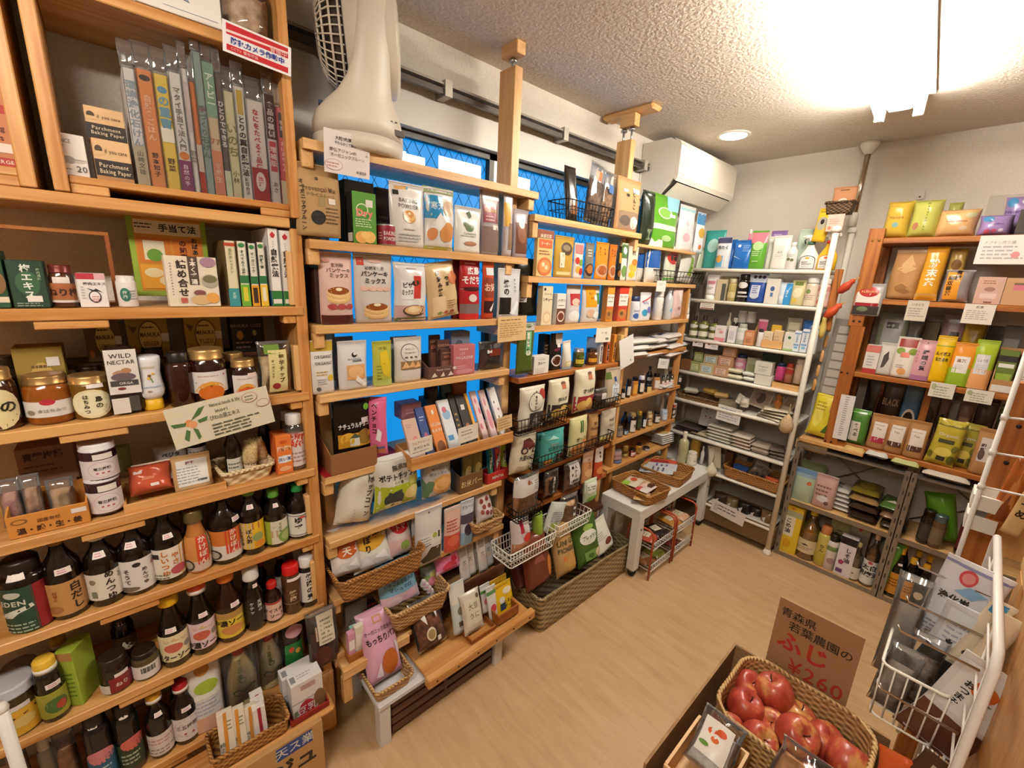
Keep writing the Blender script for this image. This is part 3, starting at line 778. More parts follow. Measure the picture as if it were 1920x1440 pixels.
def post(y0, xs, z1, block):
    p = empty('tension_post', ((xs[0] + xs[1]) / 2, y0 + .019, 0), (0, 0, 0), block[1], 'post')
    board(p, (xs[0], y0, 0), (xs[1], y0 + .038, z1), LIGHT, 'timber')
    board(p, (xs[0] + .012, y0 - .006, block[0]), (xs[1] + .012, y0 + .036, block[2]), LIGHT, 'top_block')
    for x in block[3]:
        b = MB(); b.lathe([(.005, z1 - .01), (.005, block[0] - .014)], METAL('ccc'), 8); b.lathe([(.016, block[0] - .014), (.016, block[0] - .008), (.008, block[0])], METAL('ccc'), 14)
        b.build('jack_bolt', p, (x - p.location.x, .0, 0))
    if len(block) > 4: board(p, block[4][0], block[4][1], LIGHT, 'ceiling_plank', .012)
post(1.145, (-1.385, -1.30), 2.327, (2.36, 'bare timber post with a short block jacked against the ceiling', 2.4, (-1.335,)))
post(1.905, (-1.392, -1.31), 2.262, (2.318, 'bare timber post jacked under a round ended ceiling plank', 2.372, (-1.37, -1.325), ((-1.495, 1.9, 2.374), (-1.21, 1.985, 2.399))))
# second window rack --------------------------------------------
m2 = empty('window_rack', (-1.33, 1.6, 0), (0, 0, 0), 'middle window rack with snack bags in wire baskets and curry pouches', 'shelving unit')
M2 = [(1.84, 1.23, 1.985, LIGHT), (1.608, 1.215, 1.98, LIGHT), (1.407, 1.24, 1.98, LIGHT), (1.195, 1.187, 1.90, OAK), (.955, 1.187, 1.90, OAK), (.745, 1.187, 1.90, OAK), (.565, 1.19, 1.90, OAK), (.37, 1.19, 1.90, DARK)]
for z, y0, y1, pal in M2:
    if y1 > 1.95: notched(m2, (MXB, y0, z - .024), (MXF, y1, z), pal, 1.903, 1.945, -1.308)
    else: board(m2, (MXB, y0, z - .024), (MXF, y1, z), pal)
for z, y0, y1, pal in M2[:3]: board(m2, (MXB, y0 + .004, z - .085), (MXF - .012, y0 + .034, z - .024), LIGHT, 'bracket'); board(m2, (MXB, y1 - .032, z - .085), (MXF - .012, y1 - .004, z - .024), LIGHT, 'bracket')
board(m2, (MXB - .03, 1.948, 0), (MXB + .05, 1.976, 1.8), PINE, 'post'); board(m2, (MXB - .03, 1.188, 0), (MXB + .02, 1.215, 1.5), PINE, 'post')
board(m2, (MXB - .012, 1.20, .33), (MXB - .004, 1.90, 1.17), DARK, 'glow_blocking_panel')  # added dark sheet, blocks the window glow so the gaps stay dark
# corner jar rack -----------------------------------------------
JX = -1.30
m3 = empty('corner_rack', (-1.4, 2.38, 0), (0, 0, 0), 'pine corner rack of jam jars, gauze packs and tins under the air conditioner', 'shelving unit')
M3 = [(1.607, 1.995, 2.76), (1.39, 2.03, 2.73), (1.205, 2.06, 2.755), (.946, 1.995, 2.745), (.708, 2.01, 2.74), (.535, 1.985, 2.72)]
for z, y0, y1 in M3: board(m3, (LB, y0, z - .022), (JX, y1, z), PINE if z < 1.5 else LIGHT)
for z0, z1 in zip([.0] + [m[0] for m in M3[::-1]][:-1], [m[0] for m in M3[::-1]]): 
    board(m3, (JX - .05, 2.70, z0), (JX - .012, 2.722, z1 - .022), PINE, 'side_panel'); board(m3, (JX - .06, 2.035, z0), (JX - .012, 2.06, z1 - .022), PINE, 'side_panel')
# white pole rack on the back wall ------------------------------
RY = 2.80; WM = M('e6dfd3', .35)
wr = empty('white_pole_rack', (-1.0, 2.98, 0), (0, 0, 0), 'white steel pole rack of cleaning goods, soap and cloths on the back wall', 'shelving unit')
RZ = [1.712, 1.518, 1.262, 1.038, .842, .607, .40]
def wloc(b, name, par): 
    o = b.build(name, par); o.location = -Vector(par.location); return o
for z in RZ[:6]:
    b = MB(); b.box((-1.44, RY + .01, z - .014), (-.625, 3.15, z - .002), WM); b.tube([(-1.44, RY, z - .011), (-.622, RY, z - .011)], .011, WM, 8); wloc(b, 'shelf', wr)
for x, y, zt in ((-.622, RY, 1.90), (-.622, 3.15, 1.93), (-1.44, RY, 1.70), (-1.44, 3.15, 1.70)):
    b = MB(); b.tube([(x, y, .012), (x, y, zt)], .0145, WM, 10); b.lathe([(.024, 0), (.026, .01), (.02, .02), (.016, .035)], WM, 14, (x, y)); b.lathe([(.018, zt), (.024, zt + .012), (.018, zt + .03), (.004, zt + .034)], WM, 12, (x, y)); wloc(b, 'pole', wr)
b = MB(); b.tube([(-.63, 3.15, 1.97), (-.63, 3.15, 2.37)], .013, METAL('c9b8a6', .18), 12); b.lathe([(.02, 1.967), (.02, 2.03), (.016, 2.04)], WM, 14, (-.63, 3.15)); b.lathe([(.016, 2.34), (.045, 2.385), (.045, H - .001)], WM, 20, (-.63, 3.15))
tag(b.build('tension_pole'), 'chrome tension pole from the white rack up to the ceiling', 'pole')
# brown rack on the back wall -----------------------------------
KY = 2.90
br = empty('brown_rack', (0, 3.03, 0), (0, 0, 0), 'brown timber rack of tea, coffee and sanitary packs on the back wall', 'shelving unit')
KZ = [1.876, 1.578, 1.190, .792]
for z in KZ: board(br, (-.465, KY, z - .026), (.75, 3.17, z), OAK)
board(br, (-.50, KY - .012, 1.43), (-.437, KY + .012, 1.922), OAK, 'post'); board(br, (-.487, KY - .012, .745), (-.425, KY + .012, 1.43), OAK, 'post'); board(br, (-.48, 3.12, .745), (-.43, 3.17, 1.9), OAK, 'post'); board(br, (-.14, 3.02, .80), (-.11, 3.05, 1.17), OAK, 'divider')
for z in KZ + [1.47]:
    for dx in (-.012, .014):
        b = MB(); b.lathe([(.0055, 0), (.0055, .003)], M('2a1a10', .5) if z != 1.876 else METAL('c9a860'), 8, T=Matrix.Translation((-.466 + dx, KY - .012, z - .012)) @ Matrix.Rotation(math.pi / 2, 4, 'X')); wloc(b, 'screw', br)
board(br, (-.60, KY - .03, .745), (-.30, KY + .24, .768), LIGHT, 'under_shelf')
# grey steel racks below ----------------------------------------
GS = M('8f867c', .35, .7)
def steel(x0, x1, lab):
    s = empty('steel_rack', ((x0 + x1) / 2, 3.0, 0), (0, 0, 0), lab, 'shelving unit')
    for z in (.022, .376): 
        b = MB(); b.box((x0 + .02, 2.865, z - .016), (x1 - .02, 3.16, z), W(LIGHT, 0)); wloc(b, 'shelf', s)
        b = MB(); b.box((x0, 2.855, z - .022), (x1, 2.862, z + .002), GS); wloc(b, 'front_rail', s)
    b = MB(); b.box((x0 + .02, 2.865, .712), (x1 - .02, 3.16, .722), GS); wloc(b, 'top_shelf', s)
    for x in (x0 + .008, x1 - .008):
        for y in (2.855, 3.165):
            b = MB(); b.box((x - .013, y - .002, 0), (x + .013, y, .74), GS); b.box((x - .013, y, 0), (x - .011, y + .024, .74), GS)
            for k in range(9): b.box((x - .003, y - .0026, .05 + k * .08), (x + .003, y - .002, .075 + k * .08), M('3a342e', .6))
            wloc(b, 'post', s)
    b = MB(); b.tube([(x0 + .03, 3.16, .72), (x1 - .03, 3.16, .38)], .004, GS, 5); b.tube([(x0 + .03, 3.16, .38), (x1 - .03, 3.16, .72)], .004, GS, 5); wloc(b, 'cross_brace', s)
steel(-.597, -.100, 'grey slotted steel rack with oil bottles and bags of beans')
steel(-.094, .44, 'grey slotted steel rack with yellow capped bottles behind the wire stand')
# ---------------------------------------------------------------- every product on its shelf (metres)
ROWS = {
    'L0': ('L', -1.29, 1.757, 'in the book crate'),
    'L0b': ('L', -1.285, 1.757, 'in the crate beside the books'),
    'L1': ('L', -1.275, 1.497, 'on the book and plum shelf'),
    'L2': ('L', -1.275, 1.254, 'on the honey shelf'),
    'L2r': ('L', -1.41, 1.357, 'on the dark riser above the honey'),
    'L3': ('L', -1.275, 1.016, 'on the brush basket shelf'),
    'L4': ('L', -1.272, 0.79, 'on the soy sauce shelf'),
    'L5': ('L', -1.272, 0.536, 'on the table sauce shelf'),
    'L6': ('L', -1.272, 0.27, 'on the mayonnaise shelf'),
    'L7': ('L', -1.16, 0.238, 'on the low front board'),
    'FL': ('L', -1.135, 0.0, 'on the floor before the pine unit'),
    'FB': ('L', -1.155, 0.237, 'on the low front board'),
    'HG': ('L', -1.235, 0.4, 'hanging at the pine unit corner'),
    'LT': ('L', -1.275, 2.099, 'on top of the book crate'),
    'SG': ('L', -1.245, 2.0, 'under the bread ring bag'),
    'LC': ('L', -1.238, 1.2, 'clipped under the honey shelf'),
    'M1': ('L', -1.244, 1.9, 'under the white fan'),
    'M2': ('L', -1.257, 1.675, 'on the baking powder shelf'),
    'M3': ('L', -1.257, 1.444, 'on the pancake mix shelf'),
    'M4': ('L', -1.257, 1.242, 'on the biscuit pouch shelf'),
    'M5': ('L', -1.247, 0.982, 'on the chocolate shelf'),
    'M5t': ('L', -1.19, 0.95, 'in the slanted chocolate tray'),
    'M5c': ('L', -1.184, 0.93, 'on the front of the chocolate tray'),
    'M5b': ('L', -1.34, 0.982, 'behind the chocolate tray'),
    'M6': ('L', -1.252, 0.757, 'on the potato chip shelf'),
    'M7': ('L', -1.215, 0.53, 'on the candy basket shelf'),
    'M8': ('L', -1.215, 0.325, 'on the low marshmallow shelf'),
    'M9': ('L', -1.19, 0.3, 'on the low tin tray'),
    'M10': ('L', -1.085, 0.2, 'in the slanted drawer'),
    'M11': ('L', -1.095, 0.187, 'at the bench end'),
    'N0': ('L', -1.262, 1.84, 'on the wire basket shelf'),
    'N0c': ('L', -1.312, 1.8, 'on the green pouch shelf'),
    'N1': ('L', -1.262, 1.608, 'on the retort curry shelf'),
    'N1c': ('L', -1.312, 1.607, 'in the noodle basket corner'),
    'N2': ('L', -1.262, 1.407, 'on the stew roux shelf'),
    'N2c': ('L', -1.312, 1.39, 'on the baby soap shelf'),
    'N3': ('L', -1.262, 1.195, 'on the dark curry box shelf'),
    'N3c': ('L', -1.312, 1.205, 'on the gauze pack pile'),
    'N4': ('L', -1.25, 0.955, 'in the upper wire basket row'),
    'N4c': ('L', -1.312, 0.946, 'on the syrup jar shelf'),
    'N5': ('L', -1.25, 0.745, 'in the biscuit wire basket row'),
    'N5c': ('L', -1.312, 0.708, 'on the pickle jar shelf'),
    'N6': ('L', -1.25, 0.565, 'in the rice cracker row'),
    'N6c': ('L', -1.312, 0.535, 'on the tomato jar shelf'),
    'N7': ('L', -1.2, 0.372, 'in the white wire basket row'),
    'N8': ('L', -1.085, 0.0, 'in the big floor hamper'),
    'TBi': ('L', -1.04, 0.4205, 'at the far end of the white table'),
    'CT': ('L', -0.985, 0.055, 'on the lower tier of a red cart'),
    'R1': ('B', 2.82, 1.712, 'on the top white rack shelf'),
    'R0': ('B', 2.84, 1.93, 'at the white pole top'),
    'R2': ('B', 2.815, 1.518, 'on the second white rack shelf'),
    'R3': ('B', 2.82, 1.262, 'on the third white rack shelf'),
    'R4': ('B', 2.82, 1.038, 'on the fourth white rack shelf'),
    'R5': ('B', 2.815, 0.842, 'on the fifth white rack shelf'),
    'R6': ('B', 2.815, 0.607, 'on the cloth shelf'),
    'R7': ('B', 2.8, 0.396, 'on the wicker tray shelf'),
    'R8': ('B', 2.8, 0.171, 'on the lowest white rack shelf'),
    'K1': ('B', 2.91, 1.876, 'on the top brown shelf'),
    'K2': ('B', 2.91, 1.578, 'on the second brown shelf'),
    'KH': ('B', 2.875, 1.4, 'hung before the brown post'),
    'K3': ('B', 2.905, 1.19, 'on the third brown shelf'),
    'K4': ('B', 2.905, 0.792, 'on the lowest brown shelf'),
    'KT': ('B', 2.885, 0.79, 'taped on the brown post'),
    'US': ('B', 2.885, 0.7685, 'on the pale board under the brown rack'),
    'ST': ('B', 2.87, 0.7225, 'on the steel rack top'),
    'S1': ('B', 2.875, 0.376, 'on the middle steel shelf'),
    'S2': ('B', 2.875, 0.022, 'on the bottom steel shelf'),
}
# kind | row | place along the row | width | height | colour | printed design | label | options
GOODS = """
box|L0|-.038|.056|.077|e4dcd4|t,BALANCE,.34,.82,.13,666,.6;t,WRAP,.25,.68,.13,666,.4;r,.04,.6,.06,.9,888;p,cfc7c0,0,.55,.15,.42,.85,.36,1,.4,1,.37,.85,.33,.15,.39,0,.52;e,.52,.38,.16,.09,a39a94;t,20,.82,.18,.2,555;l,.4,.15,.4,1,.08,999|small white wrap box with grey lettering|d=.06|Y=3
box|L0|.030|.058|.078|d8b183|r,0,0,1,.5,2c2420;r,0,.0,1,.1,a57a50;t,if you care,.6,.72,.14,5a4630,.6;e,.15,.74,.1,.1,4a3a2a;r,.03,.6,.28,.7,d8b183;t,Parchment,.5,.37,.15,d8c4a8,.8;t,Baking Paper,.52,.22,.15,d8c4a8,.85|cream and black parchment paper carton, lower of two|d=.07|Y=2
box|L0|.029|.061|.062|d8b183|r,0,0,1,.5,2c2420;t,if you care,.6,.72,.14,5a4630,.6;e,.15,.74,.1,.1,4a3a2a;r,.03,.6,.28,.7,d8b183;t,Parchment,.5,.37,.15,d8c4a8,.8;t,Baking Paper,.52,.22,.15,d8c4a8,.85|cream and black parchment paper carton, upper of two|d=.07|dz=.079|s=.02
book|L0|.077|.020|.223|ddd6d0|V,環境浄化石けん,.5,.62,.075,8d9aa8;r,0,0,1,.36,b8a68c;v,山崎文雄,.5,.2,.05,5a5048|white spined book lettered grey blue, first of the row|sl=.05
book|L0|.102|.026|.228|d98a55|e,.5,.93,.35,.025,3a2c26;V,自然食ごはん,.5,.6,.06,e6b594;v,野本知子,.5,.2,.05,4a3428|thick orange book in a clear sleeve|sl=.05
book|L0|.129|.024|.227|e2c25a|e,.5,.87,.35,.03,5f8fb0;V,の重曹,.5,.68,.09,6f9fb4;r,.05,.42,.95,.55,ece2d0;v,野菜,.5,.22,.06,5a4630|pale yellow book with blue lettering|sl=.05
book|L0|.154|.022|.238|dcd4cc|V,マタイ手当て法入門,.5,.62,.055,7a7068;r,0,0,1,.27,7c3360;e,.5,.31,.4,.035,d07a3c;v,自然の手,.5,.14,.045,e0c8d8|white book with a purple foot and orange dot|sl=.05
book|L0|.172|.010|.251|d9cfc8|r,.1,.5,.9,.9,c7b4b0;v,野菜,.5,.3,.05,8a7c70|thin pale grey book|sl=.05
book|L0|.184|.010|.229|cf7a4a|r,0,0,1,.45,c8b8a8;r,0,0,1,.2,a83028|slim orange and red booklet|sl=.05
book|L0|.198|.016|.292|8fa09c|V,手づくり石けん,.5,.45,.05,5c6c6a;r,.2,.6,.8,.62,c24a3a|tallest book, grey green in a glossy sleeve|sl=.05
book|L0|.217|.020|.277|cdb79a|r,0,.6,1,1,7fa086;V,アトピー,.5,.8,.06,e0e4d8;t,77,.5,.42,.06,b06a4c;r,0,0,1,.35,d08468;v,食養生,.5,.18,.05,e8cbb8|book banded green, cream and salmon|sl=.05
book|L0|.235|.012|.261|6a5a58|V,ひとりでできる,.5,.6,.05,d9cfc8;r,0,0,1,.22,c9d0b4|narrow dark mauve book with pale green foot|sl=.05
book|L0|.252|.020|.230|d8cda8|V,いのち,.5,.55,.1,8a8058;v,小林,.5,.2,.06,6a6048|cream book with brush lettering|sl=.05
book|L0|.274|.020|.246|dfd8ce|r,.2,.76,.8,.97,c8a94a;V,とりの翼自然療法,.5,.48,.062,1c1613;v,東城百合子,.5,.14,.04,4a3a30|white book with bold black lettering and gold cartouche|sl=.05
book|L0|.305|.036|.225|e6dad2|V,なにをたべる食品価,.5,.62,.062,b02a30;r,0,0,1,.34,a0242c;e,.5,.2,.3,.1,e2d0c8;v,改訂,.5,.2,.05,a0242c|thick red and white book about food|sl=.05
book|L0|.338|.021|.247|dcd0cc|r,0,.6,1,1,4a2c30;V,食品の裏側,.5,.78,.06,d8c8c4;r,.15,.3,.85,.58,c24450;v,増補版,.5,.44,.06,eee0dc;v,あさ,.5,.15,.05,5a4a44|white book with a maroon top in a shiny sleeve|sl=.05
book|L0|.362|.021|.225|d0606c|r,.2,.7,.8,.95,3a2a28;v,手当,.5,.82,.05,e8d8d0;v,おばあちゃん,.5,.5,.05,efc8c8;r,0,0,1,.25,d9cdb4|pink book at the end of the row|sl=.05
box|L0b|-.129|.050|.144|b97850|r,0,.62,1,.72,a83a30;t,baking,.45,.45,.09,5a2a18,.9;t,cups,.5,.34,.09,5a2a18;r,.3,.16,.9,.27,e2d2c4;r,0,0,1,.1,a83a30;t,LARGE,.6,.05,.06,e8d8c0|brown baking cup carton with red bands|d=.1
box|L1|-.172|.035|.107|24452a|r,0,.1,1,.2,d8c9b0;e,.7,.45,.3,.2,7a5a34|dark green carton cut by the picture edge,|d=.06
box|L1|-.126|.049|.091|1e3826|e,.5,.52,.34,.26,36583a;V,梅エキス,.5,.56,.17,dfe4d8;v,梅肉濃縮,.84,.72,.06,9fb090;r,.4,.13,.82,.26,e6dcd4;l,.5,.1,.8,2,.05,8fa088|dark green plum extract carton with white lettering|d=.055
jar|L1|-.080|.038|.085|4a2a1a|r,0,0,1,.12,d8cfc6;r,0,.12,1,.95,a0623c;T,ねり梅,.5,.5,.4,3a1c10;r,.25,.95,.75,1.25,e2d6d0|plum jar with brown lid and copper label|cap=6a2c26|cm=.3|lab=(.12,.6)
box|L1|-.036|.044|.070|e6dedb|r,0,.83,.62,1,b03040;r,.62,.83,1,1,d8a8ac;t,梅肉エキス,.6,.7,.1,2a2420,.8;e,.55,.32,.22,.18,2a2420;e,.55,.33,.18,.14,e6dedb;p,2a2420,.3,.58,.5,.5,.62,.56,.85,.45,.6,.5,.5,.46;l,.16,.6,.12,5,.08,aaa;l,.6,.32,.3,3,.07,c88|white carton with red corner and ink drawn plum|d=.045
jar|L1|.018|.035|.067|e4ddd8|e,.42,.5,.2,.36,2f6a58;l,.74,.7,.3,4,.14,999;v,梅丹,.42,.5,.2,d8e0d0|little white capped plum jar with a green oval|cap=e0d8d4|cm=0|sq=1|lab=(.1,.7)|top=d8b0b0
box|L1|.112|.150|.184|8fa83a|r,.07,.07,.93,.98,c98a2a;r,.08,.78,.92,.95,d8cdb0;T,手当て法,.62,.865,.1,1c1613,.6;l,.22,.9,.26,2,.04,333;r,.09,.42,.5,.74,c8742a;r,.53,.42,.91,.74,c8742a;r,.16,.46,.42,.7,d8d0b0;e,.29,.52,.1,.08,5f8a30;V,おばあちゃ,.82,.58,.07,1c1613;V,の知恵,.66,.6,.08,5a1c10;r,.09,.1,.91,.4,dd9a30;e,.25,.3,.12,.06,e2cfa0;e,.5,.2,.2,.08,e2cfa0;e,.5,.2,.14,.05,b0662a|large green bordered orange picture book|s=.09|d=.02|n=picture_book|c=book|dz=.0189
box|L1|.138|.100|.115|e0d3be|V,詰め合せ,.3,.56,.17,2a1c14;r,.43,.44,.62,1,4a3a30;V,本くず湯,.525,.68,.11,e6dcd0;e,.525,.94,.03,0,c8b89c;l,.1,.85,.03,12,.055,765;e,.83,.52,.17,.14,a9a090;e,.83,.56,.14,.08,6f6a48;e,.82,.9,.16,.1,a07c90;e,.6,.28,.12,.06,7a4a4a;e,.62,.14,.2,.1,cfae7a;e,.85,.18,.13,.11,dda050;r,.22,.08,.34,.18,b85a50|cream gift box painted with bowl and ginger|d=.03|Y=2
book|L1|.219|.023|.157|d9cfae|r,0,.92,1,.97,b04a30;V,自然のレッスン,.5,.7,.05,8a9060;r,0,0,1,.28,3f8c90;v,太陽,.5,.17,.05,cfe0dc|cream book with teal foot|fc=6a5638
book|L1|.244|.020|.158|e2dccc|r,.0,.36,1,.48,2f6a40;e,.5,.94,.35,.035,3f7a4a;V,すべての食は薬,.5,.68,.05,3a4a38;r,0,0,1,.34,6aa83a;r,.25,.08,.75,.3,d8c840|white and green pocket book with yellow tab|fc=96683a
book|L1|.266|.017|.155|e2dccc|r,0,.36,1,.48,2f6a40;e,.5,.94,.35,.035,3f7a4a;V,オーガニック,.5,.7,.05,3a4a38;r,0,0,1,.34,d89a2c;r,.2,.05,.8,.3,3a2c26|white and green pocket book with black tab|fc=3a3430
book|L1|.286|.017|.159|e2dccc|r,0,.36,1,.48,2f6a40;e,.5,.94,.35,.035,3f7a4a;V,図解食事,.5,.7,.05,3a4a38;r,0,0,1,.34,e0b838;r,.25,.08,.75,.3,e8dcc4|white and green pocket book with yellow foot|fc=4a443e
book|L1|.316|.025|.196|e8e2dc|p,b8303a,.5,.96,.75,.92,.6,.88,.4,.88,.25,.92;l,.5,.83,.12,4,.03,999;V,自然療法,.5,.56,.085,2a2420;r,0,0,1,.2,2f7038;r,.1,.03,.9,.09,e2dcd4|thick white natural remedy book|d=.17|sd=r,0,0,1,.2,3f70a0;p,a83a44,.2,.2,.5,.5,.3,.8,.1,.6
book|L1|.345|.027|.193|e8e2dc|p,b8303a,.5,.96,.75,.92,.6,.88,.4,.88,.25,.92;l,.5,.83,.12,4,.03,999;V,自然療法,.5,.56,.085,2a2420;r,0,0,1,.2,2f7038;r,.1,.03,.9,.09,e2dcd4|thick white natural remedy book, last before the side panel|d=.17|sd=r,0,0,1,.2,3f70a0;p,a83a44,.2,.2,.5,.5,.3,.8,.1,.6
jar|L2|-.206|.059|.124|3a1a0c|e,.5,.45,.48,.55,ddd0a0;T,島の,.55,.5,.34,2a2018;r,.3,1.05,.7,1.2,e6dcd4|island honey jar with dark honey and round cream label|lab=(.08,.7)
jar|L2|-.136|.075|.103|8a4a14|r,0,.12,1,.75,d9d2cc;e,.5,.72,.12,.12,b03038;e,.2,.32,.08,.1,8a7a68;t,本はちみつ,.55,.38,.16,8a8078,.6|wide honey jar with bent white label and red seal|lab=(.1,.62)|cap=b08a58
jar|L2|-.070|.070|.095|6a4c14|e,.5,.45,.40,.55,ddd2a4;e,.5,.45,.34,.46,e4dcb8;V,島の,.62,.5,.22,3a3020;V,はちみつ,.4,.45,.17,3a3020;r,.45,1.05,.75,1.2,e6dcd4|island honey jar with pale honey and round cream label|lab=(.08,.7)|sq=1|lw=1.0
box|L2|-.012|.059|.155|2a1812|r,.04,.32,.96,.97,e0d8d2;t,WILD,.5,.88,.09,3a3230;t,NECTAR,.5,.79,.08,3a3230,.8;e,.45,.62,.25,.05,b08a70;e,.5,.57,.36,.06,6a5a62;e,.6,.66,.15,.04,a9805c;r,.1,.44,.9,.52,4a4644;t,ORGA,.55,.48,.05,e6dcd4;e,.4,.4,.12,.02,7a3a3c;r,.05,.03,.55,.26,dcd2ca;r,.55,.05,.85,.28,4a463e|dark squeeze pack of wild nectar with a white printed front|d=.05|bev=.012|f=gloss|n=honey_bottle|c=bottle
inv|L2|.032|.054|.129|e2dee0|t,HONEY,.5,.78,.09,c9b084;e,.5,.55,.06,.04,7a5a2a;e,.62,.6,.05,.03,d8a83a;e,.46,.48,.05,.03,d8a83a;p,5f7a3a,.5,.52,.56,.36,.6,.38,.54,.5;r,0,.24,1,.27,a8b4cc;e,.45,.14,.06,.02,9a7a5a|white sunflower honey squeeze bottle with yellow cap|cap=e0b020
bottle|L2|.089|.052|.134|2e120a||dark plastic honey bottle with a blue round sticker|pf=straight|cap=1c1613|cw=.6|lab=(.45,.78)|arc=2.4
jar|L2|.148|.083|.136|2a100a|r,0,0,1,1,e0d8d4;e,.5,.02,.32,.36,d07a2a;p,e0a040,.1,.1,.2,.3,.3,.46,.5,.55,.7,.46,.8,.3,.9,.1,.82,.05,.5,.44,.18,.05;e,.5,.02,.3,.33,cf6a24;l,.5,.8,.6,1,.1,b99;e,.16,.5,.02,.02,444;e,.84,.82,.03,.03,b03038|large dark honey jar with gold lid and orange sun label|lab=(.2,.6)|arc=2.2
jar|L2|.225|.062|.103|2a100a|r,0,0,1,1,e0d8d4;e,.5,.02,.34,.36,d0662a;p,e0a040,.1,.1,.2,.3,.3,.46,.5,.55,.7,.46,.8,.3,.9,.1,.82,.05,.5,.44,.18,.05;e,.5,.02,.3,.33,cf5a24;l,.5,.8,.6,1,.1,b99;r,.55,.85,.9,1.1,e8d0cc|small dark honey jar with gold lid and orange sun label|lab=(.14,.62)|arc=2.2
jar|L2|.217|.052|.111|2a100a|r,0,0,1,1,c8c0bc|small honey jar half hidden behind the sun label jars|s=.07
bag|L2|.301|.086|.147|d8d0c0|r,.25,.05,.8,.85,d9cc94;r,.15,.78,.6,.95,6a8a34;V,菊芋チップ,.62,.5,.1,5a4c28;V,オーガニック,.36,.5,.055,6a5c38;e,.45,.17,.12,.06,8a2c28|clear packet of sunchoke chips with a yellow label|f=clear|d=.045|fi=b89a6c|fj=d8bf96
box|L2|-.143|.075|.153|9a8038|e,.52,.38,.3,.4,d0a660;T,アカシア,.52,.58,.11,5a3c1c,.5;l,.52,.72,.4,1,.1,6a4c2c;l,.52,.44,.5,1,.1,6a4c2c;r,.64,.72,.9,.85,e2d8d0;r,.2,.0,.85,.1,7a3c28|dull gold acacia honey carton behind the wide jar|s=.085|d=.06
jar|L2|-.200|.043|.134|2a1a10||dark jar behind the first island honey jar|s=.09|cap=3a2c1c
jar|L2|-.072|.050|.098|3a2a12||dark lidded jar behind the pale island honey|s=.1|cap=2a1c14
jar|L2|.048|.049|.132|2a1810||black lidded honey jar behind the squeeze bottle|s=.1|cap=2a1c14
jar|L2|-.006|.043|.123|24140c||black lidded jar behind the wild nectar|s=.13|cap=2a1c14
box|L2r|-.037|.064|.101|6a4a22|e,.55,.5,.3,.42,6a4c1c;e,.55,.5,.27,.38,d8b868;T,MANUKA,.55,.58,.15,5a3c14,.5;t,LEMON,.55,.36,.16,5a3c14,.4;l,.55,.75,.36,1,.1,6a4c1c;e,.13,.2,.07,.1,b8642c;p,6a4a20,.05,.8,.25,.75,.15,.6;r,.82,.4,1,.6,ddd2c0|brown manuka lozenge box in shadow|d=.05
box|L2r|.046|.080|.105|a5822c|e,.55,.5,.3,.42,6a4c1c;e,.55,.5,.27,.38,d8b868;T,MANUKA,.55,.58,.15,5a3c14,.5;t,GINGER,.55,.36,.16,5a3c14,.4;l,.55,.75,.36,1,.1,6a4c1c;e,.13,.2,.07,.1,b8642c;p,6a4a20,.05,.8,.25,.75,.15,.6;r,.82,.4,1,.6,ddd2c0|golden manuka and ginger lozenge box|d=.05
box|L2r|.161|.081|.105|b58f34|e,.55,.5,.3,.42,6a4c1c;e,.55,.5,.27,.38,d8b868;T,MANUKA,.55,.58,.15,5a3c14,.5;t,YUZU,.55,.36,.16,5a3c14,.4;l,.55,.75,.36,1,.1,6a4c1c;e,.13,.2,.07,.1,b8642c;p,6a4a20,.05,.8,.25,.75,.15,.6;r,.82,.4,1,.6,ddd2c0|golden manuka and yuzu lozenge box|d=.05
box|L2r|.265|.081|.107|1c1614|t,MANUKA LOZE,.45,.7,.12,a89888;e,.25,.45,.1,.12,c08a3c;e,.7,.5,.06,.08,b8a060;l,.4,.25,.6,2,.12,988|black manuka lozenge box|d=.05
tray|L3|-.170|.123|.050|c9853a|T,温・感・生・姜,.5,.28,.3,3a2010,.8;t,国産有機,.5,.62,.18,6a4420;e,.15,.72,.1,.12,7a5220;e,.15,.72,.07,.08,c9853a;r,.78,.6,.98,.82,e2d6d0|orange carton tray of ginger packs lettered black|d=.085|hb=.075|t=.003|Y=-2|n=display_carton|c=carton
bag|L3|-.226|.034|.106|e6dcd4||pink sweets in clear pack in the orange ginger tray|f=clear|d=.03|s=.03|dz=.008|L=10|fi=a8485a|fj=d8b090|op=.2
bag|L3|-.195|.032|.108|e6dcd4||brown sweets in clear pack in the orange ginger tray|f=clear|d=.03|s=.03|dz=.008|L=10|fi=a86434|fj=d8b090|op=.2
bag|L3|-.151|.046|.087|e6dcd4||tan sweets in clear pack in the orange ginger tray|f=clear|d=.03|s=.03|dz=.008|L=10|fi=d9a868|fj=d8b090|op=.2
box|L3|-.172|.095|.091|9a7458|T,青龍梅醤,.45,.76,.22,4a2c20,.7;l,.45,.5,.7,1,.1,6a4838;l,.45,.36,.75,1,.1,6a4838|dusky pink plum paste carton, upper of two behind the ginger tray.|s=.14|d=.06|dz=.0596
box|L3|-.175|.089|.056|8f6a50|t,青龍,.6,.6,.3,5a2c20|dusky pink plum paste carton, lower of two behind the ginger tray.|s=.14|d=.06|dz=.0041
jar|L3|-.081|.062|.098|30161a|r,0,.0,1,.86,dcd2d2;e,.55,.42,.3,.36,c9a0a4;e,.55,.42,.285,.34,dcd2d2;T,有三梅醤,.55,.48,.14,3a2c2a,.4;e,.44,.28,.03,.03,b03a48;e,.55,.28,.03,.03,b03a48;e,.66,.28,.03,.03,b03a48;r,.4,.9,.8,1.15,e6dcd6|white lidded plum sauce jar, lower of a stacked pair|cap=e4e0e2|cm=0|lab=(.05,.66)|sq=1|lw=1.0|dz=.0063
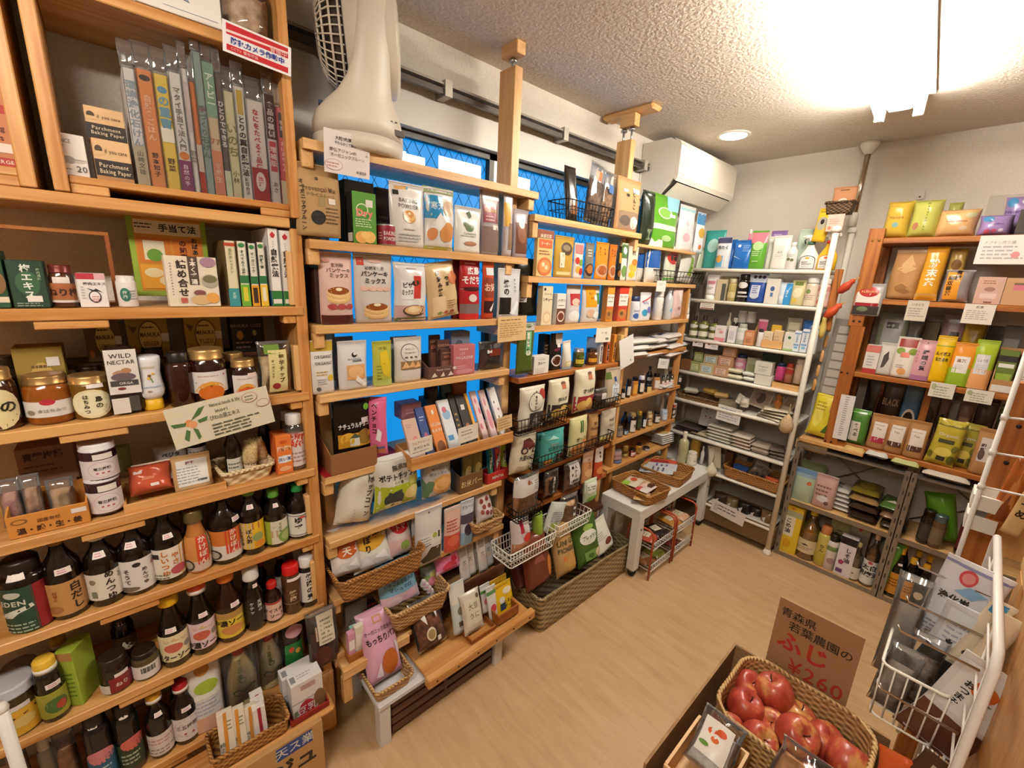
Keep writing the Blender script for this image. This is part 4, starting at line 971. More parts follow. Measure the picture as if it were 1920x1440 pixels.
jar|L3|-.079|.064|.086|30161a|r,0,.0,1,.86,dcd2d2;e,.55,.42,.3,.36,c9a0a4;e,.55,.42,.285,.34,dcd2d2;T,有三梅醤,.55,.48,.14,3a2c2a,.4;e,.44,.28,.03,.03,b03a48;e,.55,.28,.03,.03,b03a48;e,.66,.28,.03,.03,b03a48;r,.4,.9,.8,1.15,e6dcd6|white lidded plum sauce jar, upper of a stacked pair|cap=e4e0e2|cm=0|lab=(.05,.66)|sq=1|lw=1.0|dz=.0911
tray|L3|.050|.206|.045|pine||shallow wooden tray of plum packs|d=.15|hb=.045|dz=-.027
bag|L3|.004|.085|.071|c0563a|r,.1,.7,.3,.8,e0cfc8;r,.5,.2,.7,.3,e8dcd4;r,.3,.45,.6,.55,d07a5a|red vacuum packs of pickled plums in the wooden tray|s=.012|d=.05|f=gloss|wr=3|L=25|c=packet|dz=.01
card|L3|.009|.076|.051|ddd0b8|t,梅生番茶,.35,.8,.15,443;t,有機梅干し,.5,.55,.17,443;l,.5,.3,.8,2,.18,665|hand lettered card standing behind the red plum packs|s=.05|L=25|dz=.0403
pouch|L3|.088|.083|.092|c39a68|r,.1,.12,.9,.85,e0dad2;T,梅干,.45,.76,.1,7a2c30;l,.4,.62,.6,6,.08,999;r,.6,.2,.85,.26,555|kraft bag with a white product sheet in the wooden tray|s=.012|d=.03|f=matte|L=22|dz=.0014
bottle|L3|.112|.044|.087|1c120e|r,.1,.1,.9,.9,c8c0b8;l,.5,.6,.6,2,.2,665|small black bottle with white label at the back|s=.12|pf=straight|lab=(.1,.6)|dz=.0378
bag|L3|.053|.073|.046|d0c8c0|T,ベジタ,.5,.5,.3,2a2420|pale packet with zigzag black print at the back|s=.12|d=.04|f=gloss|dz=.0567
bag|L3|-.041|.031|.076|8f9a60||olive green packet at the back beside the plum jars|s=.12|d=.03|dz=.0494
basket|L3|.206|.127|.050|cream||small plaited cream basket of brushes|d=.12|tp=.8|wx=160.0|wz=260.0|Y=4|dz=-.0122
bottle|L3|.182|.040|.153|1c120e|r,.2,.1,.9,.9,d8d0c4;l,.5,.6,.5,2,.2,665|dark bottle wrapped in clear film in the cream basket|s=.03|pf=soy|lab=(.08,.42)|cap=a8825c|dz=.0074
brush|L3|.215|.038|.099|d2b894||round palm brush in a paper cone in the cream basket|s=.02|R=6|dz=.0014
brush|L3|.260|.038|.102|d2b894||round palm brush leaning at the back of the cream basket|s=.045|R=-10|dz=-.0046
bottle|L3|.282|.036|.147|241612||dark bottle behind the palm brushes|s=.13|pf=soy
box|L3|.299|.041|.116|e07a34|e,.5,.84,.25,.05,c8541c;T,陶陶,.5,.66,.16,f0c8a0;r,.1,.3,.9,.48,e8e4e0;e,.5,.39,.44,.1,dfe4ec;t,良い薬,.5,.39,.1,5a5a80;e,.5,.14,.4,.07,e8a878|orange remedy carton beside the side panel|d=.06|sd=r,0,0,1,1,d8662a
bottle|L3|.337|.056|.171|d8cfcc|r,0,0,1,1,d9cccc;e,.5,.78,.46,.2,c8482c;t,こがり,.5,.78,.22,e8dcd4;t,和酒,.4,.95,.12,b03a28;l,.5,.4,.8,3,.12,a88|clear bottle of bittern with white cap and orange emblem|pf=straight|cap=ece8e8|lab=(.08,.68)|tr=1|liq=c9b4a8|rr=.1
bottle|L3|.336|.037|.160|c8beba||clear white capped bottle half hidden behind the bittern|s=.08|pf=straight|cap=ddd8d8|tr=1|liq=a08a80
bottle|L4|-.234|.076|.168|150c0a|r,.6,0,1,1,8a2028;r,0,0,.62,1,23402e;e,.35,.86,.12,.07,b9bcae;T,EDEN,.33,.68,.15,c9cbb8,.5;p,cfd2c4,.02,.42,.2,.46,.3,.52,.58,.62,.6,.54,.4,.46,.3,.36,.1,.34;l,.35,.2,.5,3,.08,9fae98|black glass bottle with green and crimson label|pf=straight|cap=1a1210|lab=(.02,.68)|st=(.45,.83,.03)|cw=.6
bottle|L4|-.175|.066|.208|140c0a|r,0,0,1,1,b98a54;V,白だし,.68,.52,.26,2a1c12;e,.3,.2,.14,.12,9a6a3c;v,料亭の,.35,.62,.1,9a3c24|dark dashi bottle with tan label and gold cap|cap=8a6a34|cm=.5|lab=(.06,.46)|st=(.55,.6,.026)
bottle|L4|-.110|.065|.193|120b0a|r,0,0,1,1,ddd4c8;V,めんつゆ,.6,.5,.26,2a1c14;v,有機,.78,.76,.1,4a3a30;e,.3,.72,.06,.1,8a7a60;r,.25,.1,.35,.35,776|white capped noodle sauce bottle|cap=ddd6cc|lab=(.1,.46)|st=(.5,.7,.026)|cw=.5
bottle|L4|-.050|.071|.194|120b0a|r,0,0,1,1,ddd6d2;V,めんつゆ,.62,.45,.13,4a3c34;e,.5,.85,.07,.07,2a2220;e,.8,.75,.05,.06,b87a84;V,そうて,.32,.5,.16,5a4a40;e,.3,.1,.2,.08,6a5a4c|noodle sauce bottle with grey white label and dark cap|lab=(.06,.5)|st=(.45,.7,.026)
bottle|L4|.012|.068|.204|120b0a|r,0,0,1,1,e2d8cc;r,.72,0,1,1,dda83a;V,やさ,.62,.62,.2,c8782c;V,しいつゆ,.42,.52,.2,c8782c;r,.12,.7,.32,.86,2a1c14;e,.66,.24,.16,.15,b04a54;l,.3,.15,.4,2,.1,665|sauce bottle with orange lettering and pink seal|lab=(.08,.5)|st=(.55,.66,.022)
bottle|L4|.074|.057|.180|b8743c|r,0,0,1,1,c98a4a;r,0,0,1,.3,d0b8a8;r,.45,.2,.75,1,c8442c;V,かけぽん,.6,.6,.19,ecd0c0;r,.77,.35,.95,1,3f7a70;v,生ゆず,.86,.7,.12,d8e4d8;e,.2,.2,.16,.17,3a3028;e,.2,.2,.12,.12,a8a090|small shapely dressing bottle with gold cap and red panel|pf=neck|cap=7a6a44|cm=.6|lab=(.05,.6)|st=(.5,.83,.02)|rr=.2
bottle|L4|.065|.041|.170|5a3c28||gold capped bottle behind the small dressing bottle|s=.08|pf=neck|cap=7a6a44|cm=.6
bottle|L4|.140|.078|.207|140c0a|r,0,0,1,1,d8d0c8;r,0,.5,1,1,c8742c;r,.45,.2,.75,1,c8442c;V,かけぽん,.6,.6,.19,ecd0c0;r,.77,.35,.95,1,3f7a70;v,生ゆず,.86,.7,.12,d8e4d8;e,.2,.2,.16,.17,3a3028;e,.2,.2,.12,.12,a8a090|large dressing bottle with gold cap and red panel|pf=wine|cap=8a6a3c|cm=.5|lab=(.07,.5)|st=(.72,.62,.024)|cw=.34
bottle|L4|.204|.061|.207|140c0a|r,0,0,1,1,e0b428;r,0,0,.45,1,c8b48c;V,ぽん酢,.36,.5,.17,2a2418;V,しょうゆ,.16,.45,.15,2a2418;r,.46,.74,.64,.98,b0604c;e,.58,.42,.14,.16,8a9a5a;e,.62,.16,.14,.13,d88a2c|green capped citrus soy bottle with yellow label|cap=6a9a34|lab=(.1,.5)|st=(.45,.72,.022)|cw=.5
bottle|L4|.265|.062|.177|140c0a|r,0,0,1,1,d6d2bc;r,0,0,.3,1,9aa83a;e,.74,.28,.26,.3,7f9a48;e,.74,.28,.18,.2,a8b070;r,.3,.3,.48,.6,b8a078;v,すだち,.55,.7,.14,5a6a3a;v,一,.4,.75,.12,333|green capped citrus bottle with pale lime label|cap=5f9a3c|lab=(.06,.48)|st=(.5,.74,.02)|cw=.5
bottle|L4|.331|.067|.173|140c0a|r,0,0,1,1,e0dcd4;r,0,.05,1,.08,3a3230;r,0,.9,1,.93,3a3230;V,ゆず,.4,.55,.3,1c1613;V,ぽん酢,.72,.4,.19,1c1613;e,.5,.84,.08,.05,b84a3c;v,の,.62,.8,.16,1c1613|green capped citrus bottle with black brush lettering|cap=2f8a4a|lab=(.06,.5)|st=(.72,.64,.022)|cw=.5
bottle|L4|.259|.034|.178|140c0a||green cap of a bottle behind the lime label citrus|s=.08|cap=5f9a3c|cw=.5
bottle|L4|.323|.029|.171|140c0a||green cap of a bottle by the side panel|s=.08|cap=2f7a44|cw=.5
jar|L5|-.295|.079|.130|3a2a14|r,0,0,1,1,d8a838;e,.3,.35,.2,.2,b0542c;e,.65,.5,.2,.2,d8c070;p,3a2a1c,.1,.7,.9,.85,.9,.78,.1,.6;r,.3,1.02,.8,1.2,d8cfcc|big pickle jar with grey plastic lid and yellow label|cap=b4b4bc|cm=0|lab=(.04,.55)|sq=1|lw=1.03
jar|L5|-.293|.061|.098|2a1c12||big jar with a grey lid behind the pickle jar|s=.1|cap=8f8c90|cm=0|sq=1|lw=1.03
bottle|L5|-.235|.049|.163|1a140a|r,0,0,1,1,9a983c;e,.6,.45,.26,.3,4a6a30;e,.7,.4,.12,.16,a84a34|short dressing bottle with yellow cap and olive label|pf=straight|cap=e0b83c|ring=e2dcd0|lab=(.08,.5)|st=(.62,.62,.024)
bottle|L5|-.219|.037|.149|241812||yellow capped dressing bottle behind the olive label bottle|pf=straight|cap=b8942c|ring=d8d0c0|s=.09|st=(.55,.62,.024)
box|L5|-.190|.037|.156|9ab03a|r,0,0,.2,1,b98a54;r,0,.85,1,1,a87c48;l,.55,.6,.6,6,.08,5a7a24|green and kraft carton turned aslant between bottles|d=.06|Y=-32|s=.02
jar|L5|-.127|.061|.097|1c0f0c|r,.35,0,1,1,7a2024;T,ねり,.65,.5,.3,d8c4bc;r,0,0,.35,.6,cfc8c0;r,.5,1.02,.85,1.25,e0d6d0|squat dark paste jar with red label|cap=241812|cm=0|lab=(.06,.5)
jar|L5|-.068|.057|.078|4a3a20|r,0,0,1,1,d8d0d0;r,.35,.45,.75,.85,5a5a50|squat jar with a white label and grey square|cap=241812|cm=0|lab=(.1,.6)
bottle|L5|-.105|.049|.154|120b0a|r,0,0,1,1,3a2018;p,c8b8a0,.2,.3,.5,.8,.8,.5,.6,.4|dark bottle with gold brushed label in shade|s=.085|pf=straight|st=(.5,.86,.024)|lab=(.15,.6)
bottle|L5|-.004|.065|.210|140c0a|r,0,0,1,1,e0d4ac;p,c9a878,.05,.8,.5,.9,.95,.72,.9,.66,.5,.82,.1,.72;e,.45,.52,.2,.17,c0604c;e,.75,.5,.08,.12,8a8078;T,スターソース,.5,.16,.26,2a1c18,.9|worcester sauce bottle with a wide yellow cap|pf=long|cap=e0b020|lab=(.1,.48)|st=(.45,.56,.024)|cw=.66
bottle|L5|.058|.063|.217|140c0a|r,0,0,1,1,dcc4cc;p,c9a878,.05,.8,.5,.9,.95,.72,.9,.66,.5,.82,.1,.72;e,.45,.52,.2,.17,c0604c;e,.75,.5,.08,.12,8a8078;T,中濃ソース,.5,.16,.26,2a1c18,.9|sauce bottle with orange and white cap and pink label|pf=long|cap=d8542c|ring=e6dedc|lab=(.1,.48)|st=(.55,.58,.022)|cw=.66
bottle|L5|.125|.070|.218|2a140a|r,0,0,1,1,dcc040;r,0,.75,1,1,b08a48;T,中濃ソース,.5,.6,.25,2a1c10,.9;e,.5,.3,.26,.18,c88a4c|sauce bottle with orange cap and yellow label|pf=long|cap=d87a24|lab=(.08,.46)|st=(.62,.55,.024)|cw=.6
bottle|L5|.186|.057|.206|15100f|V,天国の,.62,.62,.12,b8b4b0;V,ケチャ,.4,.6,.12,b8b4b0|black sauce bottle with white cap and grey lettering|pf=neck|cap=e2dedc|lab=(.1,.6)|st=(.6,.72,.02)|cw=.62
bottle|L5|.184|.032|.185|2a1c16||white capped bottle behind the black sauce|s=.08|pf=neck|cap=c8c4c2|cw=.62
bottle|L5|.236|.045|.133|240e0c|r,0,0,1,1,dcb8ac;T,オイスター,.5,.55,.22,3a1c1c,.9;T,ソース,.55,.25,.22,3a1c1c;r,0,.9,1,1,a83030|small oyster sauce bottle with red cap|pf=wide|cap=b01c1c|lab=(.08,.55)|cw=.62
bottle|L5|.292|.056|.168|4a2c18|V,焼肉,.45,.45,.24,c9b090;r,0,.08,1,.1,a08a68;r,.3,1.12,.8,1.24,e0d6d0|brown grilling sauce bottle with wide red cap|pf=straight|cap=c81c18|lab=(.2,.66)|cw=.84
bottle|L5|.339|.055|.175|140c0c|r,0,0,1,1,dcd8d4;V,焼肉の素,.5,.52,.21,1c1613;e,.06,.85,.06,.06,b0403c|slim grilling sauce bottle with white cap and white label|pf=straight|cap=e6e4e2|lab=(.12,.74)|cw=.8|st=(.72,.8,.02)
bottle|L5|.336|.044|.160|241816||white capped bottle behind the slim grilling sauce|s=.07|pf=straight|cap=c4c0bc|cw=.8
bottle|L5|.225|.033|.177|1c0f0c||red capped bottle at the back between black and oyster sauce|s=.08|pf=wide|cap=6a1414|cw=.62
bottle|L5|.281|.035|.169|1c120e|r,0,0,1,1,d8d0cc|dark bottle with a white label at the back|s=.09|pf=wide|cap=8a5a2c|cw=.6
bottle|L6|-.181|.054|.235|151214|r,0,0,1,.62,2f5a78;e,.5,.62,.34,.16,c87a80;l,.5,.35,.6,3,.1,a8c0cc|dark jar shaped bottle with blue label and pink oval|pf=straight|cap=1a1616|lab=(.1,.66)|st=(.45,.84,.022)|cw=.7
bottle|L6|-.128|.051|.221|151410|r,0,0,1,.62,2a3a24;e,.62,.62,.34,.16,c8645c;l,.55,.35,.6,3,.1,a8b098|dark jar shaped bottle with green label and pink oval|pf=straight|cap=1a1616|lab=(.1,.66)|st=(.5,.84,.022)|cw=.7
bottle|L6|-.067|.056|.203|150e0c|r,0,0,1,1,d8ccc8;l,.5,.75,.8,2,.16,c08a90;l,.5,.3,.8,2,.16,988|sauce bottle with yellow and white cap and plain label|cap=d8a434|ring=dcd6ce|lab=(.06,.4)|st=(.55,.7,.02)|cw=.6
bottle|L6|-.010|.063|.192|1c0f10|r,0,0,1,1,dcd4d2;e,.55,.55,.36,.4,c8a0a0;e,.55,.55,.34,.37,dcd4d2;t,三五梅酢,.5,.6,.2,5a3c3c,.5;e,.45,.3,.03,.04,b03a48;e,.62,.26,.03,.04,b03a48|plum vinegar bottle with red and white cap|cap=a81c24|ring=e0d8d4|lab=(.08,.48)|st=(.55,.62,.022)|cw=.55
bottle|L6|-.025|.029|.160|1c0f10||red and white capped bottle behind the plum vinegar|s=.08|cap=8a2024|ring=cfc6c0|cw=.55
bottle|L6|-.271|.034|.210|6a5c4c||pale capped bottle low in the shade|s=.03|cap=b8b0a4|pf=straight
bag|L6|-.242|.045|.200|9a8c7c||crumpled clear pack beside the pale capped bottle|s=.02|f=clear|d=.05
bag|L6|-.325|.052|.241|8a8478||clear pack low in the corner beside the white pole|s=.02|f=clear|d=.05
pouch|L6|.040|.091|.249|d9d2cc|e,.5,.78,.2,.07,b8823c;e,.55,.57,.32,.08,9aac3a;r,.2,.44,.9,.5,e4ddd4;l,.5,.4,.8,4,.05,aab;r,.1,0,.9,.2,d8a890|tall white noodle pouch with a green bowl|d=.06|L=4|wr=1.6
mayo|L6|.133|.081|.225|dcd4a4|V,マヨネ,.45,.84,.13,6a8a34;e,.5,.62,.1,.05,5f7a34;e,.5,.62,.06,.03,dcd4a0;p,5f7a34,.2,.4,.35,.46,.5,.38,.7,.46,.88,.42,.75,.3,.45,.28,.25,.32;p,dcd4a0,.26,.39,.36,.43,.5,.36,.68,.42,.8,.4,.7,.32,.45,.31,.28,.34;e,.5,.3,.2,.03,d0a088|mayonnaise bottle in clear film with a green hen drawing|cap=a81c20
mayo|L6|.216|.075|.207|dcd4a4|V,マヨネ,.45,.84,.13,6a8a34;e,.5,.62,.1,.05,5f7a34;e,.5,.62,.06,.03,dcd4a0;p,5f7a34,.2,.4,.35,.46,.5,.38,.7,.46,.88,.42,.75,.3,.45,.28,.25,.32;p,dcd4a0,.26,.39,.36,.43,.5,.36,.68,.42,.8,.4,.7,.32,.45,.31,.28,.34;e,.5,.3,.2,.03,d0a088|mayonnaise bottle in clear film with a green animal and sun drawing|cap=b01c20|s=.02
bag|L6|.283|.080|.207|2a1c16|r,.15,.2,.85,.66,2f7a3a;e,.4,.55,.1,.05,c8542c;e,.65,.5,.1,.05,d8a03c;r,.15,.2,.85,.26,c9d8b8;e,.55,.85,.35,.1,d8a8b0|pack of dried chillies with a green label|d=.05|f=gloss|s=.03
tray|L7|.281|.114|.020|8a2018||red carton tray under the white boxes.|d=.08|n=display_carton|c=carton|t=.003
box|L7|.282|.092|.162|e2dcda|r,0,.55,1,.58,aaa;T,R.U.A.,.5,.35,.26,a82838,.36;e,.45,.35,.26,.2,a82838;t,豆乳,.45,.35,.2,e8d8d4;e,.86,.4,.2,.25,7a5a3c;r,.05,.25,.18,.4,786;r,.3,.82,.75,.92,b99|white soup carton with red oval, front of two|s=.02|d=.05|top=r,.05,.2,.2,.7,888;l,.5,.6,.5,2,.2,aaa|dz=-.037
box|L7|.273|.095|.146|e2dcda|r,0,.55,1,.58,aaa;T,R.U.A.,.5,.35,.26,a82838,.36;e,.45,.35,.26,.2,a82838;t,豆乳,.45,.35,.2,e8d8d4;e,.86,.4,.2,.25,7a5a3c;r,.05,.25,.18,.4,786;r,.3,.82,.75,.92,b99|white soup carton, rear of two|s=.075|d=.05|top=r,.05,.2,.2,.7,888|dz=-.0355
box|FL|.192|.227|.230|b98f5c|T,ジュ,.62,.56,.3,2a2018,.6;r,.42,.76,.86,.96,2f4a8a;t,天ス業,.64,.86,.16,d8d4d0|kraft cardboard box printed with blue and black characters|d=.11|n=cardboard_box|c=box
basket|FB|.124|.193|.050|gold||rectangular wicker tray holding slim cartons|d=.1|tp=.95
box|FB|.069|.037|.136|e2d6c2|p,d08a34,.3,.0,.55,.0,.62,1,.4,1;l,.75,.8,.3,3,.08,887;v,純正,.18,.3,.1,555|slim white and orange carton in the wicker tray, nearest its end.|dz=.006|s=.015|d=.02|L=14|Y=-6
box|FB|.097|.037|.128|e2d6c2|p,d08a34,.3,.0,.55,.0,.62,1,.4,1;l,.75,.8,.3,3,.08,887;v,純正,.18,.3,.1,555|slim white and orange carton in the wicker tray, third from the end.|dz=.006|s=.015|d=.02|L=14|Y=-6
box|FB|.129|.033|.115|e2d6c2|p,d08a34,.3,.0,.55,.0,.62,1,.4,1;l,.75,.8,.3,3,.08,887;v,純正,.18,.3,.1,555|slim white and orange carton in the wicker tray, fifth from the end.|dz=.006|s=.015|d=.02|L=14|Y=-6
box|FB|.150|.032|.113|e0d8d2|r,.38,0,.64,1,9a2434|white carton with a dark red band, front of three in the wicker tray.|dz=.006|s=.012|d=.025|L=6
box|FB|.153|.033|.106|e0d8d2|r,.38,0,.64,1,9a2434|white carton with a dark red band, second of three in the wicker tray.|dz=.01|s=.039|d=.025|L=6
box|FB|.156|.033|.101|e0d8d2|r,.38,0,.64,1,9a2434|white carton with a dark red band, third of three in the wicker tray.|dz=.014|s=.066|d=.025|L=6
bag|HG|.359|.097|.228|d8cfc0|r,.3,.45,.85,.95,e2dac8;l,.6,.85,.4,6,.07,887;e,.4,.25,.3,.18,4a1c14;r,.05,.3,.3,.7,3a1c14;r,.22,.55,.28,.8,c8b8a8|clear pack of dried fruit with a cream label|d=.035|f=clear|fi=3a1a12|fj=6a3a24|fill=.5|dz=-.0961
bag|LT|.315|.112|.123|b89878||clear bag of dried bread rings|f=clear|d=.12|fi=a8886a|fj=cdb195|fill=.9|dz=.0042
box|LT|.178|.147|.058|e6e0d8|p,8a94a8,.3,.55,.45,.7,.6,.6,.62,.5,.5,.62,.32,.5;r,.3,.18,.95,.2,99a|white carton with a pencil drawn plant|d=.1|dz=.0034
card|SG|.311|.138|.062|e6e0e0|r,.05,.58,.95,.93,b8202c;r,.05,.08,.95,.27,b8202c;p,e6c8c8,.05,.72,.95,.8,.95,.74,.05,.64;T,防犯カメラ作動中,.5,.42,.22,2a3a8a,.94;t,CCTV 警告録画,.3,.17,.12,e0a8a8,.4;t,警備中,.8,.66,.2,e6b0a8|red and white security camera sticker on the crate edge|n=warning_sticker|c=sign|R=4|dz=.0426
card|LC|.167|.219|.103|d9d0b8|e,.18,.55,.04,.09,d89058;e,.21,.5,.04,.09,e0a070;p,4a6a3c,.2,.6,.3,.86,.36,.88,.3,.7;p,4a6a3c,.02,.62,.16,.58,.14,.5,.04,.52;p,4a6a3c,.14,.42,.1,.2,.13,.12,.17,.36;p,4a6a3c,.2,.42,.22,.1,.25,.16,.24,.36;p,4a6a3c,.26,.58,.36,.62,.34,.52,.27,.5;t,Natural foods & life,.55,.86,.12,443,.3;t,inori,.5,.7,.13,443;t,びわの葉エキス,.52,.54,.13,443,.3;l,.62,.36,.5,4,.085,554;e,.8,.82,.08,.13,b06060;e,.8,.82,.075,.12,d9d0b8;e,.92,.6,.07,.1,b06060;e,.92,.6,.065,.09,d9d0b8;l,.8,.85,.1,2,.08,776|hand painted loquat flower sign|R=-8|n=hand_painted_sign|c=sign|dz=-.0398
card|M1|.507|.123|.103|e2d6d2|t,大粒!肉厚!,.42,.83,.1,2a2220,.4;t,やわらかくて美味!!,.47,.72,.09,2a2220,.5;r,.76,.78,.97,.9,4a3a3a;t,南仏アジャンの,.4,.55,.1,6a5a58;t,オーガニックプルーン,.5,.43,.1,6a5a58,.75;e,.2,.2,.19,.13,b88078;e,.2,.2,.18,.12,e2d6d2;l,.2,.23,.3,2,.07,c08078;t,¥1058,.8,.12,.1,5a4a48;v,一箱,.92,.58,.06,877|pale pink price sign lettered by hand|L=-6|dz=-.0541
pouch|M2|.433|.117|.181|b08c5e|e,.42,.26,.16,.1,1f1a18;r,.45,.42,.58,.56,9a8458;l,.75,.4,.34,5,.05,6a5434;t,Provençal Mix,.5,.66,.1,5a4428,.75;t,ドライフルーツ,.5,.57,.06,6a5434;V,オーガニックプルーン,.12,.42,.065,3a2c1c;r,.66,.46,.82,.54,ddd2c6;r,.44,.78,.5,.82,443|big kraft pouch with round window, hung at the left|s=-.012|d=.05|f=matte|wr=1.5|dz=.0077
box|M2|.565|.089|.174|1f1a16||tall black carton behind the green yeast carton|s=.05|d=.06|f=gloss
box|M2|.556|.070|.138|4f8a2c|T,Dry,.5,.6,.2,e0a8a0;e,.4,.66,.26,.12,d8e0c0;e,.4,.66,.22,.1,4f8a2c;T,Dry,.52,.6,.19,d87a6a;r,.55,.72,.85,.86,d8d4c8;l,.5,.47,.8,4,.045,c8d8a8;e,.35,.12,.28,.12,d8a050;e,.68,.13,.26,.12,e0b060;e,.5,.17,.2,.07,e8bc70|green dry yeast carton with yellow rolls|d=.04|sd=r,0,0,1,1,1f1a16;r,.1,.03,.9,.2,d8d0c8
can|M2|.635|.057|.062|8a1c2c|t,BAKING,.5,.6,.3,e8dcd8,.4;t,POWDER,.5,.3,.3,e8dcd8,.4;l,.2,.6,.15,3,.15,d8b0b0|red baking powder tin|d=.06
box|M2|.645|.048|.170|2a1c16|l,.5,.5,.7,3,.1,5a4434|dark brown carton behind the red tin|s=.06|d=.04
pouch|M2|.701|.117|.188|d6cec8|t,BAKING,.5,.73,.09,5a5450,.55;t,POWDER,.5,.64,.09,5a5450,.6;p,c89a58,.14,.93,.5,.95,.5,.9,.14,.88;e,.5,.92,.03,.02,5fa8d8;r,.08,.8,.24,.87,2a2624;e,.5,.47,.18,.09,c8955a;e,.5,.5,.18,.08,dfae6c;e,.5,.52,.14,.05,c88a48;e,.5,.53,.04,.02,ead8b0;l,.5,.28,.4,1,.04,988;l,.5,.2,.7,3,.05,aaa|white baking powder pouch with a pancake picture|d=.04
bag|M2|.818|.118|.193|d8d4ce|r,.0,.5,.5,.86,2f86b8;t,寒天,.32,.7,.13,d8e8ee,.4;e,.72,.68,.2,.12,d8b89c;e,.68,.3,.26,.16,c88a50;r,0,.9,1,1,9aa87c;r,0,0,1,.06,b8b860;p,e0dcd8,.1,.35,.4,.6,.6,.45,.4,.3;e,.2,.25,.14,.1,d08a5c|blue and white agar bag with an orange picture|d=.05|wr=2.2
pouch|M2|.933|.111|.151|dbd8d2|p,4a5a40,.4,.86,.55,.92,.6,.8,.5,.74;e,.42,.62,.16,.08,5a6a50;e,.5,.56,.16,.1,6a7a5c;t,Camomile,.5,.42,.08,776,.7;l,.5,.36,.7,1,.04,998;e,.5,.2,.24,.05,a87a60|silver white herb pouch with a green leaf mark|d=.04|sc=c8c4be
pouch|M2|1.038|.091|.231|9a8f90|r,.1,.82,.95,.96,c8c0c0;r,.12,.48,.82,.74,7a2030;e,.47,.68,.32,.09,8a2434;t,ALISHAN,.47,.66,.07,d8b878,.6;l,.47,.57,.5,2,.05,d8a8a8;r,.05,.05,.95,.42,7a6660;r,.55,.38,.85,.45,ddd6d0|clear pouch of dark chips with a wine red label|d=.04|s=.012
pouch|M2|1.113|.044|.234|b8aeb0|r,0,.45,.6,.8,d8a84c;r,.4,.1,.9,.5,8a7058|slim silver pouch with orange label|d=.03
pouch|M2|1.179|.075|.174|a89ca0|r,.1,.08,.9,.72,6a4434;e,.5,.5,.3,.2,8a5c44;e,.5,.7,.2,.1,d8d0d0|clear pouch of brown buckwheat at the end|d=.03
pouch|M3|.473|.094|.202|d8b4ac|t,玄米粉,.52,.82,.06,6a4a40;t,パンケーキ,.55,.75,.07,3a2a24;t,ミックス,.55,.68,.07,3a2a24;e,.5,.36,.36,.07,d8ae74;e,.5,.39,.36,.07,e6c690;e,.5,.42,.36,.07,d8ae74;e,.5,.45,.36,.07,e6c690;e,.5,.47,.33,.055,8a4a20;e,.5,.49,.1,.022,efe0b8;e,.28,.25,.14,.04,a8484c;e,.56,.25,.14,.04,a8484c;e,.84,.25,.14,.04,a8484c;r,0,0,1,.13,4a241c;e,.2,.88,.1,.025,c08880|pink brown rice pancake mix pouch|d=.05
pouch|M3|.586|.120|.205|c9c0bb|r,.06,.83,.24,.94,c04a40;t,無糖,.15,.9,.05,e8dcd4,.15;t,砂糖不使用,.5,.79,.06,4a403a;T,パンケーキ,.5,.71,.085,2a2420;T,ミックス,.5,.61,.085,2a2420;e,.2,.5,.1,.035,d8b0a0;e,.4,.5,.1,.035,d8b0a0;e,.6,.5,.1,.035,d8b0a0;e,.8,.5,.1,.035,d8b0a0;e,.55,.9,.2,.03,d8b8a8;e,.5,.13,.33,.07,d8ae74;e,.5,.16,.33,.07,e6c690;e,.5,.19,.33,.07,d8ae74;e,.5,.22,.33,.07,e6c690;e,.5,.24,.30,.055,8a4a20;e,.5,.27,.1,.022,efe0b8|grey sugar free pancake mix pouch|d=.05
bag|M3|.711|.119|.186|dcd8d6|r,.5,.4,.72,.78,c04038;e,.55,.66,.12,.05,3a3432;r,.12,.38,.5,.7,e4e0de;T,ピザ,.3,.62,.1,3a3230;T,ミックス,.3,.5,.1,3a3230,.36;l,.5,.9,.4,1,.04,a88;r,.0,.02,1,.28,c8a8a8;e,.55,.19,.38,.1,4a4038;e,.55,.2,.33,.08,d8b080;e,.5,.21,.2,.05,e8d0a8;r,0,0,1,.07,6a7a58|white pizza mix bag with a pizza photograph|d=.05
bag|M3|.843|.128|.186|d2b88c|V,お好み焼粉,.35,.6,.1,2a1c14;V,やま,.6,.66,.09,2a1c14;e,.85,.7,.2,.12,c87850;l,.7,.3,.3,4,.04,9a7a50;r,.1,.05,.5,.4,dcc49c;e,.3,.1,.07,.03,8a9a50;e,.5,.1,.07,.03,b0604c;e,.7,.1,.07,.03,9a4a3a|straw coloured savoury pancake flour bag|d=.05|R=-9
pouch|M3|.917|.052|.212|7a2024||second red sauce pouch, half hidden|d=.04|s=.03
pouch|M3|.950|.087|.230|a8242a|T,広島,.6,.74,.12,e8dcd8;T,そだち,.5,.6,.13,e8dcd8;l,.5,.85,.6,1,.05,e0a8a8;e,.5,.47,.5,.03,3a1418;e,.5,.33,.2,.06,d8c8c4;r,.0,.08,1,.24,7a6a68;r,0,0,1,.09,c0302a|red sauce pouch with white brush lettering|d=.05
pouch|M3|1.028|.052|.220|c04a2a|r,0,.86,1,1,d8602a;r,.05,.36,.95,.68,8a4030;T,お好,.5,.52,.14,e0b8a0;r,.2,.72,.9,.84,d8d4d4;r,.05,.1,.95,.3,3a1c1a;p,e0d8d4,.4,.15,.8,.28,.6,.12|slim sauce pouch with orange cap|d=.04|s=-.005
pouch|M3|1.128|.112|.187|d3d2d4|V,焼の,.35,.62,.15,2a2626;v,オーサワ,.72,.66,.07,555;r,.05,.08,.55,.42,1c1a18;p,e8e8ea,.5,.1,.85,.36,.95,.3,.7,.06;l,.4,.06,.5,1,.04,999|silver seaweed pouch with black square window|d=.02
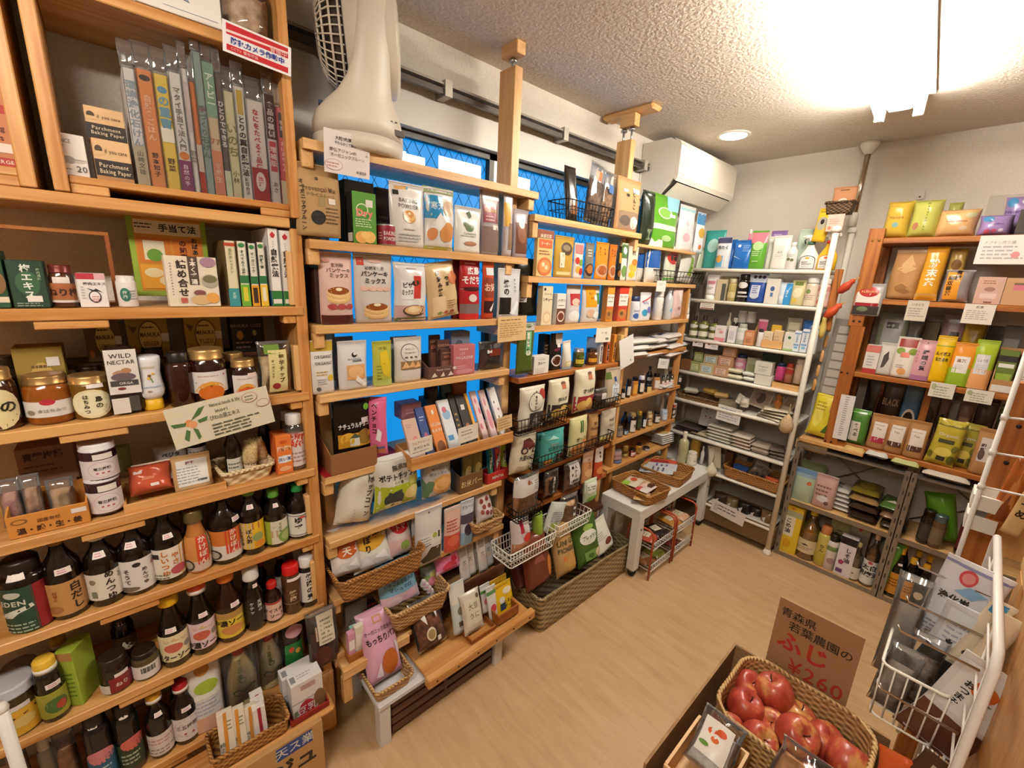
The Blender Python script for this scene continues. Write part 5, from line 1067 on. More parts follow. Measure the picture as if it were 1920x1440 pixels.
bag|M3|1.254|.162|.232|15130f|r,.4,.5,.55,.58,ddd;r,.2,.25,.5,.45,cfcccc;l,.35,.38,.2,3,.05,888|large black seaweed bag|d=.03|s=.035|wr=2
box|M3|.428|.019|.156|3a201a||dark brown packs at the left end|d=.1|s=.03
card|M3|1.136|.151|.098|d9b682|l,.45,.86,.7,1,.08,6a5030;l,.5,.72,.85,6,.09,a8865a;l,.3,.2,.5,1,.06,b06a4a|kraft note card pinned beneath the seaweed bags.|s=-.015|R=-1|dz=-.0911
pouch|M4|.417|.067|.157|dcd6d2|r,0,.8,1,1,c0a03a;t,ORGANIC,.55,.7,.075,3a3634,.75;t,ORGANIC,.55,.58,.075,3a3634,.75;l,.5,.42,.6,2,.05,b8983a;e,.8,.3,.14,.06,d8b840;l,.4,.28,.4,3,.04,999;e,.25,.1,.09,.04,555|white pouch lettered twice organic, with a yellow top|d=.04
pouch|M4|.510|.089|.149|d6d2d2|e,.52,.72,.1,.05,2a2626;e,.55,.74,.07,.03,d6d2d2;t,MACARON,.5,.64,.05,888,.6;r,.45,.58,.75,.62,777;r,.22,.22,.86,.52,cf9a64;e,.54,.38,.28,.12,dcae78;p,f0ece8,.5,.2,.56,.3,.9,.1,.8,.05|white pouch with a window of golden rusk|d=.045
pouch|M4|.604|.064|.143|b4b44a|t,UP.EE,.5,.84,.08,7a7a2c,.6;p,d8bc30,.35,.75,.7,.8,.85,.4,.75,.2,.45,.25,.3,.5;l,.25,.45,.25,5,.07,7a8a3c;e,.5,.5,.02,.01,443;r,0,0,1,.14,b4c06a|yellow green pouch with a banana shape|d=.035
pouch|M4|.699|.100|.149|d6cfc9|t,やさしい,.5,.72,.055,4a403a;t,クッキーズ,.5,.65,.05,4a403a;e,.5,.66,.34,.2,4a403a;e,.5,.655,.325,.188,d6cfc9;t,やさしい,.5,.74,.055,4a403a;t,ソイクッキー,.5,.66,.05,4a403a,.45;r,.28,.54,.4,.58,6a5a4c;e,.52,.56,.05,.025,5a4a3c;r,.64,.54,.74,.58,6a5a4c;r,.14,.3,.9,.48,8a6a48;p,dcb07a,.16,.32,.3,.48,.45,.34;p,d8a870,.4,.34,.55,.48,.68,.34;p,dcb07a,.62,.32,.75,.47,.88,.34|beige biscuit pouch with an arch of lettering|d=.045
pouch|M4|.708|.100|.146|a8a2a2||second grey biscuit pouch behind the beige one|d=.03|s=.05
pouch|M4|.506|.058|.155|8a8486||grey pouch behind the rusk pouch|d=.03|s=.06
tray|M4|.826|.123|.041|5a3a30|t,Peanut Cocoa,.5,.72,.22,d8c8bc,.7;p,d8c8bc,.1,.1,.2,.5,.3,.15;p,d8c8bc,.4,.1,.5,.5,.55,.12;p,d8c8bc,.65,.1,.75,.5,.85,.15;e,.88,.75,.06,.14,d8c8bc|brown printed display carton of cocoa bars|d=.09|hb=.075|t=.003|n=display_carton|c=carton
box|M4|.823|.043|.139|4a2c22|t,COCOA,.5,.85,.1,c89a78;t,100%,.5,.7,.14,c87a58;r,.1,.1,.9,.55,7a5040|brown cocoa bar standing in the display carton, rear|d=.012|s=.05|dz=.006
box|M4|.849|.053|.122|4a2c22|t,COCOA,.5,.85,.1,c89a78;t,100%,.5,.7,.14,c87a58;r,.1,.1,.9,.55,7a5040|brown cocoa bar standing in the display carton, middle|d=.012|s=.035|dz=.006
box|M4|.851|.051|.092|4a2c22|t,COCOA,.5,.85,.1,c89a78;t,100%,.5,.7,.14,c87a58;r,.1,.1,.9,.55,7a5040|brown cocoa bar standing in the display carton, front|d=.012|s=.018|dz=.006
box|M4|.917|.097|.111|b86a70|t,VEGAN,.45,.86,.1,e8d0d0,.7;t,LIFE,.4,.72,.12,d8a0a4;t,MAGAZINE,.5,.58,.13,e8d8d8;l,.4,.3,.6,2,.06,dca8ac;e,.5,.12,.4,.08,c88890|pink vegan bar carton with pale lettering|d=.03
box|M4|.928|.084|.154|6a7484|e,.4,.7,.2,.1,3a4454;l,.5,.9,.6,1,.06,3a4454|blue grey carton behind the pink bar carton|d=.05|s=.04
bag|M4|1.064|.121|.112|b8b0b0|r,.3,.5,.8,.75,6a2a1c;r,.22,.6,.42,.72,ddd|clear pack of raisins in shade|f=clear|d=.04|fi=2a140e|fj=5a2c1c|s=.01
flat|M5|.531|.271|.003|a81c20||red felt mat lining the front|d=.12|f=matte|c=mat|n=felt_mat
tray|M5|.491|.148|.068|8a5a34||brown card display box of black chocolate bags|d=.16|hb=.13|t=.003|n=display_carton|c=carton
bag|M5|.503|.123|.211|15110e|T,ナチュラルチョコ,.5,.62,.09,e0dcd8,.85;e,.86,.88,.08,.05,6aa83a;r,.05,.28,.95,.5,c8902c;e,.3,.42,.2,.1,e0b040;e,.75,.42,.2,.12,8a6a2c;r,.35,.3,.6,.42,d8d8d0;p,4a5a4a,.32,.42,.48,.5,.64,.42;r,.7,.63,.9,.72,ddd2d2;l,.5,.2,.8,1,.05,8a7a5c|black chocolate bag with a farmhouse picture|d=.03|s=.02|dz=.012|f=gloss
bag|M5|.516|.097|.189|15110e||second black chocolate bag in the card display box|d=.03|s=.07|dz=.02
bag|M5|.582|.060|.196|d86a94|V,ペンチョコ,.4,.66,.1,3a1c24;p,e8e4e4,.45,.3,.6,.5,.8,.42,.7,.25;r,.1,.02,.9,.12,c8783c;r,.3,.12,.9,.16,5a5a8a|bright pink chocolate bag with a white animal|d=.05|Y=-35|dz=.0265
tray|M5t|.889|.460|.045|pine||long slanted wooden tray of chocolate bars, jutting over the shelf.|d=.12|hb=.06
box|M5t|.708|.053|.151|c8a894|e,.6,.35,.26,.22,c88070;e,.6,.35,.2,.17,d09484;t,CHOCO,.6,.35,.06,8a4a40,.4;l,.4,.85,.5,2,.05,a88|tan bar with a red barrel|d=.012|s=.03|dz=.012|L=30|n=chocolate_bar|c=chocolate bar
box|M5t|.757|.033|.184|2a3f78|e,.5,.35,.3,.14,a85a78;e,.6,.2,.2,.1,6a2c3c;l,.5,.8,.6,2,.06,a8b8d8|blue bar with a fruit picture|d=.012|s=.03|dz=.012|L=30|n=chocolate_bar|c=chocolate bar
box|M5t|.806|.046|.185|d88034|t,VEGAN,.5,.6,.09,e8d8c0;t,RAW,.5,.48,.09,e8d8c0;e,.5,.15,.35,.12,7a4a28;e,.5,.85,.1,.05,e8d8c0|orange bar with nuts|d=.012|s=.03|dz=.012|L=30|n=chocolate_bar|c=chocolate bar
box|M5t|.862|.048|.197|d8dadc|e,.5,.7,.35,.1,8ab0d0;e,.4,.8,.2,.06,c86a78;r,.1,.2,.6,.3,4a8ac0|white and blue milk bar|d=.012|s=.03|dz=.012|L=30|n=chocolate_bar|c=chocolate bar
box|M5t|.903|.025|.219|1f1712|l,.5,.6,.5,3,.1,a8843c|black bar with gold print|d=.012|s=.03|dz=.012|L=30|n=chocolate_bar|c=chocolate bar
box|M5t|.941|.041|.205|1f1712|r,.3,.7,.7,.8,d8d0c8;e,.5,.3,.3,.14,a86a3c|black bar with a white sticker|d=.012|s=.03|dz=.012|L=30|n=chocolate_bar|c=chocolate bar
box|M5t|.973|.013|.206|d89a3c||slim orange bar|d=.012|s=.03|dz=.012|L=30|n=chocolate_bar|c=chocolate bar
box|M5t|1.009|.028|.210|dcc0c0|e,.3,.3,.2,.06,c87080;e,.7,.6,.2,.06,c87080;e,.4,.8,.15,.05,c87080|pink dotted bar|d=.012|s=.03|dz=.012|L=30|n=chocolate_bar|c=chocolate bar
box|M5t|1.053|.029|.209|e0c8c8|e,.5,.4,.35,.2,d08c94;e,.4,.75,.2,.08,d08c94|pink blossom bar|d=.012|s=.03|dz=.012|L=30|n=chocolate_bar|c=chocolate bar
box|M5t|1.105|.038|.212|e4dedc|e,.3,.7,.08,.03,5a4a60;e,.6,.55,.08,.03,a84a50;e,.4,.4,.08,.03,5a6a50;e,.65,.3,.08,.03,5a4a60;e,.3,.2,.08,.03,a84a50|white bar sprinkled with small motifs|d=.012|s=.03|dz=.012|L=30|n=chocolate_bar|c=chocolate bar
card|M5c|.695|.086|.057|e6dccf|t,フェアトレード,.5,.75,.2,a86a4a,.8;t,スペシャル,.5,.45,.22,3a3a4a,.85;l,.5,.2,.8,1,.1,777|first handwritten card from the pink bag end,|R=-4|dz=.0755
card|M5c|.890|.090|.060|e6dccf|l,.5,.7,.7,2,.2,998;l,.5,.25,.4,1,.1,aaa|second handwritten card from the pink bag end,|R=-4|dz=.0761
card|M5c|1.065|.078|.055|d8b888|l,.5,.8,.8,4,.2,a08050|third handwritten card from the pink bag end,|R=-4|dz=.0846
bag|M5b|.843|.062|.213|24201e||dark chocolate pouch standing|d=.05
bag|M5b|.902|.055|.220|2f5560||teal chocolate pouch standing|d=.05
bag|M5b|.969|.079|.217|8a4a1c||orange brown chocolate pouch standing|d=.05
box|M5b|.745|.079|.057|b07a80|l,.5,.6,.6,2,.2,d8b0b0|dusky pink carton lying|d=.06|dz=.0988
box|M5b|.833|.052|.160|2f3438||dark carton lying|d=.06
bag|M6|.486|.126|.219|dcd5c8|V,ポップコーン,.7,.5,.1,2a2420;p,4a4038,.55,.85,.62,.8,.6,.7;p,4a4038,.85,.4,.95,.3,.86,.2;l,.35,.3,.03,8,.05,a89c8c|cream popcorn bag slumping over|d=.09|R=14|wr=2.4|f=paper
bag|M6|.632|.165|.197|d8d4cc|r,0,0,1,.5,a8b42c;t,無添加,.52,.82,.11,2a2420;T,ポテトチップス,.5,.66,.13,2a2420,.9;r,.3,.51,.58,.59,e0dcc8;t,のり塩,.44,.55,.06,4a4a2c;e,.35,.25,.22,.15,2f3c3c;p,2f3c3c,.2,.4,.5,.42,.55,.15,.25,.1;e,.76,.3,.18,.12,d8c884;e,.35,.14,.2,.05,d8d0a8;r,.7,.45,.95,.6,c8c870|potato chip bag in white and lime with seaweed picture|d=.08|wr=2|s=-.035|dz=.0462
bag|M6|.799|.128|.187|bcbab8|t,オーガニック,.5,.68,.08,6a6664,.8;t,ポテトチップス,.52,.57,.08,6a6664,.85;e,.6,.3,.4,.22,cf9a5c;e,.55,.32,.3,.14,dcae70;p,5a7a5a,0,.45,.3,.4,.1,.05,0,.05;e,.3,.86,.1,.05,d0d0d0|grey organic potato chip bag|d=.08|wr=2|s=-.03|dz=.0315
tray|M6|.960|.115|.076|6a4a28|t,お米バー,.5,.5,.4,d8c890|brown display carton of olive bars|d=.11|hb=.1|t=.003|n=display_carton|c=carton
bag|M6|.959|.054|.137|7a7040|e,.5,.5,.3,.2,c8b878;r,.2,.1,.8,.3,d8a86a|olive snack bar packet, front near one in the brown carton|d=.02|s=.02|dz=.006
bag|M6|1.008|.056|.143|7a7040|e,.5,.5,.3,.2,c8b878;r,.2,.1,.8,.3,d8a86a|olive snack bar packet, front far one in the brown carton|d=.02|s=.02|dz=.006
bag|M6|.979|.055|.142|7a7040|e,.5,.5,.3,.2,c8b878;r,.2,.1,.8,.3,d8a86a|olive snack bar packet, rear near one in the brown carton|d=.02|s=.055|dz=.006
bag|M6|1.029|.057|.144|7a7040|e,.5,.5,.3,.2,c8b878;r,.2,.1,.8,.3,d8a86a|olive snack bar packet, rear far one in the brown carton|d=.02|s=.055|dz=.006
tray|M6|1.099|.113|.046|a82420|t,MINTIA,.5,.5,.4,e8dcd4,.8|red display carton of mint packs|d=.08|hb=.03|t=.003|n=display_carton|c=carton
box|M6|1.086|.015|.126|3f7a5c|p,d8dcd4,.0,.3,1,.6,1,.85,0,.55;V,MINT,.5,.58,.12,333|green mint pack in the red carton|d=.02|s=.02|dz=.005|L=10
box|M6|1.125|.022|.121|b8302a|p,d8dcd4,.0,.3,1,.6,1,.85,0,.55;V,MINT,.5,.58,.12,333|red mint pack in the red carton|d=.02|s=.02|dz=.005|L=10
box|M6|1.162|.016|.127|a8b83a|p,d8dcd4,.0,.3,1,.6,1,.85,0,.55;V,MINT,.5,.58,.12,333|lime mint pack in the red carton|d=.02|s=.02|dz=.005|L=10
basket|M7|.556|.311|.085|gold||long cane basket of jelly sweets.|d=.19|tp=.88|s=-.03|wx=190.0|wz=330.0|dz=.0211
bag|M7|.452|.100|.155|ddd2cc|e,.5,.6,.44,.26,c06030;r,0,0,1,.26,d8d0cc;p,e4e0dc,.1,.1,.3,.25,.5,.08;p,efe8e4,.5,.2,.8,.3,.9,.1;V,寒天,.5,.6,.2,e8d8cc|orange agar jelly bag in the cane basket|d=.05|s=.02|L=22|R=4|dz=.0693
bag|M7|.548|.145|.188|dcd6cc|e,.5,.6,.44,.26,dda83c;r,0,0,1,.26,d8d0cc;p,e4e0dc,.1,.1,.3,.25,.5,.08;p,efe8e4,.5,.2,.8,.3,.9,.1;V,ゆず,.65,.66,.17,2a1c14;V,しぼり,.4,.55,.15,2a1c14;p,3f6a34,.05,.75,.3,.95,.4,.9,.3,.75;e,.12,.92,.08,.04,b03a40;r,0,.97,1,1,5a6a34|yellow yuzu jelly bag in the cane basket|d=.05|s=.03|L=20|dz=.0477
bag|M7|.660|.095|.169|d8c8c4|e,.5,.7,.44,.24,b8282c;t,トマト,.6,.6,.14,e8dcd8;p,4a2c20,.1,.85,.3,.95,.35,.7;r,0,0,1,.35,dcb8b4;e,.6,.2,.2,.1,8aa050|red tomato jelly bag in the cane basket|d=.05|s=.03|L=20|dz=.0537
pouch|M7|.758|.115|.224|d6d0cc|r,.05,.35,.95,.55,e0dcd8;e,.66,.5,.09,.05,a8b04a;r,.78,.44,.86,.56,3a3a34;l,.35,.5,.45,3,.05,999;p,3f3020,.1,.1,.5,.3,.9,.28,.85,.06,.2,.04;e,.5,.92,.03,.02,444;l,.35,.36,.4,1,.05,555|white pouch of dried seeds with a penguin figure|d=.04|s=.012
pouch|M7|.763|.121|.227|b8b4b4||second white seed pouch standing behind|d=.03|s=.05
pouch|M7|.867|.077|.190|d8b0a4|r,0,0,1,.4,c8503c;l,.5,.7,.8,4,.07,b04a40;e,.5,.25,.35,.12,d86a50|coral jelly drink pouch with spout|d=.03|s=.02|sc=e4dcd8
pouch|M7|.938|.065|.196|c8ccd4|r,.0,0,1,.3,8ab0d0;e,.5,.35,.3,.14,3a2c44;t,プルーン,.5,.85,.08,6a3a5a;r,0,.5,1,.7,4a4054|navy prune drink pouch with spout|d=.03|s=.02
basket|M7|1.019|.150|.040|light||small square cane basket of chocolate almonds.|d=.1|s=-.02|wx=190.0|dz=.0527
bag|M7|1.043|.094|.130|d8ccc8|e,.3,.7,.1,.08,7a3a30;e,.6,.75,.1,.08,7a3a30;e,.4,.5,.1,.08,8a4a3c;e,.7,.5,.1,.08,7a3a30;e,.25,.35,.1,.08,8a4a3c;e,.5,.3,.1,.08,7a3a30;e,.75,.25,.1,.08,7a3a30|white bag spotted with red brown almonds in the small basket|d=.05|s=.02|L=18|dz=.0489
bag|M7|1.042|.073|.183|d0c4bc|e,.3,.6,.16,.14,4a3026;e,.7,.4,.18,.12,4a3026;e,.7,.8,.12,.1,4a3026|cow patterned bag behind the drink pouches|d=.04|s=.07
basket|M8|.692|.242|.085|light||rough willow basket of marshmallow bags.|d=.2|tp=.86|s=-.04|wx=150.0|wz=260.0|rr=.008|dz=.013
bag|M8|.633|.155|.167|7ab0cc|t,いちごとミルクの,.5,.55,.1,2a2c34,.8;t,マシュマロ,.5,.42,.11,2a2c34;e,.6,.76,.16,.1,dce4e8;e,.35,.75,.14,.14,3a3a3c;e,.35,.84,.08,.06,d8c8b8;r,0,0,1,.3,d8b8c4;e,.3,.15,.2,.1,e0c8d0;e,.7,.15,.2,.1,dcb4c4|blue strawberry marshmallow bag in the willow basket|d=.05|L=14|dz=.0775
bag|M8|.774|.075|.117|d8a8b4|e,.4,.6,.2,.16,c86a80;e,.6,.3,.2,.12,e4d8d4|pink sweet bag at the back of the willow basket|d=.04|s=.11|L=15|dz=.0172
bag|M8|.797|.085|.095|8fae6c|r,0,.6,1,1,a8c4c8;e,.5,.3,.3,.2,d88a98;e,.6,.6,.25,.14,d8dc9c|green and pink sweet bag in the willow basket|d=.04|s=.05|L=20|dz=.0362
box|M8|.732|.016|.026|e0d8d8|r,0,.3,1,.6,d8a8b0|small wrapped candy in the willow basket|d=.015|s=.03|R=20|g=wrapped candies in the willow basket|n=wrapped_candy|c=candy|dz=.0949
box|M8|.746|.017|.027|e0d8d8|r,0,.3,1,.6,d8a8b0|small wrapped candy in the willow basket|d=.015|s=.03|R=11|g=wrapped candies in the willow basket|n=wrapped_candy|c=candy|dz=.0754
box|M8|.761|.017|.027|e0d8d8|r,0,.3,1,.6,d8a8b0|small wrapped candy in the willow basket|d=.015|s=.03|R=2|g=wrapped candies in the willow basket|n=wrapped_candy|c=candy|dz=.0556
box|M8|.775|.017|.027|e0d8d8|r,0,.3,1,.6,d8a8b0|small wrapped candy in the willow basket|d=.015|s=.03|R=-7|g=wrapped candies in the willow basket|n=wrapped_candy|c=candy|dz=.0355
tray|M8|.982|.272|.085|dark||dark wooden box of tea sticks.|d=.16|hb=.085|s=-.01|dz=-.0295
bag|M8|.861|.119|.119|d87a9c|e,.5,.2,.3,.14,c83a50;p,2a1c20,.3,.6,.6,.75,.6,.55;e,.7,.4,.12,.1,b8283a;r,0,0,1,.15,e8c8d4|pink candy bag in the dark wooden box|d=.04|s=.03|L=18|dz=.0924
pouch|M8|.941|.050|.191|cfc4bc|r,.2,.55,.8,.75,a89c90;e,.5,.3,.3,.08,c8b4a8;V,茶,.5,.4,.1,665|slim tea packet in the dark wooden box, first past the pink bag.|d=.012|s=.03|dz=.02|L=14
pouch|M8|.981|.052|.183|cfc4bc|r,.2,.55,.8,.75,a89c90;e,.5,.3,.3,.08,c8b4a8;V,茶,.5,.4,.1,665|slim tea packet in the dark wooden box, second past the pink bag.|d=.012|s=.042|dz=.02|L=14
pouch|M8|1.025|.049|.173|cfc4bc|r,.2,.55,.8,.75,a89c90;e,.5,.3,.3,.08,c8b4a8;V,茶,.5,.4,.1,665|slim tea packet in the dark wooden box, third past the pink bag.|d=.012|s=.054|dz=.02|L=14
pouch|M8|1.038|.049|.196|cfc4bc|r,.2,.55,.8,.75,a89c90;e,.5,.3,.3,.08,c8b4a8;V,茶,.5,.4,.1,665|slim tea packet in the dark wooden box, fourth past the pink bag.|d=.012|s=.03|dz=.02|L=14
pouch|M8|1.081|.051|.188|c8ccd0|r,.2,.55,.8,.75,a89c90;e,.5,.3,.3,.08,c8b4a8;V,茶,.5,.4,.1,665|slim tea packet in the dark wooden box, fifth past the pink bag.|d=.012|s=.042|dz=.02|L=14
pouch|M8|1.126|.052|.180|c8ccd0|r,.2,.55,.8,.75,a89c90;e,.5,.3,.3,.08,c8b4a8;V,茶,.5,.4,.1,665|slim tea packet in the dark wooden box, last past the pink bag.|d=.012|s=.054|dz=.02|L=14
tray|M9|.506|.163|.045|oak||brown tray of round red tins.|d=.17|hb=.045|s=.02|dz=-.0185
box|M9|.528|.066|.085|a82428|r,.5,.15,.85,.4,e0d4cc;r,.1,.75,.9,.95,3a3a34|flat red tin in the brown tray, front one|d=.016|s=.05|dz=.012|L=20|bev=.006|n=sweet_tin|c=tin
box|M9|.540|.065|.086|7a2a2c|r,.5,.15,.85,.4,e0d4cc;r,.1,.75,.9,.95,3a3a34|flat red tin in the brown tray, second one|d=.016|s=.07|dz=.012|L=20|bev=.006|n=sweet_tin|c=tin
box|M9|.553|.064|.088|a82428|r,.5,.15,.85,.4,e0d4cc;r,.1,.75,.9,.95,3a3a34|flat red tin in the brown tray, third one|d=.016|s=.09|dz=.012|L=20|bev=.006|n=sweet_tin|c=tin
box|M9|.565|.063|.091|7a2a2c|r,.5,.15,.85,.4,e0d4cc;r,.1,.75,.9,.95,3a3a34|flat red tin in the brown tray, rear one|d=.016|s=.11|dz=.012|L=20|bev=.006|n=sweet_tin|c=tin
box|M9|.441|.024|.097|d89ab0|r,.1,.3,.9,.7,efe8e4|small rose sweet cube in the brown tray|d=.02|s=.03|dz=.01|n=sweet_cube|c=sweet
box|M9|.469|.030|.109|e4dccc|r,.1,.3,.9,.7,efe8e4|small cream sweet cube in the brown tray|d=.02|s=.03|dz=.01|n=sweet_cube|c=sweet
box|M9|.458|.023|.094|9ac4b4|r,.1,.3,.9,.7,efe8e4|small mint sweet cube in the brown tray|d=.02|s=.05|dz=.01|n=sweet_cube|c=sweet
box|M9|.485|.023|.105|d8a8b8|r,.1,.3,.9,.7,efe8e4|small pale pink sweet cube in the brown tray|d=.02|s=.05|dz=.01|n=sweet_cube|c=sweet
box|M9|.496|.080|.126|9a928c|l,.5,.5,.7,5,.12,777|grey leaflet pack at the back of the brown tray|d=.01|s=.12|dz=.01
tray|M10|.763|.158|.045|oak||square wooden tray with a loaf, nearest in the drawer.|d=.15|hb=.045|dz=-.0593
tray|M10|.914|.125|.045|oak||square wooden tray with pouches, middle of the drawer.|d=.15|hb=.045|dz=-.0264
tray|M10|1.044|.114|.045|oak||square wooden tray with yellow packs, far end of the drawer.|d=.15|hb=.045|dz=.0074
bag|M10|.725|.129|.177|d8ccc0|e,.42,.3,.16,.14,d8ccb0;e,.42,.3,.12,.1,a08a5c;p,e8e4e0,.15,.7,.3,.8,.35,.5;p,e8e4e0,.6,.75,.75,.8,.7,.55;r,.6,.1,.72,.2,e8e0d8|round loaf in a glossy film bag with a cream seal|f=clear|d=.08|s=.035|L=30|fi=5a2c18|fj=9a5a30|fill=.9|dz=.0018
pouch|M10|.847|.070|.208|c8d0d0|r,0,.6,1,1,d8d4cc;e,.5,.45,.2,.08,7a6a58;r,.3,.15,.8,.25,5a4a3c|pale blue white pouch standing tall in the middle tray|d=.03|s=.05|L=12|dz=.0155
bag|M10|.893|.096|.160|d2c8b8|r,.1,.2,.9,.85,d8d0bc;t,大豆,.5,.65,.16,7a7058;t,うに,.5,.42,.16,7a7058;e,.8,.85,.08,.06,6a5a44|beige paper packet in the middle tray|d=.03|s=.02|L=18|dz=.0136
pouch|M10|.984|.052|.120|d8d4d0|r,0,.7,1,.8,5a8a4a;e,.5,.4,.3,.12,c87a80|white sweet packet with green band|d=.015|s=.06|L=14|dz=.0325
pouch|M10|1.001|.049|.147|d8d4d0|r,0,.75,1,.85,5a8a4a;e,.5,.35,.3,.12,c84a50|white sweet packet with red candy picture|d=.015|s=.035|L=14|dz=.0005
pouch|M10|1.058|.091|.141|d8b02a|l,.5,.85,.7,2,.05,8a4a2c;e,.4,.4,.2,.14,d8d0c4;r,.6,.1,.9,.3,4a3a2c|rear yellow candy packet in the far tray|d=.015|s=.055|L=14|dz=.0075
pouch|M10|1.062|.097|.139|e0b420|l,.5,.9,.7,1,.05,8a4a2c;t,たまご,.7,.4,.12,2a2420,.5;t,ボーロ,.7,.27,.12,2a2420,.5;e,.35,.5,.16,.1,e0d8cc;r,.2,.2,.5,.4,2f3c54;e,.7,.72,.25,.1,e8dcc0|front yellow candy packet with a bird drawing in the far tray|d=.015|s=.03|L=16|dz=-.004
basket|M11|.536|.140|.055|light||oblong cane basket of pink bread bags|d=.2|tp=.86|wx=150.0|wz=260.0|dz=-.0089
bag|M11|.533|.130|.244|d8a4bc|r,.36,.82,.6,.92,c89470;r,.4,.84,.56,.9,d8a4bc;t,オーガニック玄米の,.45,.72,.07,5a3a44,.8;T,もっちりパン,.5,.6,.11,3a2430,.9;e,.62,.24,.24,.18,b8642c;p,e8d8e0,.2,.1,.35,.3,.4,.08;p,e8d8e0,.8,.5,.95,.4,.9,.2|pink bread bag with a round bun window, front one|d=.07|s=.03|L=24|dz=.0081
bag|M11|.495|.069|.128|c898ac||pink bread bag lying behind the front one|d=.06|s=.1|L=30|dz=-.0037
wire|N0|1.596|.333|.085|k||black wire basket of dried seaweed packs|d=.12|tp=.9
bag|N0|1.519|.072|.221|2a2622|r,.2,.1,.8,.4,8a5a34|dark tapering seaweed pack in the black basket|d=.04|s=.03|dz=.01|L=8
bag|N0|1.654|.110|.254|b8b0b4|r,.2,.7,.6,.85,c8683c|clear kelp pack with an orange tag, leaning|f=clear|d=.04|s=.035|dz=.01|R=8|fi=3a281c|fj=7a5a44
bag|N0|1.745|.100|.237|b8b0b4|r,.3,.6,.7,.75,4a6a9a|clear kelp pack with a blue tag|f=clear|d=.04|s=.03|dz=.01|fi=4a3020|fj=9a7450|R=5
pouch|N0|1.893|.195|.240|b98f62|r,.08,.04,.92,.38,8a7058;e,.3,.2,.2,.1,5a4a40;e,.68,.18,.2,.12,d0c4b8;V,どんこ,.62,.6,.11,2a2018;e,.36,.68,.06,.03,2a2018;r,.6,.74,.92,.84,e0d6cc;r,.2,.74,.38,.79,e0d6cc;e,.8,.2,.12,.06,e0d8d0|kraft shiitake pouch with window and two stickers|d=.05|f=matte
bag|N0c|2.162|.116|.273|1f2a1a|r,.3,.1,.7,.3,6a7a5a|dark green seaweed bag beside the kraft pouch|d=.06
pouch|N0c|2.340|.314|.278|5a9a2a|r,0,.34,1,.44,d8d8c8;e,.45,.66,.24,.11,d0d8c0;e,.45,.66,.2,.09,7aae50;r,.55,.72,1,1,8ac0d0;e,.5,.18,.16,.06,a8c888;r,.6,.6,.8,.66,e0d8d0|large bright green refill pouch with white band|d=.07
pouch|N0c|2.598|.192|.258|dcd8d6|e,.4,.3,.2,.1,d8a8b0;e,.6,.5,.25,.12,c8ccd0;r,.0,.88,1,.94,9ac0c8;e,.4,.6,.1,.06,c8b8c0|white refill pouch with pale bubbles|d=.05
pouch|N0c|2.773|.110|.242|d8dce0|r,0,.7,1,1,3a80b0;e,.5,.5,.36,.12,c8a040;e,.4,.15,.16,.06,d0703c|narrow white and blue pack at the end|d=.04
box|N1|1.314|.092|.181|d8b878|r,0,.82,1,1,8a4a2c;t,麻婆豆腐,.5,.87,.09,e8d8c0,.8;r,.08,.62,.92,.8,c8602c;t,マーボー,.5,.71,.08,e8d8b0;l,.5,.55,.8,2,.06,8a5a30;e,.5,.22,.46,.2,c87038;e,.5,.22,.34,.14,d89050;e,.4,.26,.1,.05,e8d0a8;e,.6,.2,.1,.05,e8d0a8|cream and brown mapo carton with food picture|d=.02
pouch|N1|1.441|.122|.170|b8923c|V,照り焼,.35,.4,.1,2a1c10;e,.6,.7,.3,.16,4a3a2c;e,.6,.72,.2,.08,8a7a60;r,.1,.06,.8,.14,d8c890;r,.22,.24,.46,.6,e0d4b8|gold pouch with grilled fish picture|d=.025
pouch|N1|1.537|.063|.150|dcd0c8|e,.3,.5,.22,.1,c03a30;e,.7,.45,.22,.1,7a9a50;e,.4,.25,.24,.1,d8a040;e,.7,.2,.2,.1,b03038;r,.1,.7,.9,.95,c87a78|white pouch with coloured spots|d=.02
pouch|N1|1.614|.059|.157|7a7468|e,.5,.25,.5,.18,3a2c28;e,.5,.27,.38,.12,a86a34;l,.5,.8,.6,3,.08,d0c8b8|grey pouch with a dark curry bowl|d=.02
pouch|N1|1.707|.096|.167|d88a28|V,カレー,.3,.75,.08,5a2c14;V,野菜,.65,.75,.08,5a2c14;e,.5,.24,.48,.18,c8a080;e,.5,.25,.38,.13,9a5428|wide orange curry pouch with a terracotta bowl|d=.02
pouch|N1|1.792|.057|.164|c87024|V,カレー,.3,.75,.08,5a2c14;V,野菜,.65,.75,.08,5a2c14;e,.5,.24,.48,.18,c8a080;e,.5,.25,.38,.13,9a5428|narrow deep orange curry pouch with a terracotta bowl|d=.02
pouch|N1|1.850|.032|.162|1f1a14|r,.2,.5,.8,.8,a8842c;e,.5,.2,.4,.1,8a5a2c|slim black pouch between orange and white ones|d=.02
pouch|N1|1.887|.052|.179|dcdad0|r,0,.6,1,1,4a6a3a;e,.5,.25,.4,.16,6a8a4a;e,.5,.8,.3,.1,d8dcd0|white pouch with dark green top|d=.02
pouch|N1|1.966|.088|.168|d0c8b8|e,.5,.4,.4,.14,d8a848;e,.4,.2,.3,.1,e0b830;e,.6,.55,.3,.1,c87830;t,野菜,.5,.8,.1,6a5a44|pale pouch of vegetables with yellow corn|d=.02
wire|N1c|2.549|.599|.070|k||black wire basket of glass noodles|d=.12|s=-.01|tp=.84
bag|N1c|2.197|.080|.247|d0ccc4|r,0,.3,1,.62,2458a0|blue banded rice vermicelli pack, rear|d=.04|s=.04
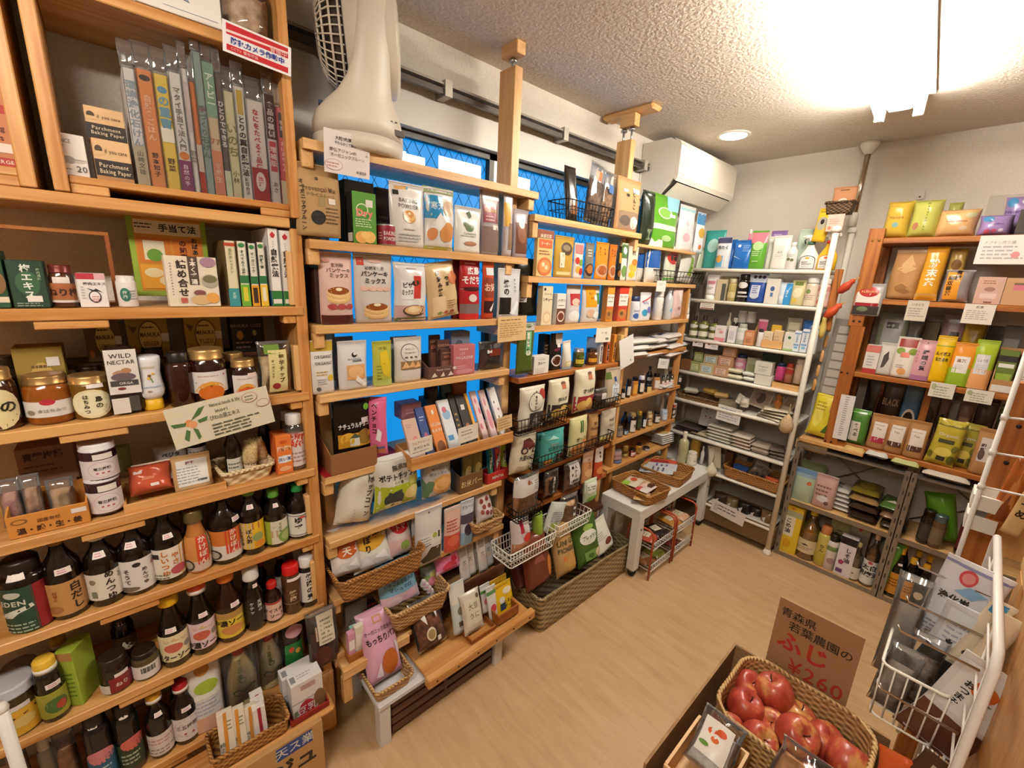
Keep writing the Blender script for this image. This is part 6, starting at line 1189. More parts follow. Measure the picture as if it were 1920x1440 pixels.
bag|N1c|2.271|.156|.264|d6d2ca|r,0,.3,1,.66,2458a0;V,ビーフン,.8,.5,.07,d8dce4;e,.5,.85,.1,.05,c8c4bc|blue banded rice vermicelli pack, front|d=.05
bag|N1c|2.494|.140|.223|d4d4c0|r,0,.8,1,1,6aa83a;e,.5,.66,.46,.17,b83a30;T,春雨,.5,.66,.16,1c1613;r,0,0,1,.14,6aa84a|glass noodle bag with red oval and green ends|d=.04|s=.02
bag|N1c|2.692|.183|.227|d8d4cc|r,.5,.2,.8,.7,8aa83a;V,くずきり,.65,.45,.1,3a4a2c;e,.3,.8,.12,.06,b83a30|white kudzu noodle bag with green strip|d=.04|s=.02|R=6
bag|N1c|2.910|.149|.220|a8b098|p,3f6a34,.2,.3,.6,.9,.9,.8,.5,.3|clear bag of green stems leaning at the end|d=.04|s=.03|R=12
card|N1c|2.326|.102|.060|e6e0d8|l,.5,.8,.6,3,.1,aaa|small white tag hanging below|s=-.015|dz=-.0487
box|N2|1.346|.063|.163|dccfae|T,シチュー,.5,.66,.09,2a1c14,.9;t,クリーム,.5,.8,.07,6a4a30;e,.5,.2,.4,.16,d8b890;e,.5,.2,.3,.1,e8d4b0;e,.2,.92,.1,.04,2a1c14|cream stew roux carton|d=.03
box|N2|1.436|.057|.133|e0dad0|r,0,0,1,.52,5a3428;t,ハヤシ,.5,.78,.12,2a1c14;l,.5,.62,.7,1,.05,3a2c20;e,.5,.26,.42,.18,d8ccb8;e,.5,.26,.34,.13,6a3020|brown and white hashed beef carton with a bowl|d=.03|c=box
pouch|N2|1.529|.096|.171|c8c0be|r,.2,.48,.95,.78,a83038;e,.6,.56,.3,.1,d8b8a8;e,.5,.2,.4,.14,e0dcd8|clear pouch with a red printed card|d=.03
pouch|N2|1.662|.131|.172|cac4c0|r,.15,.42,.72,.96,d8921c;t,カレー,.45,.78,.08,4a2c14,.5;t,ルウ,.5,.66,.08,4a2c14;r,.6,.6,.76,.75,e0d8d0;r,.75,.5,.95,.8,4a7a3c;e,.4,.25,.24,.12,c8a890;e,.75,.2,.2,.1,dcdcd8|clear pouch with an orange curry roux card|d=.04
box|N2|1.797|.055|.170|c8802c|r,0,.42,1,.78,e0d8cc;r,0,.78,1,1,d89030;t,カレールー,.5,.7,.08,2a1c14,.94;l,.5,.58,.6,1,.05,6a3a20;r,0,.36,1,.44,c8602c;e,.5,.2,.46,.15,a87434;e,.4,.22,.2,.06,6a4a24|orange curry roux carton|d=.03
box|N2|1.908|.078|.174|c8502c|r,0,.42,1,.78,e0d8cc;r,0,.78,1,1,c83a20;t,カレールー,.5,.7,.08,2a1c14,.94;l,.5,.58,.6,1,.05,6a3a20;r,0,.36,1,.44,b83a28;e,.5,.2,.46,.15,b8743c;e,.4,.22,.2,.06,6a4a24|red curry roux carton|d=.03
card|N2|1.747|.122|.084|e4dccc|t,カレー粉,.5,.55,.14,665;e,.75,.2,.12,.08,776;l,.5,.85,.6,1,.06,a98|white handwritten curry card|s=-.014|R=2|dz=-.1001
bottle|N2c|2.138|.064|.139|e2dee0|r,0,0,1,1,dcdce4;t,SAVON,.5,.65,.2,3a4a80,.6;e,.4,.3,.2,.2,3a5a9a|white bottle with navy cap|pf=straight|cap=2a3458|lab=(.06,.62)|cw=.9
pouch|N2c|2.233|.111|.160|dedcde|t,石けん,.4,.65,.12,4a60a0;e,.3,.3,.22,.12,3a90b8;p,c83a34,.1,.7,.9,.86,.9,.82,.1,.64;e,.7,.4,.2,.12,7a7ab8|white soap pouch with blue drops and red stroke|d=.04
bottle|N2c|2.396|.059|.168|e2ddd4|v,まつ毛,.5,.6,.13,6a6460|white oval soap bottle|pf=straight|cap=e0dcd4|lab=(.1,.7)|cw=.9
bottle|N2c|2.512|.054|.189|c8cccc|e,.5,.4,.2,.12,7ab0c0|clear bottle with pale blue squiggle|pf=wide|cap=d8d8d8|lab=(.1,.6)
bag|N2c|2.602|.122|.190|dcc0bc|t,桃,.5,.35,.14,c87a70;p,ecdcd8,.2,.9,.5,.6,.8,.95|clear pink bag with pointed top|d=.04
tube|N2c|2.737|.054|.159|dedad2|l,.5,.75,.3,5,.06,99a;e,.5,.4,.12,.05,8aa890|white cream tube standing on its cap|d=.03
bag|N3|1.223|.097|.210|4a5a24|r,.4,.4,.72,.84,7ac090;r,.46,.42,.62,.82,e0dcc8;V,よもぎ粉,.54,.62,.1,2a3a20;l,.3,.6,.1,4,.05,4a6a4a;e,.56,.42,.16,.05,d8dcc8;r,0,.86,1,1,b8b0a8|green mugwort powder bag hanging at the post|d=.03|s=-.02|dz=.0164
box|N3|1.334|.094|.079|e2dcd2|T,カレー,.5,.6,.2,2a2620,.6;t,ちょっと良い,.5,.82,.09,8a7a68,.7;l,.5,.3,.8,3,.1,c8b8a8|white curry carton|d=.04
box|N3|1.415|.038|.161|1c1614|l,.5,.7,.6,3,.1,8a7a5c;r,.3,.2,.7,.4,7a6a4a|black carton behind the white curry carton|d=.04|s=.05
pouch|N3|1.457|.079|.168|1a1412|e,.5,.26,.44,.16,d8d0c8;e,.5,.26,.36,.12,4a2418;t,HOT,.5,.56,.1,b04a6a;r,.4,.7,1,1,cabfb2;r,.5,.62,.76,.72,e0dcd8|black curry pouch with a bowl and white top|d=.03|s=.02
pouch|N3|1.522|.054|.130|e2ddd4|r,.1,.1,.6,.3,d8c890;r,0,0,1,.08,9ac0c8|white triangular paste tube|d=.04|R=-4
jar|N3|1.619|.057|.088|4a4a14|r,0,.1,1,.6,c8b83a;t,カレー,.5,.35,.2,4a4a1c;r,.2,.7,.8,1,5a6a2c|curry paste jar with green and yellow label|cap=c8c0b8
jar|N3|1.720|.058|.080|5a3010|r,0,.1,1,.6,d8982c;t,カレー,.5,.35,.22,5a3a14;r,.4,1.1,.8,1.3,e0d8d0|curry paste jar with orange label|cap=3a2c1c
box|N3|1.763|.022|.127|d8d4d0|r,.3,.1,.7,.72,1f1a16;v,カレー,.5,.4,.09,d8ccc0|grey white boxed curry with black stripe, standing on edge|d=.09
box|N3|1.819|.027|.135|b8602c|r,.3,.1,.7,.72,1f1a16;v,カレー,.5,.4,.09,d8ccc0|burnt orange boxed curry with black stripe, standing on edge|d=.09
box|N3|1.874|.021|.143|d8882c|r,.3,.1,.7,.72,1f1a16;v,カレー,.5,.4,.09,d8ccc0|bright orange boxed curry with black stripe, standing on edge|d=.09
box|N3|1.937|.031|.137|d8b06a|r,.3,.1,.7,.72,1f1a16;v,カレー,.5,.4,.09,d8ccc0|tan boxed curry with black stripe, standing on edge|d=.09
card|N3|1.980|.127|.161|e2deda|e,.75,.15,.05,.03,8a8480|white paper sheet curling over the end|s=-.02|R=-14|dz=-.0439
flat|N3c|2.162|.211|.034|e0dad4|r,.05,.4,.3,.6,c85a5a;l,.6,.6,.5,2,.15,b8a8b0|white gauze pack, red striped, bottom near end,|d=.15|s=-.03|Y=-6|dz=-.019
flat|N3c|2.376|.249|.034|e0dad4|r,.05,.4,.3,.6,d88a90;l,.6,.6,.5,2,.15,b8a8b0|white gauze pack, pink striped, bottom middle,|d=.15|s=-.02|Y=4|dz=-.0338
flat|N3c|2.686|.375|.034|e0dad4|r,.05,.4,.3,.6,c84a54;l,.6,.6,.5,2,.15,b8a8b0|white gauze pack, red lettered, bottom far end,|d=.15|s=-.01|Y=8|dz=-.0557
flat|N3c|2.160|.244|.034|e0dad4|r,.05,.4,.3,.6,3a5a98;l,.6,.6,.5,2,.15,b8a8b0|white gauze pack, blue banded, near end,|d=.15|s=-.03|Y=-6|dz=.018
flat|N3c|2.397|.263|.034|e0dad4|r,.05,.4,.3,.6,d8c8c8;l,.6,.6,.5,2,.15,b8a8b0|white gauze pack, plain white, middle,|d=.15|s=-.02|Y=4|dz=.0103
flat|N3c|2.686|.375|.034|e0dad4|r,.05,.4,.3,.6,c85a60;l,.6,.6,.5,2,.15,b8a8b0|white gauze pack, red cornered, far end,|d=.15|s=-.01|Y=8|dz=-.0064
flat|N3c|2.226|.264|.034|e0dad4|r,.05,.4,.3,.6,e0d0d0;l,.6,.6,.5,2,.15,b8a8b0|white gauze pack, plain, upper near end,|d=.15|s=-.03|Y=-6|dz=.053
flat|N3c|2.493|.302|.034|e0dad4|r,.05,.4,.3,.6,4a5a78;l,.6,.6,.5,2,.15,b8a8b0|white gauze pack, blue mark, upper middle,|d=.15|s=-.02|Y=4|dz=.0429
flat|N3c|2.623|.335|.034|e0dad4|r,.05,.4,.3,.6,3a4a6a;l,.6,.6,.5,2,.15,b8a8b0|white gauze pack, topmost,|d=.15|s=-.01|Y=8|dz=.0602
card|N3c|2.459|.130|.061|e4e0dc|l,.5,.7,.6,3,.14,aaa|small card tilted below|s=-.02|R=8|dz=-.1223
wire|N4|1.282|.322|.070|k||black wire basket holding radish and sweet potato bags.|d=.1|s=-.075|tp=.94|nw=16|dz=.0154
bag|N4|1.248|.149|.188|d8d0c0|V,大根,.55,.82,.09,2a2420;V,人参そうめん,.4,.7,.06,2a2420;e,.8,.82,.14,.12,a03028;e,.5,.66,.3,.22,6a6058;e,.5,.66,.28,.2,d8d0c0;V,蓮根チップ,.5,.62,.07,2a2420;r,.3,.08,.9,.42,2a241e;p,8a8078,.35,.1,.6,.4,.85,.12|cream bag of dried radish, black window, red oval|d=.05|s=-.05|f=matte|dz=.0162
bag|N4|1.419|.133|.183|dcd2b8|r,.0,.0,1,.4,2f2016;e,.3,.18,.22,.12,c8a050;e,.6,.24,.2,.12,d8b468;e,.75,.12,.2,.1,b88840;r,.45,.78,.65,.9,b8704c;e,.55,.92,.12,.03,6a4430;T,芋けんぴ,.5,.52,.11,2a2420,.5|cream sweet potato stick bag with dark base|d=.06|s=-.05|f=matte|dz=.0313
bag|N4|1.617|.152|.211|dcd2b8|r,.0,.0,1,.4,8a2024;e,.3,.18,.22,.12,c8a050;e,.6,.24,.2,.12,d8b468;e,.75,.12,.2,.1,b88840;r,.45,.78,.65,.9,b8704c;e,.55,.92,.12,.03,6a4430;T,さつま芋,.5,.52,.11,2a2420,.5|cream sweet potato bag with wine red base|d=.06|s=-.04|f=matte|dz=.0255
bag|N4|1.732|.091|.102|d0c8c0|r,.3,.5,.7,.8,d8d0c8|small clear bag of black sugar pieces|f=clear|d=.05|s=-.05|fi=2a1c18|fj=6a4a40|dz=.0261
pouch|N4|1.861|.136|.182|b8a890|p,d8dce0,.3,.15,.3,.5,.5,.62,.75,.5,.75,.15;r,.44,.5,.58,.75,2f4a7a;l,.52,.4,.3,3,.06,5a6a88;r,.0,.7,.3,.9,5a6a34|pouch with a lighthouse shaped white label|d=.05|s=-.03|dz=.0334
wire|N4|1.775|.200|.050|k||small black wire basket around the lighthouse pouch.|d=.08|s=-.06|tp=.94|nw=8|dz=.0271
jar|N4c|2.096|.029|.060|1c1410||tiny dark jar with white label, first|lc=ddd6d0|cap=2a2018
jar|N4c|2.151|.029|.110|1c1410||small dark jar with white label, raised second|lc=ddd6d0|cap=2a2018
jar|N4c|2.224|.038|.114|c8802c||amber jam jar with orange label|lc=dca040|cap=2a2018
jar|N4c|2.295|.036|.111|2a1a14||dark jam jar with white plastic lid|lc=dcd4cc|cap=dcd8e0|cm=0
jar|N4c|2.376|.039|.083|1c1410||short dark syrup jar with tan label|lc=d8b878|cap=2a2018|s=-.005|dz=-.0143
bottle|N4c|2.489|.041|.139|120c0a|r,0,0,1,1,ddd6d0;e,.5,.5,.2,.2,2a2420|dark syrup bottle with white label|s=.06|lab=(.1,.5)
jar|N4c|2.477|.043|.103|b8824a||pale amber jar with cream label|lc=e0d8d0|cap=2a2018
bottle|N4c|2.583|.022|.080|c8c8b8|r,0,0,1,.8,e0d8d0;r,0,.3,1,.5,d8a8a0|little clear essence bottle with dark cap|pf=straight|lab=(.1,.6)|s=.02|cap=3a3430|g=row of essence bottles at the shelf end|tr=1|liq=d8d0b8
bottle|N4c|2.639|.022|.077|c8c8b8|r,0,0,1,.8,e0d8d0;r,0,.3,1,.5,d8a8a0|little clear essence bottle with dark cap|pf=straight|lab=(.1,.6)|s=.02|cap=3a3430|g=row of essence bottles at the shelf end|tr=1|liq=d8d0b8
bottle|N4c|2.696|.022|.074|c8c8b8|r,0,0,1,.8,e0d8d0;r,0,.3,1,.5,d8a8a0|little clear essence bottle with dark cap|pf=straight|lab=(.1,.6)|s=.02|cap=3a3430|g=row of essence bottles at the shelf end|tr=1|liq=d8d0b8
bottle|N4c|2.755|.023|.070|c8c8b8|r,0,0,1,.8,e0d8d0;r,0,.3,1,.5,d8a8a0|little clear essence bottle with dark cap|pf=straight|lab=(.1,.6)|s=.02|cap=3a3430|g=row of essence bottles at the shelf end|tr=1|liq=d8d0b8
bottle|N4c|2.815|.023|.067|c8c8b8|r,0,0,1,.8,e0d8d0;r,0,.3,1,.5,d8a8a0|little clear essence bottle with dark cap|pf=straight|lab=(.1,.6)|s=.02|cap=3a3430|g=row of essence bottles at the shelf end|tr=1|liq=d8d0b8
pouch|N4c|2.512|.061|.136|d8b098|e,.5,.5,.3,.2,e0c8b0|peach coloured pouch at the back|s=.1|d=.03
flat|N4c|2.554|.191|.006|e4dcd8|r,.3,.3,.7,.5,d8a8a0|thin white sachet in a small heap, bottom|d=.06|s=-.01|Y=-8|f=paper|n=sachet|c=sachet
flat|N4c|2.579|.193|.006|e4dcd8|r,.3,.3,.7,.5,d8a8a0|thin white sachet in a small heap, middle|d=.06|s=-.01|dz=.007|Y=2|f=paper|n=sachet|c=sachet
flat|N4c|2.605|.195|.006|e4dcd8|r,.3,.3,.7,.5,d8a8a0|thin white sachet in a small heap, top|d=.06|s=-.01|dz=.014|Y=12|f=paper|n=sachet|c=sachet
bag|N5|1.209|.141|.179|d2c8b0|p,5a1c1c,.25,.62,.3,.86,.55,.9,.8,.75,.85,.62;e,.36,.6,.13,.09,3a2420;e,.36,.6,.07,.05,c8b8a8;e,.78,.6,.11,.08,3a2420;e,.78,.6,.06,.04,c8b8a8;T,大豆のスナ,.55,.42,.13,2a2420,.7;l,.5,.2,.7,2,.1,b8a890|cream soy snack bag with a red tractor drawing|d=.06|s=-.05|R=4|f=matte|dz=.0283
bag|N5|1.347|.046|.161|3a8a88||rear teal biscuit bag|d=.05|s=-.01|dz=.0187
bag|N5|1.403|.157|.168|4aa09a|t,ミレー,.4,.66,.1,c8705c;T,ビスケット,.5,.54,.13,2a3a3c,.85;r,.5,.1,.75,.35,2a2f34;t,ミ,.62,.26,.13,c87078;r,.78,.14,.95,.34,b83a44;e,.2,.16,.16,.1,d89a50;p,a8d8d0,.1,.8,.4,.9,.6,.8|front teal biscuit bag with black lettering|d=.06|s=-.05|dz=.0171
bag|N5|1.584|.133|.200|d2cc98|r,.44,.62,.52,.92,3a6a34;r,.56,.62,.64,.92,3a6a34;t,ポック,.5,.46,.13,4a3a24;e,.4,.2,.34,.16,c8884a;e,.7,.3,.2,.16,d89a5c|cream cracker bag with two green stripes|d=.05|s=-.045|dz=.0153
bag|N5|1.713|.074|.180|b88c5a|T,CRACKERS,.5,.6,.1,4a3420,.85;t,有機,.5,.75,.1,4a3420;r,.1,.1,.9,.4,8a5a34|kraft cracker bag|d=.05|s=-.035|f=matte|dz=.0248
bag|N5|1.855|.128|.175|c8bca8|t,全粒粉,.5,.72,.09,4a4034;t,ラスク,.5,.55,.1,4a4034;r,0,0,1,.2,d8c070|beige rusk bag at the row end|d=.05|s=-.03|dz=.0253
wire|N5|1.345|.224|.060|k||black wire basket around the teal biscuit bags.|d=.09|s=-.075|tp=.94|nw=10|dz=.0439
wire|N5|1.646|.366|.060|k||black wire basket around the cracker bags.|d=.09|s=-.07|tp=.94|nw=12|dz=.0402
jar|N5c|2.115|.058|.064|6a6058||squat grey tin jar|lc=8a8078|cap=8a7a60
jar|N5c|2.175|.032|.042|3a3430|e,.5,.5,.2,.3,3a6a9a|small jar with blue label|lc=b8c8d8|cap=2a2018
bottle|N5c|2.249|.047|.122|2a160c|r,.1,0,.9,1,e0d8cc;v,酢,.5,.5,.3,4a3c30|brown vinegar bottle with tall cream label|pf=straight|lab=(.05,.65)|cap=8a7448|cw=.8
bottle|N5c|2.259|.043|.111|120c0a||black unlabelled bottle behind the brown vinegar|s=.06
jar|N5c|2.317|.033|.123|4a3a20||jar with dark green label and gold lid|lc=3a4a2c|cap=c8a040
jar|N5c|2.374|.027|.099|1c1c24||navy jar with white label|lc=d8d8e0|cap=2a2018
jar|N5c|2.450|.034|.046|b08a50||cream paste jar, lower of a pair|lc=d8c8a0|cap=d8c8a0
jar|N5c|2.438|.034|.044|b08a50||cream paste jar, upper of a pair|lc=d8c8a0|cap=d8c8a0|dz=.054
jar|N5c|2.543|.043|.079|4a4038|t,味噌,.5,.5,.3,555|dark lidded jar with white label|lc=e0dcd8|cap=2a2018
jar|N5c|2.641|.044|.073|a8b4c4||pale blue plastic tub|lc=c8d0dc|cap=b8c4d4|cm=0
box|N5c|2.732|.062|.102|d8d0c8|r,.1,.2,.9,.7,2a2622;e,.5,.45,.3,.15,d8d0c0;r,.2,.75,.8,.95,b84a30|small carton with a black photograph|d=.04
bag|N6|1.246|.158|.198|d0c8c4|r,.0,.55,1,.96,d8d2ce;l,.8,.85,.2,5,.05,887;e,.45,.86,.06,.05,8a4a2c;V,丸,.55,.84,.08,8a4a2c|clear bag of shell crackers with white card top|f=clear|d=.06|s=-.05|fi=c88a54|fj=e0b488|dz=-.0081
wire|N6|1.234|.159|.060|k||black wire basket around the shell crackers.|d=.08|s=-.075|tp=.94|nw=9|dz=-.0047
bag|N6|1.431|.094|.132|b8a898|e,.45,.45,.32,.4,1c1613;V,黒かりん,.45,.5,.15,d8d0c8|clear bag with black rounded label|f=clear|d=.05|s=-.03|fi=7a4a2c|fj=b07a4c|dz=.0203
bag|N6|1.588|.128|.152|c0b0a0|r,.15,.3,.75,1,e0d8d4;V,人から,.5,.7,.14,2a2420;e,.3,.86,.08,.05,2a2420;r,.2,.32,.7,.42,4a4440;e,.3,.6,.04,.06,4a4440|clear bag with a white label of brush drawings|f=clear|d=.05|s=-.03|fi=6a3c20|fj=a06a40|dz=.0036
pouch|N6|1.702|.086|.173|c88a60|r,0,.7,1,1,c8a890;V,せんべい,.5,.62,.08,4a2c20;e,.5,.35,.36,.14,d8a878|salmon coloured cracker pouch|d=.04|s=-.03|dz=.0084
pouch|N6|1.797|.067|.183|c0502c|r,0,.55,1,1,d8ccc4;V,海老,.5,.75,.09,4a2c24;e,.5,.28,.4,.12,d88a50;r,0,0,1,.12,b83024|red and white cracker pouch|d=.04|s=-.03|dz=.0043
can|N6c|2.134|.073|.026|5a6a9a|l,.5,.5,.8,1,.2,d8d0d0|flat round tin, bottom of three stacked|mc=b8b0b0
can|N6c|2.129|.073|.026|b88a8c|l,.5,.5,.8,1,.2,d8d0d0|flat round tin, middle of three stacked|dz=.027|mc=b8b0b0
can|N6c|2.124|.073|.026|c8a0a0|l,.5,.5,.8,1,.2,d8d0d0|flat round tin, top of three stacked|dz=.054|mc=b8b0b0
jar|N6c|2.244|.045|.025|8a6a2c||gold lidded jar, lower of two behind the flat tins|cap=c8a860|s=.02
jar|N6c|2.235|.045|.038|8a6a2c||gold lidded jar, upper of two behind the flat tins|cap=c8a860|s=.02|dz=.046
jar|N6c|2.291|.042|.052|6a2418|e,.5,.25,.4,.25,c83a2c;t,トマ,.5,.7,.25,555|tomato jar with red picture label|lc=e0d8d4|cap=2a2018
jar|N6c|2.372|.037|.050|c88a30||fruit jar, lower of two beside the tomato jar|lc=8a6a34|cap=2a2018|dz=-.0515
jar|N6c|2.358|.036|.061|d89a3c||fruit jar, upper of two beside the tomato jar|lc=8a6a34|cap=2a2018|dz=.0107
jar|N6c|2.463|.046|.021|4a3a44||lilac labelled jar|lc=d8c8d8|cap=4a3c34
jar|N6c|2.672|.065|.025|2a2622||dark jar with clear top|lc=888078|cap=2a2018|s=.05
flat|N6c|2.678|.161|.014|e2dcd4|e,.5,.5,.4,.4,c8a870|white food tray, first in the nested stack|d=.1|s=-.02|R=4|f=paper|n=food_tray|c=tray
flat|N6c|2.674|.160|.014|e2dcd4|e,.5,.5,.4,.4,c8a870|white food tray, second in the nested stack|d=.1|dz=.0155|s=-.02|R=4|f=paper|n=food_tray|c=tray
flat|N6c|2.670|.160|.014|e2dcd4|e,.5,.5,.4,.4,c8a870|white food tray, third in the nested stack|d=.1|dz=.031|s=-.02|R=4|f=paper|n=food_tray|c=tray
flat|N6c|2.665|.160|.014|e2dcd4|e,.5,.5,.4,.4,c8a870|white food tray, fourth in the nested stack|d=.1|dz=.0465|s=-.02|R=4|f=paper|n=food_tray|c=tray
flat|N6c|2.661|.159|.014|e2dcd4|e,.5,.5,.4,.4,c8a870|white food tray, top in the nested stack|d=.1|dz=.062|s=-.02|R=4|f=paper|n=food_tray|c=tray
wire|N7|1.222|.290|.075|w||long white wire basket of red and green bags.|d=.13|s=-.07|tp=.92|nw=16|wr=.002|dz=.0233
bag|N7|1.204|.110|.155|d8cccc|r,.3,.6,.5,.95,a8283c;e,.7,.4,.22,.14,c8302c;r,.0,0,1,.3,b87a5c;e,.72,.66,.2,.1,dcd8d8|white and red cherry bag in the long white basket|d=.06|s=-.03|L=6|dz=.0342
bag|N7|1.319|.053|.125|8aa83a||lime green bag in the long white basket|d=.05|s=-.02|L=4|dz=.0467
bag|N7|1.400|.121|.151|c8ccc4|l,.5,.7,.7,6,.06,889;r,.2,.1,.6,.35,9ab04a|pale see through bag leaning out of the long basket|d=.04|s=-.02|R=20|dz=.0267
wire|N7|1.530|.253|.065|w||short white wire basket of rice crackers.|d=.12|s=-.05|tp=.92|nw=12|wr=.002|dz=.0302
bag|N7|1.558|.123|.149|c8b8a8|r,.45,.3,.6,.65,e0dcd4;r,.46,.4,.58,.55,2a2420|clear bag of round rice crackers with black tag|f=clear|d=.07|s=-.01|fi=b88458|fj=dcb890|dz=.036
bag|N7|1.697|.101|.125|b8c8a8|r,.0,.5,.8,1,dcdcd4;l,.4,.75,.6,2,.1,5a6a50;e,.5,.2,.4,.14,6aa044|white and green soybean bag|d=.05|s=-.02|dz=.1088
bag|N8|1.287|.167|.259|6a3424|e,.8,.35,.14,.2,c8783c;p,8a5040,.2,.5,.5,.9,.6,.5|brown glossy croissant bag|d=.09|s=.015|L=16|wr=2.4|dz=.1969
bag|N8|1.224|.075|.131|4a2018||second brown bag lying behind the glossy one|d=.07|s=.07|L=30|dz=.1888
bag|N8|1.476|.143|.254|b8925a|T,UNI GS,.5,.66,.14,4a4a2c,.8;T,PICNGUS,.5,.52,.13,4a4a2c,.8;e,.65,.22,.28,.2,c89a50;e,.3,.36,.08,.05,c8743c|kraft cracker bag with green block letters|d=.08|s=.015|L=18|f=matte|dz=.1743
bag|N8|1.670|.212|.232|3f5a24|e,.45,.6,.32,.16,dcdcd0;T,プレッツェ,.5,.6,.1,2a3a20,.55;e,.5,.8,.2,.06,8aa850;r,.2,.1,.9,.3,6a8a44;e,.7,.2,.12,.1,d8c8a0|dark green pretzel bag with white cloud label|d=.07|s=.015|L=22|dz=.1544
pouch|N8|1.781|.153|.169|dcd8cc|e,.66,.25,.2,.1,6a3428;l,.4,.6,.5,4,.06,999;e,.3,.9,.04,.02,444|white pouch with a brown bean picture|d=.04|s=.02|L=24|R=-8|dz=.1782
bag|N8|1.795|.113|.130|a8a090|r,.3,.3,.7,.6,8a7a68|clear bag of nuts behind the pretzels|f=clear|d=.06|s=.11|fi=8a6a4a|fj=b8946c|dz=.1974
pouch|N8|2.085|.093|.156|c8b8a0|l,.5,.6,.6,3,.08,8a7a68|beige pouch upright by the table leg|d=.04|s=.14|dz=.1283
bottle|TBi|2.740|.066|.220|b8b08c|r,0,0,1,.8,a8a07a;t,洗剤,.5,.2,.2,8a845c|cream pump bottle with olive label|pf=pump|cap=e0dac8|s=.14|lab=(.08,.6)|cw=.4
bottle|TBi|2.882|.067|.203|d8b058|r,0,0,1,.9,d8a844;e,.7,.8,.12,.12,a87a2c|cream pump bottle with golden label|pf=pump|cap=e4e0d4|s=.12|lab=(.08,.6)|cw=.4
jar|TBi|2.756|.064|.090|e0d8c8|t,せっけん,.5,.5,.3,555|white cream jar with brown characters|lc=e4dccc|cap=d8d0c0|cm=0|s=.08
bottle|TBi|2.821|.024|.127|d8d4d0||thin white nozzle bottle|pf=wine|cap=e4e0dc|s=.06
pouch|R1|-1.286|.129|.239|3f9a92|e,.5,.6,.26,.18,a8d0cc|teal refill pouch|d=.06|s=.06
pouch|R1|-1.194|.086|.189|d0d4d8|r,0,.8,1,1,3a3a5a;p,d0842c,.1,.85,.9,.95,.7,.82;T,洗たく,.5,.66,.12,1c2a4a;r,.1,.05,.6,.4,5aa0c8;e,.35,.3,.2,.12,d89a3c|laundry cleaner pouch with orange lettering|d=.05
pouch|R1|-1.164|.065|.175|1f5fae||rear royal blue refill pouch|d=.05|s=.03
pouch|R1|-1.078|.114|.167|1f64b4|e,.3,.8,.08,.05,d8e0e8;l,.7,.8,.4,4,.06,8ab0d8;p,d8e4f0,.1,.45,.5,.32,.12,.42|front royal blue refill pouch|d=.06
pouch|R1|-.995|.088|.217|5a9a34|r,0,.68,1,.95,d87888;e,.5,.6,.32,.12,b0d098;l,.5,.45,.6,3,.05,c8dcb8;l,.5,.2,.4,1,.05,c8dcb8|green soap pouch with a pink top label|d=.05
bottle|R1|-1.082|.041|.235|d86a88||pink soap bottle with clear nozzle|pf=wine|cap=d8d4d0|s=.08
pouch|R1|-.927|.084|.224|8a6aa0|l,.5,.9,.7,2,.06,c8b0d8|purple topped pouch behind the white ones|d=.04|s=.1
pouch|R1|-.939|.043|.187|e4e0da||plain white pouch, rear|d=.05|s=.04
pouch|R1|-.874|.091|.186|e4e0da|r,.2,.3,.85,.7,d8d2ca;t,洗剤,.5,.5,.07,6a6864;l,.5,.42,.5,2,.04,aaa|plain white pouch with small label, front|d=.05
bottle|R1|-.814|.056|.147|dcd8d4|e,.4,.5,.1,.1,5a5a3c;e,.6,.45,.1,.1,5a5a3c;l,.5,.8,.5,2,.1,999|clear dish soap bottle with leaf print|pf=wide|cap=d8d4d0|lab=(.1,.65)
pouch|R1|-.787|.069|.223|b8c8b8||pale mint pouch behind the sprayers|d=.03|s=.09
spray|R1|-.736|.094|.195|e2deda|r,.1,0,.9,.75,3a3a34;e,.5,.72,.4,.28,3a3a34;r,.14,.04,.86,.7,e2deda;e,.5,.7,.35,.25,e2deda;e,.5,.8,.1,.08,d8a83c;T,HAPPY,.4,.5,.14,2a2420,.4;T,ELEPHANT,.5,.36,.13,2a2420,.6;l,.5,.2,.5,2,.07,999|white spray cleaner with a green collar|ring=2f5a44|tg=2f3a34
spray|R1|-.650|.089|.202|e0b428|r,.1,0,.9,.75,c8843a;e,.5,.72,.4,.28,c8843a;r,.14,.04,.86,.7,e2deda;e,.5,.7,.35,.25,e2deda;e,.5,.8,.1,.08,d8703c;T,HAPPY,.4,.5,.14,2a2420,.4;T,ELEPHANT,.5,.36,.13,2a2420,.6;l,.5,.2,.5,2,.07,999|yellow spray cleaner with a red collar|ring=c83420|tg=b83a24
pouch|R1|-.709|.064|.170|d8b02a|e,.45,.55,.36,.2,a8a090;e,.45,.6,.14,.08,2a2420;r,.1,.88,.9,.9,6a5414|yellow refill pouch with grey oval, hung high|d=.03|s=.02|R=6|dz=.1437
card|R1|-.639|.072|.084|dcb8a8|e,.2,.2,.12,.1,c87860;e,.5,.2,.12,.1,c87860;e,.8,.2,.12,.1,c87860;l,.5,.7,.7,3,.12,b88878|peach paper sign hung at the pole top|dz=.196
basket|R0|-.644|.122|.060|dark||small dark bark basket|d=.08|tp=.84|dz=.0645
pouch|R0|-.636|.100|.093|b8805a|e,.5,.25,.2,.14,d8c8b8;r,.3,.8,.7,.86,6a4430|brown coffee filter pack in the dark bark basket|d=.03|s=.02|f=matte|dz=.1081
tube|R2|-1.228|.082|.165|dad4d2|r,.2,.5,.8,.65,b87a88;l,.5,.85,.6,2,.06,988;l,.5,.35,.5,2,.06,667|white cleanser tube with pink band|d=.04
box|R2|-1.164|.060|.128|c8b898|r,.6,0,1,.8,4a4a44|beige soap carton with dark corner|d=.04
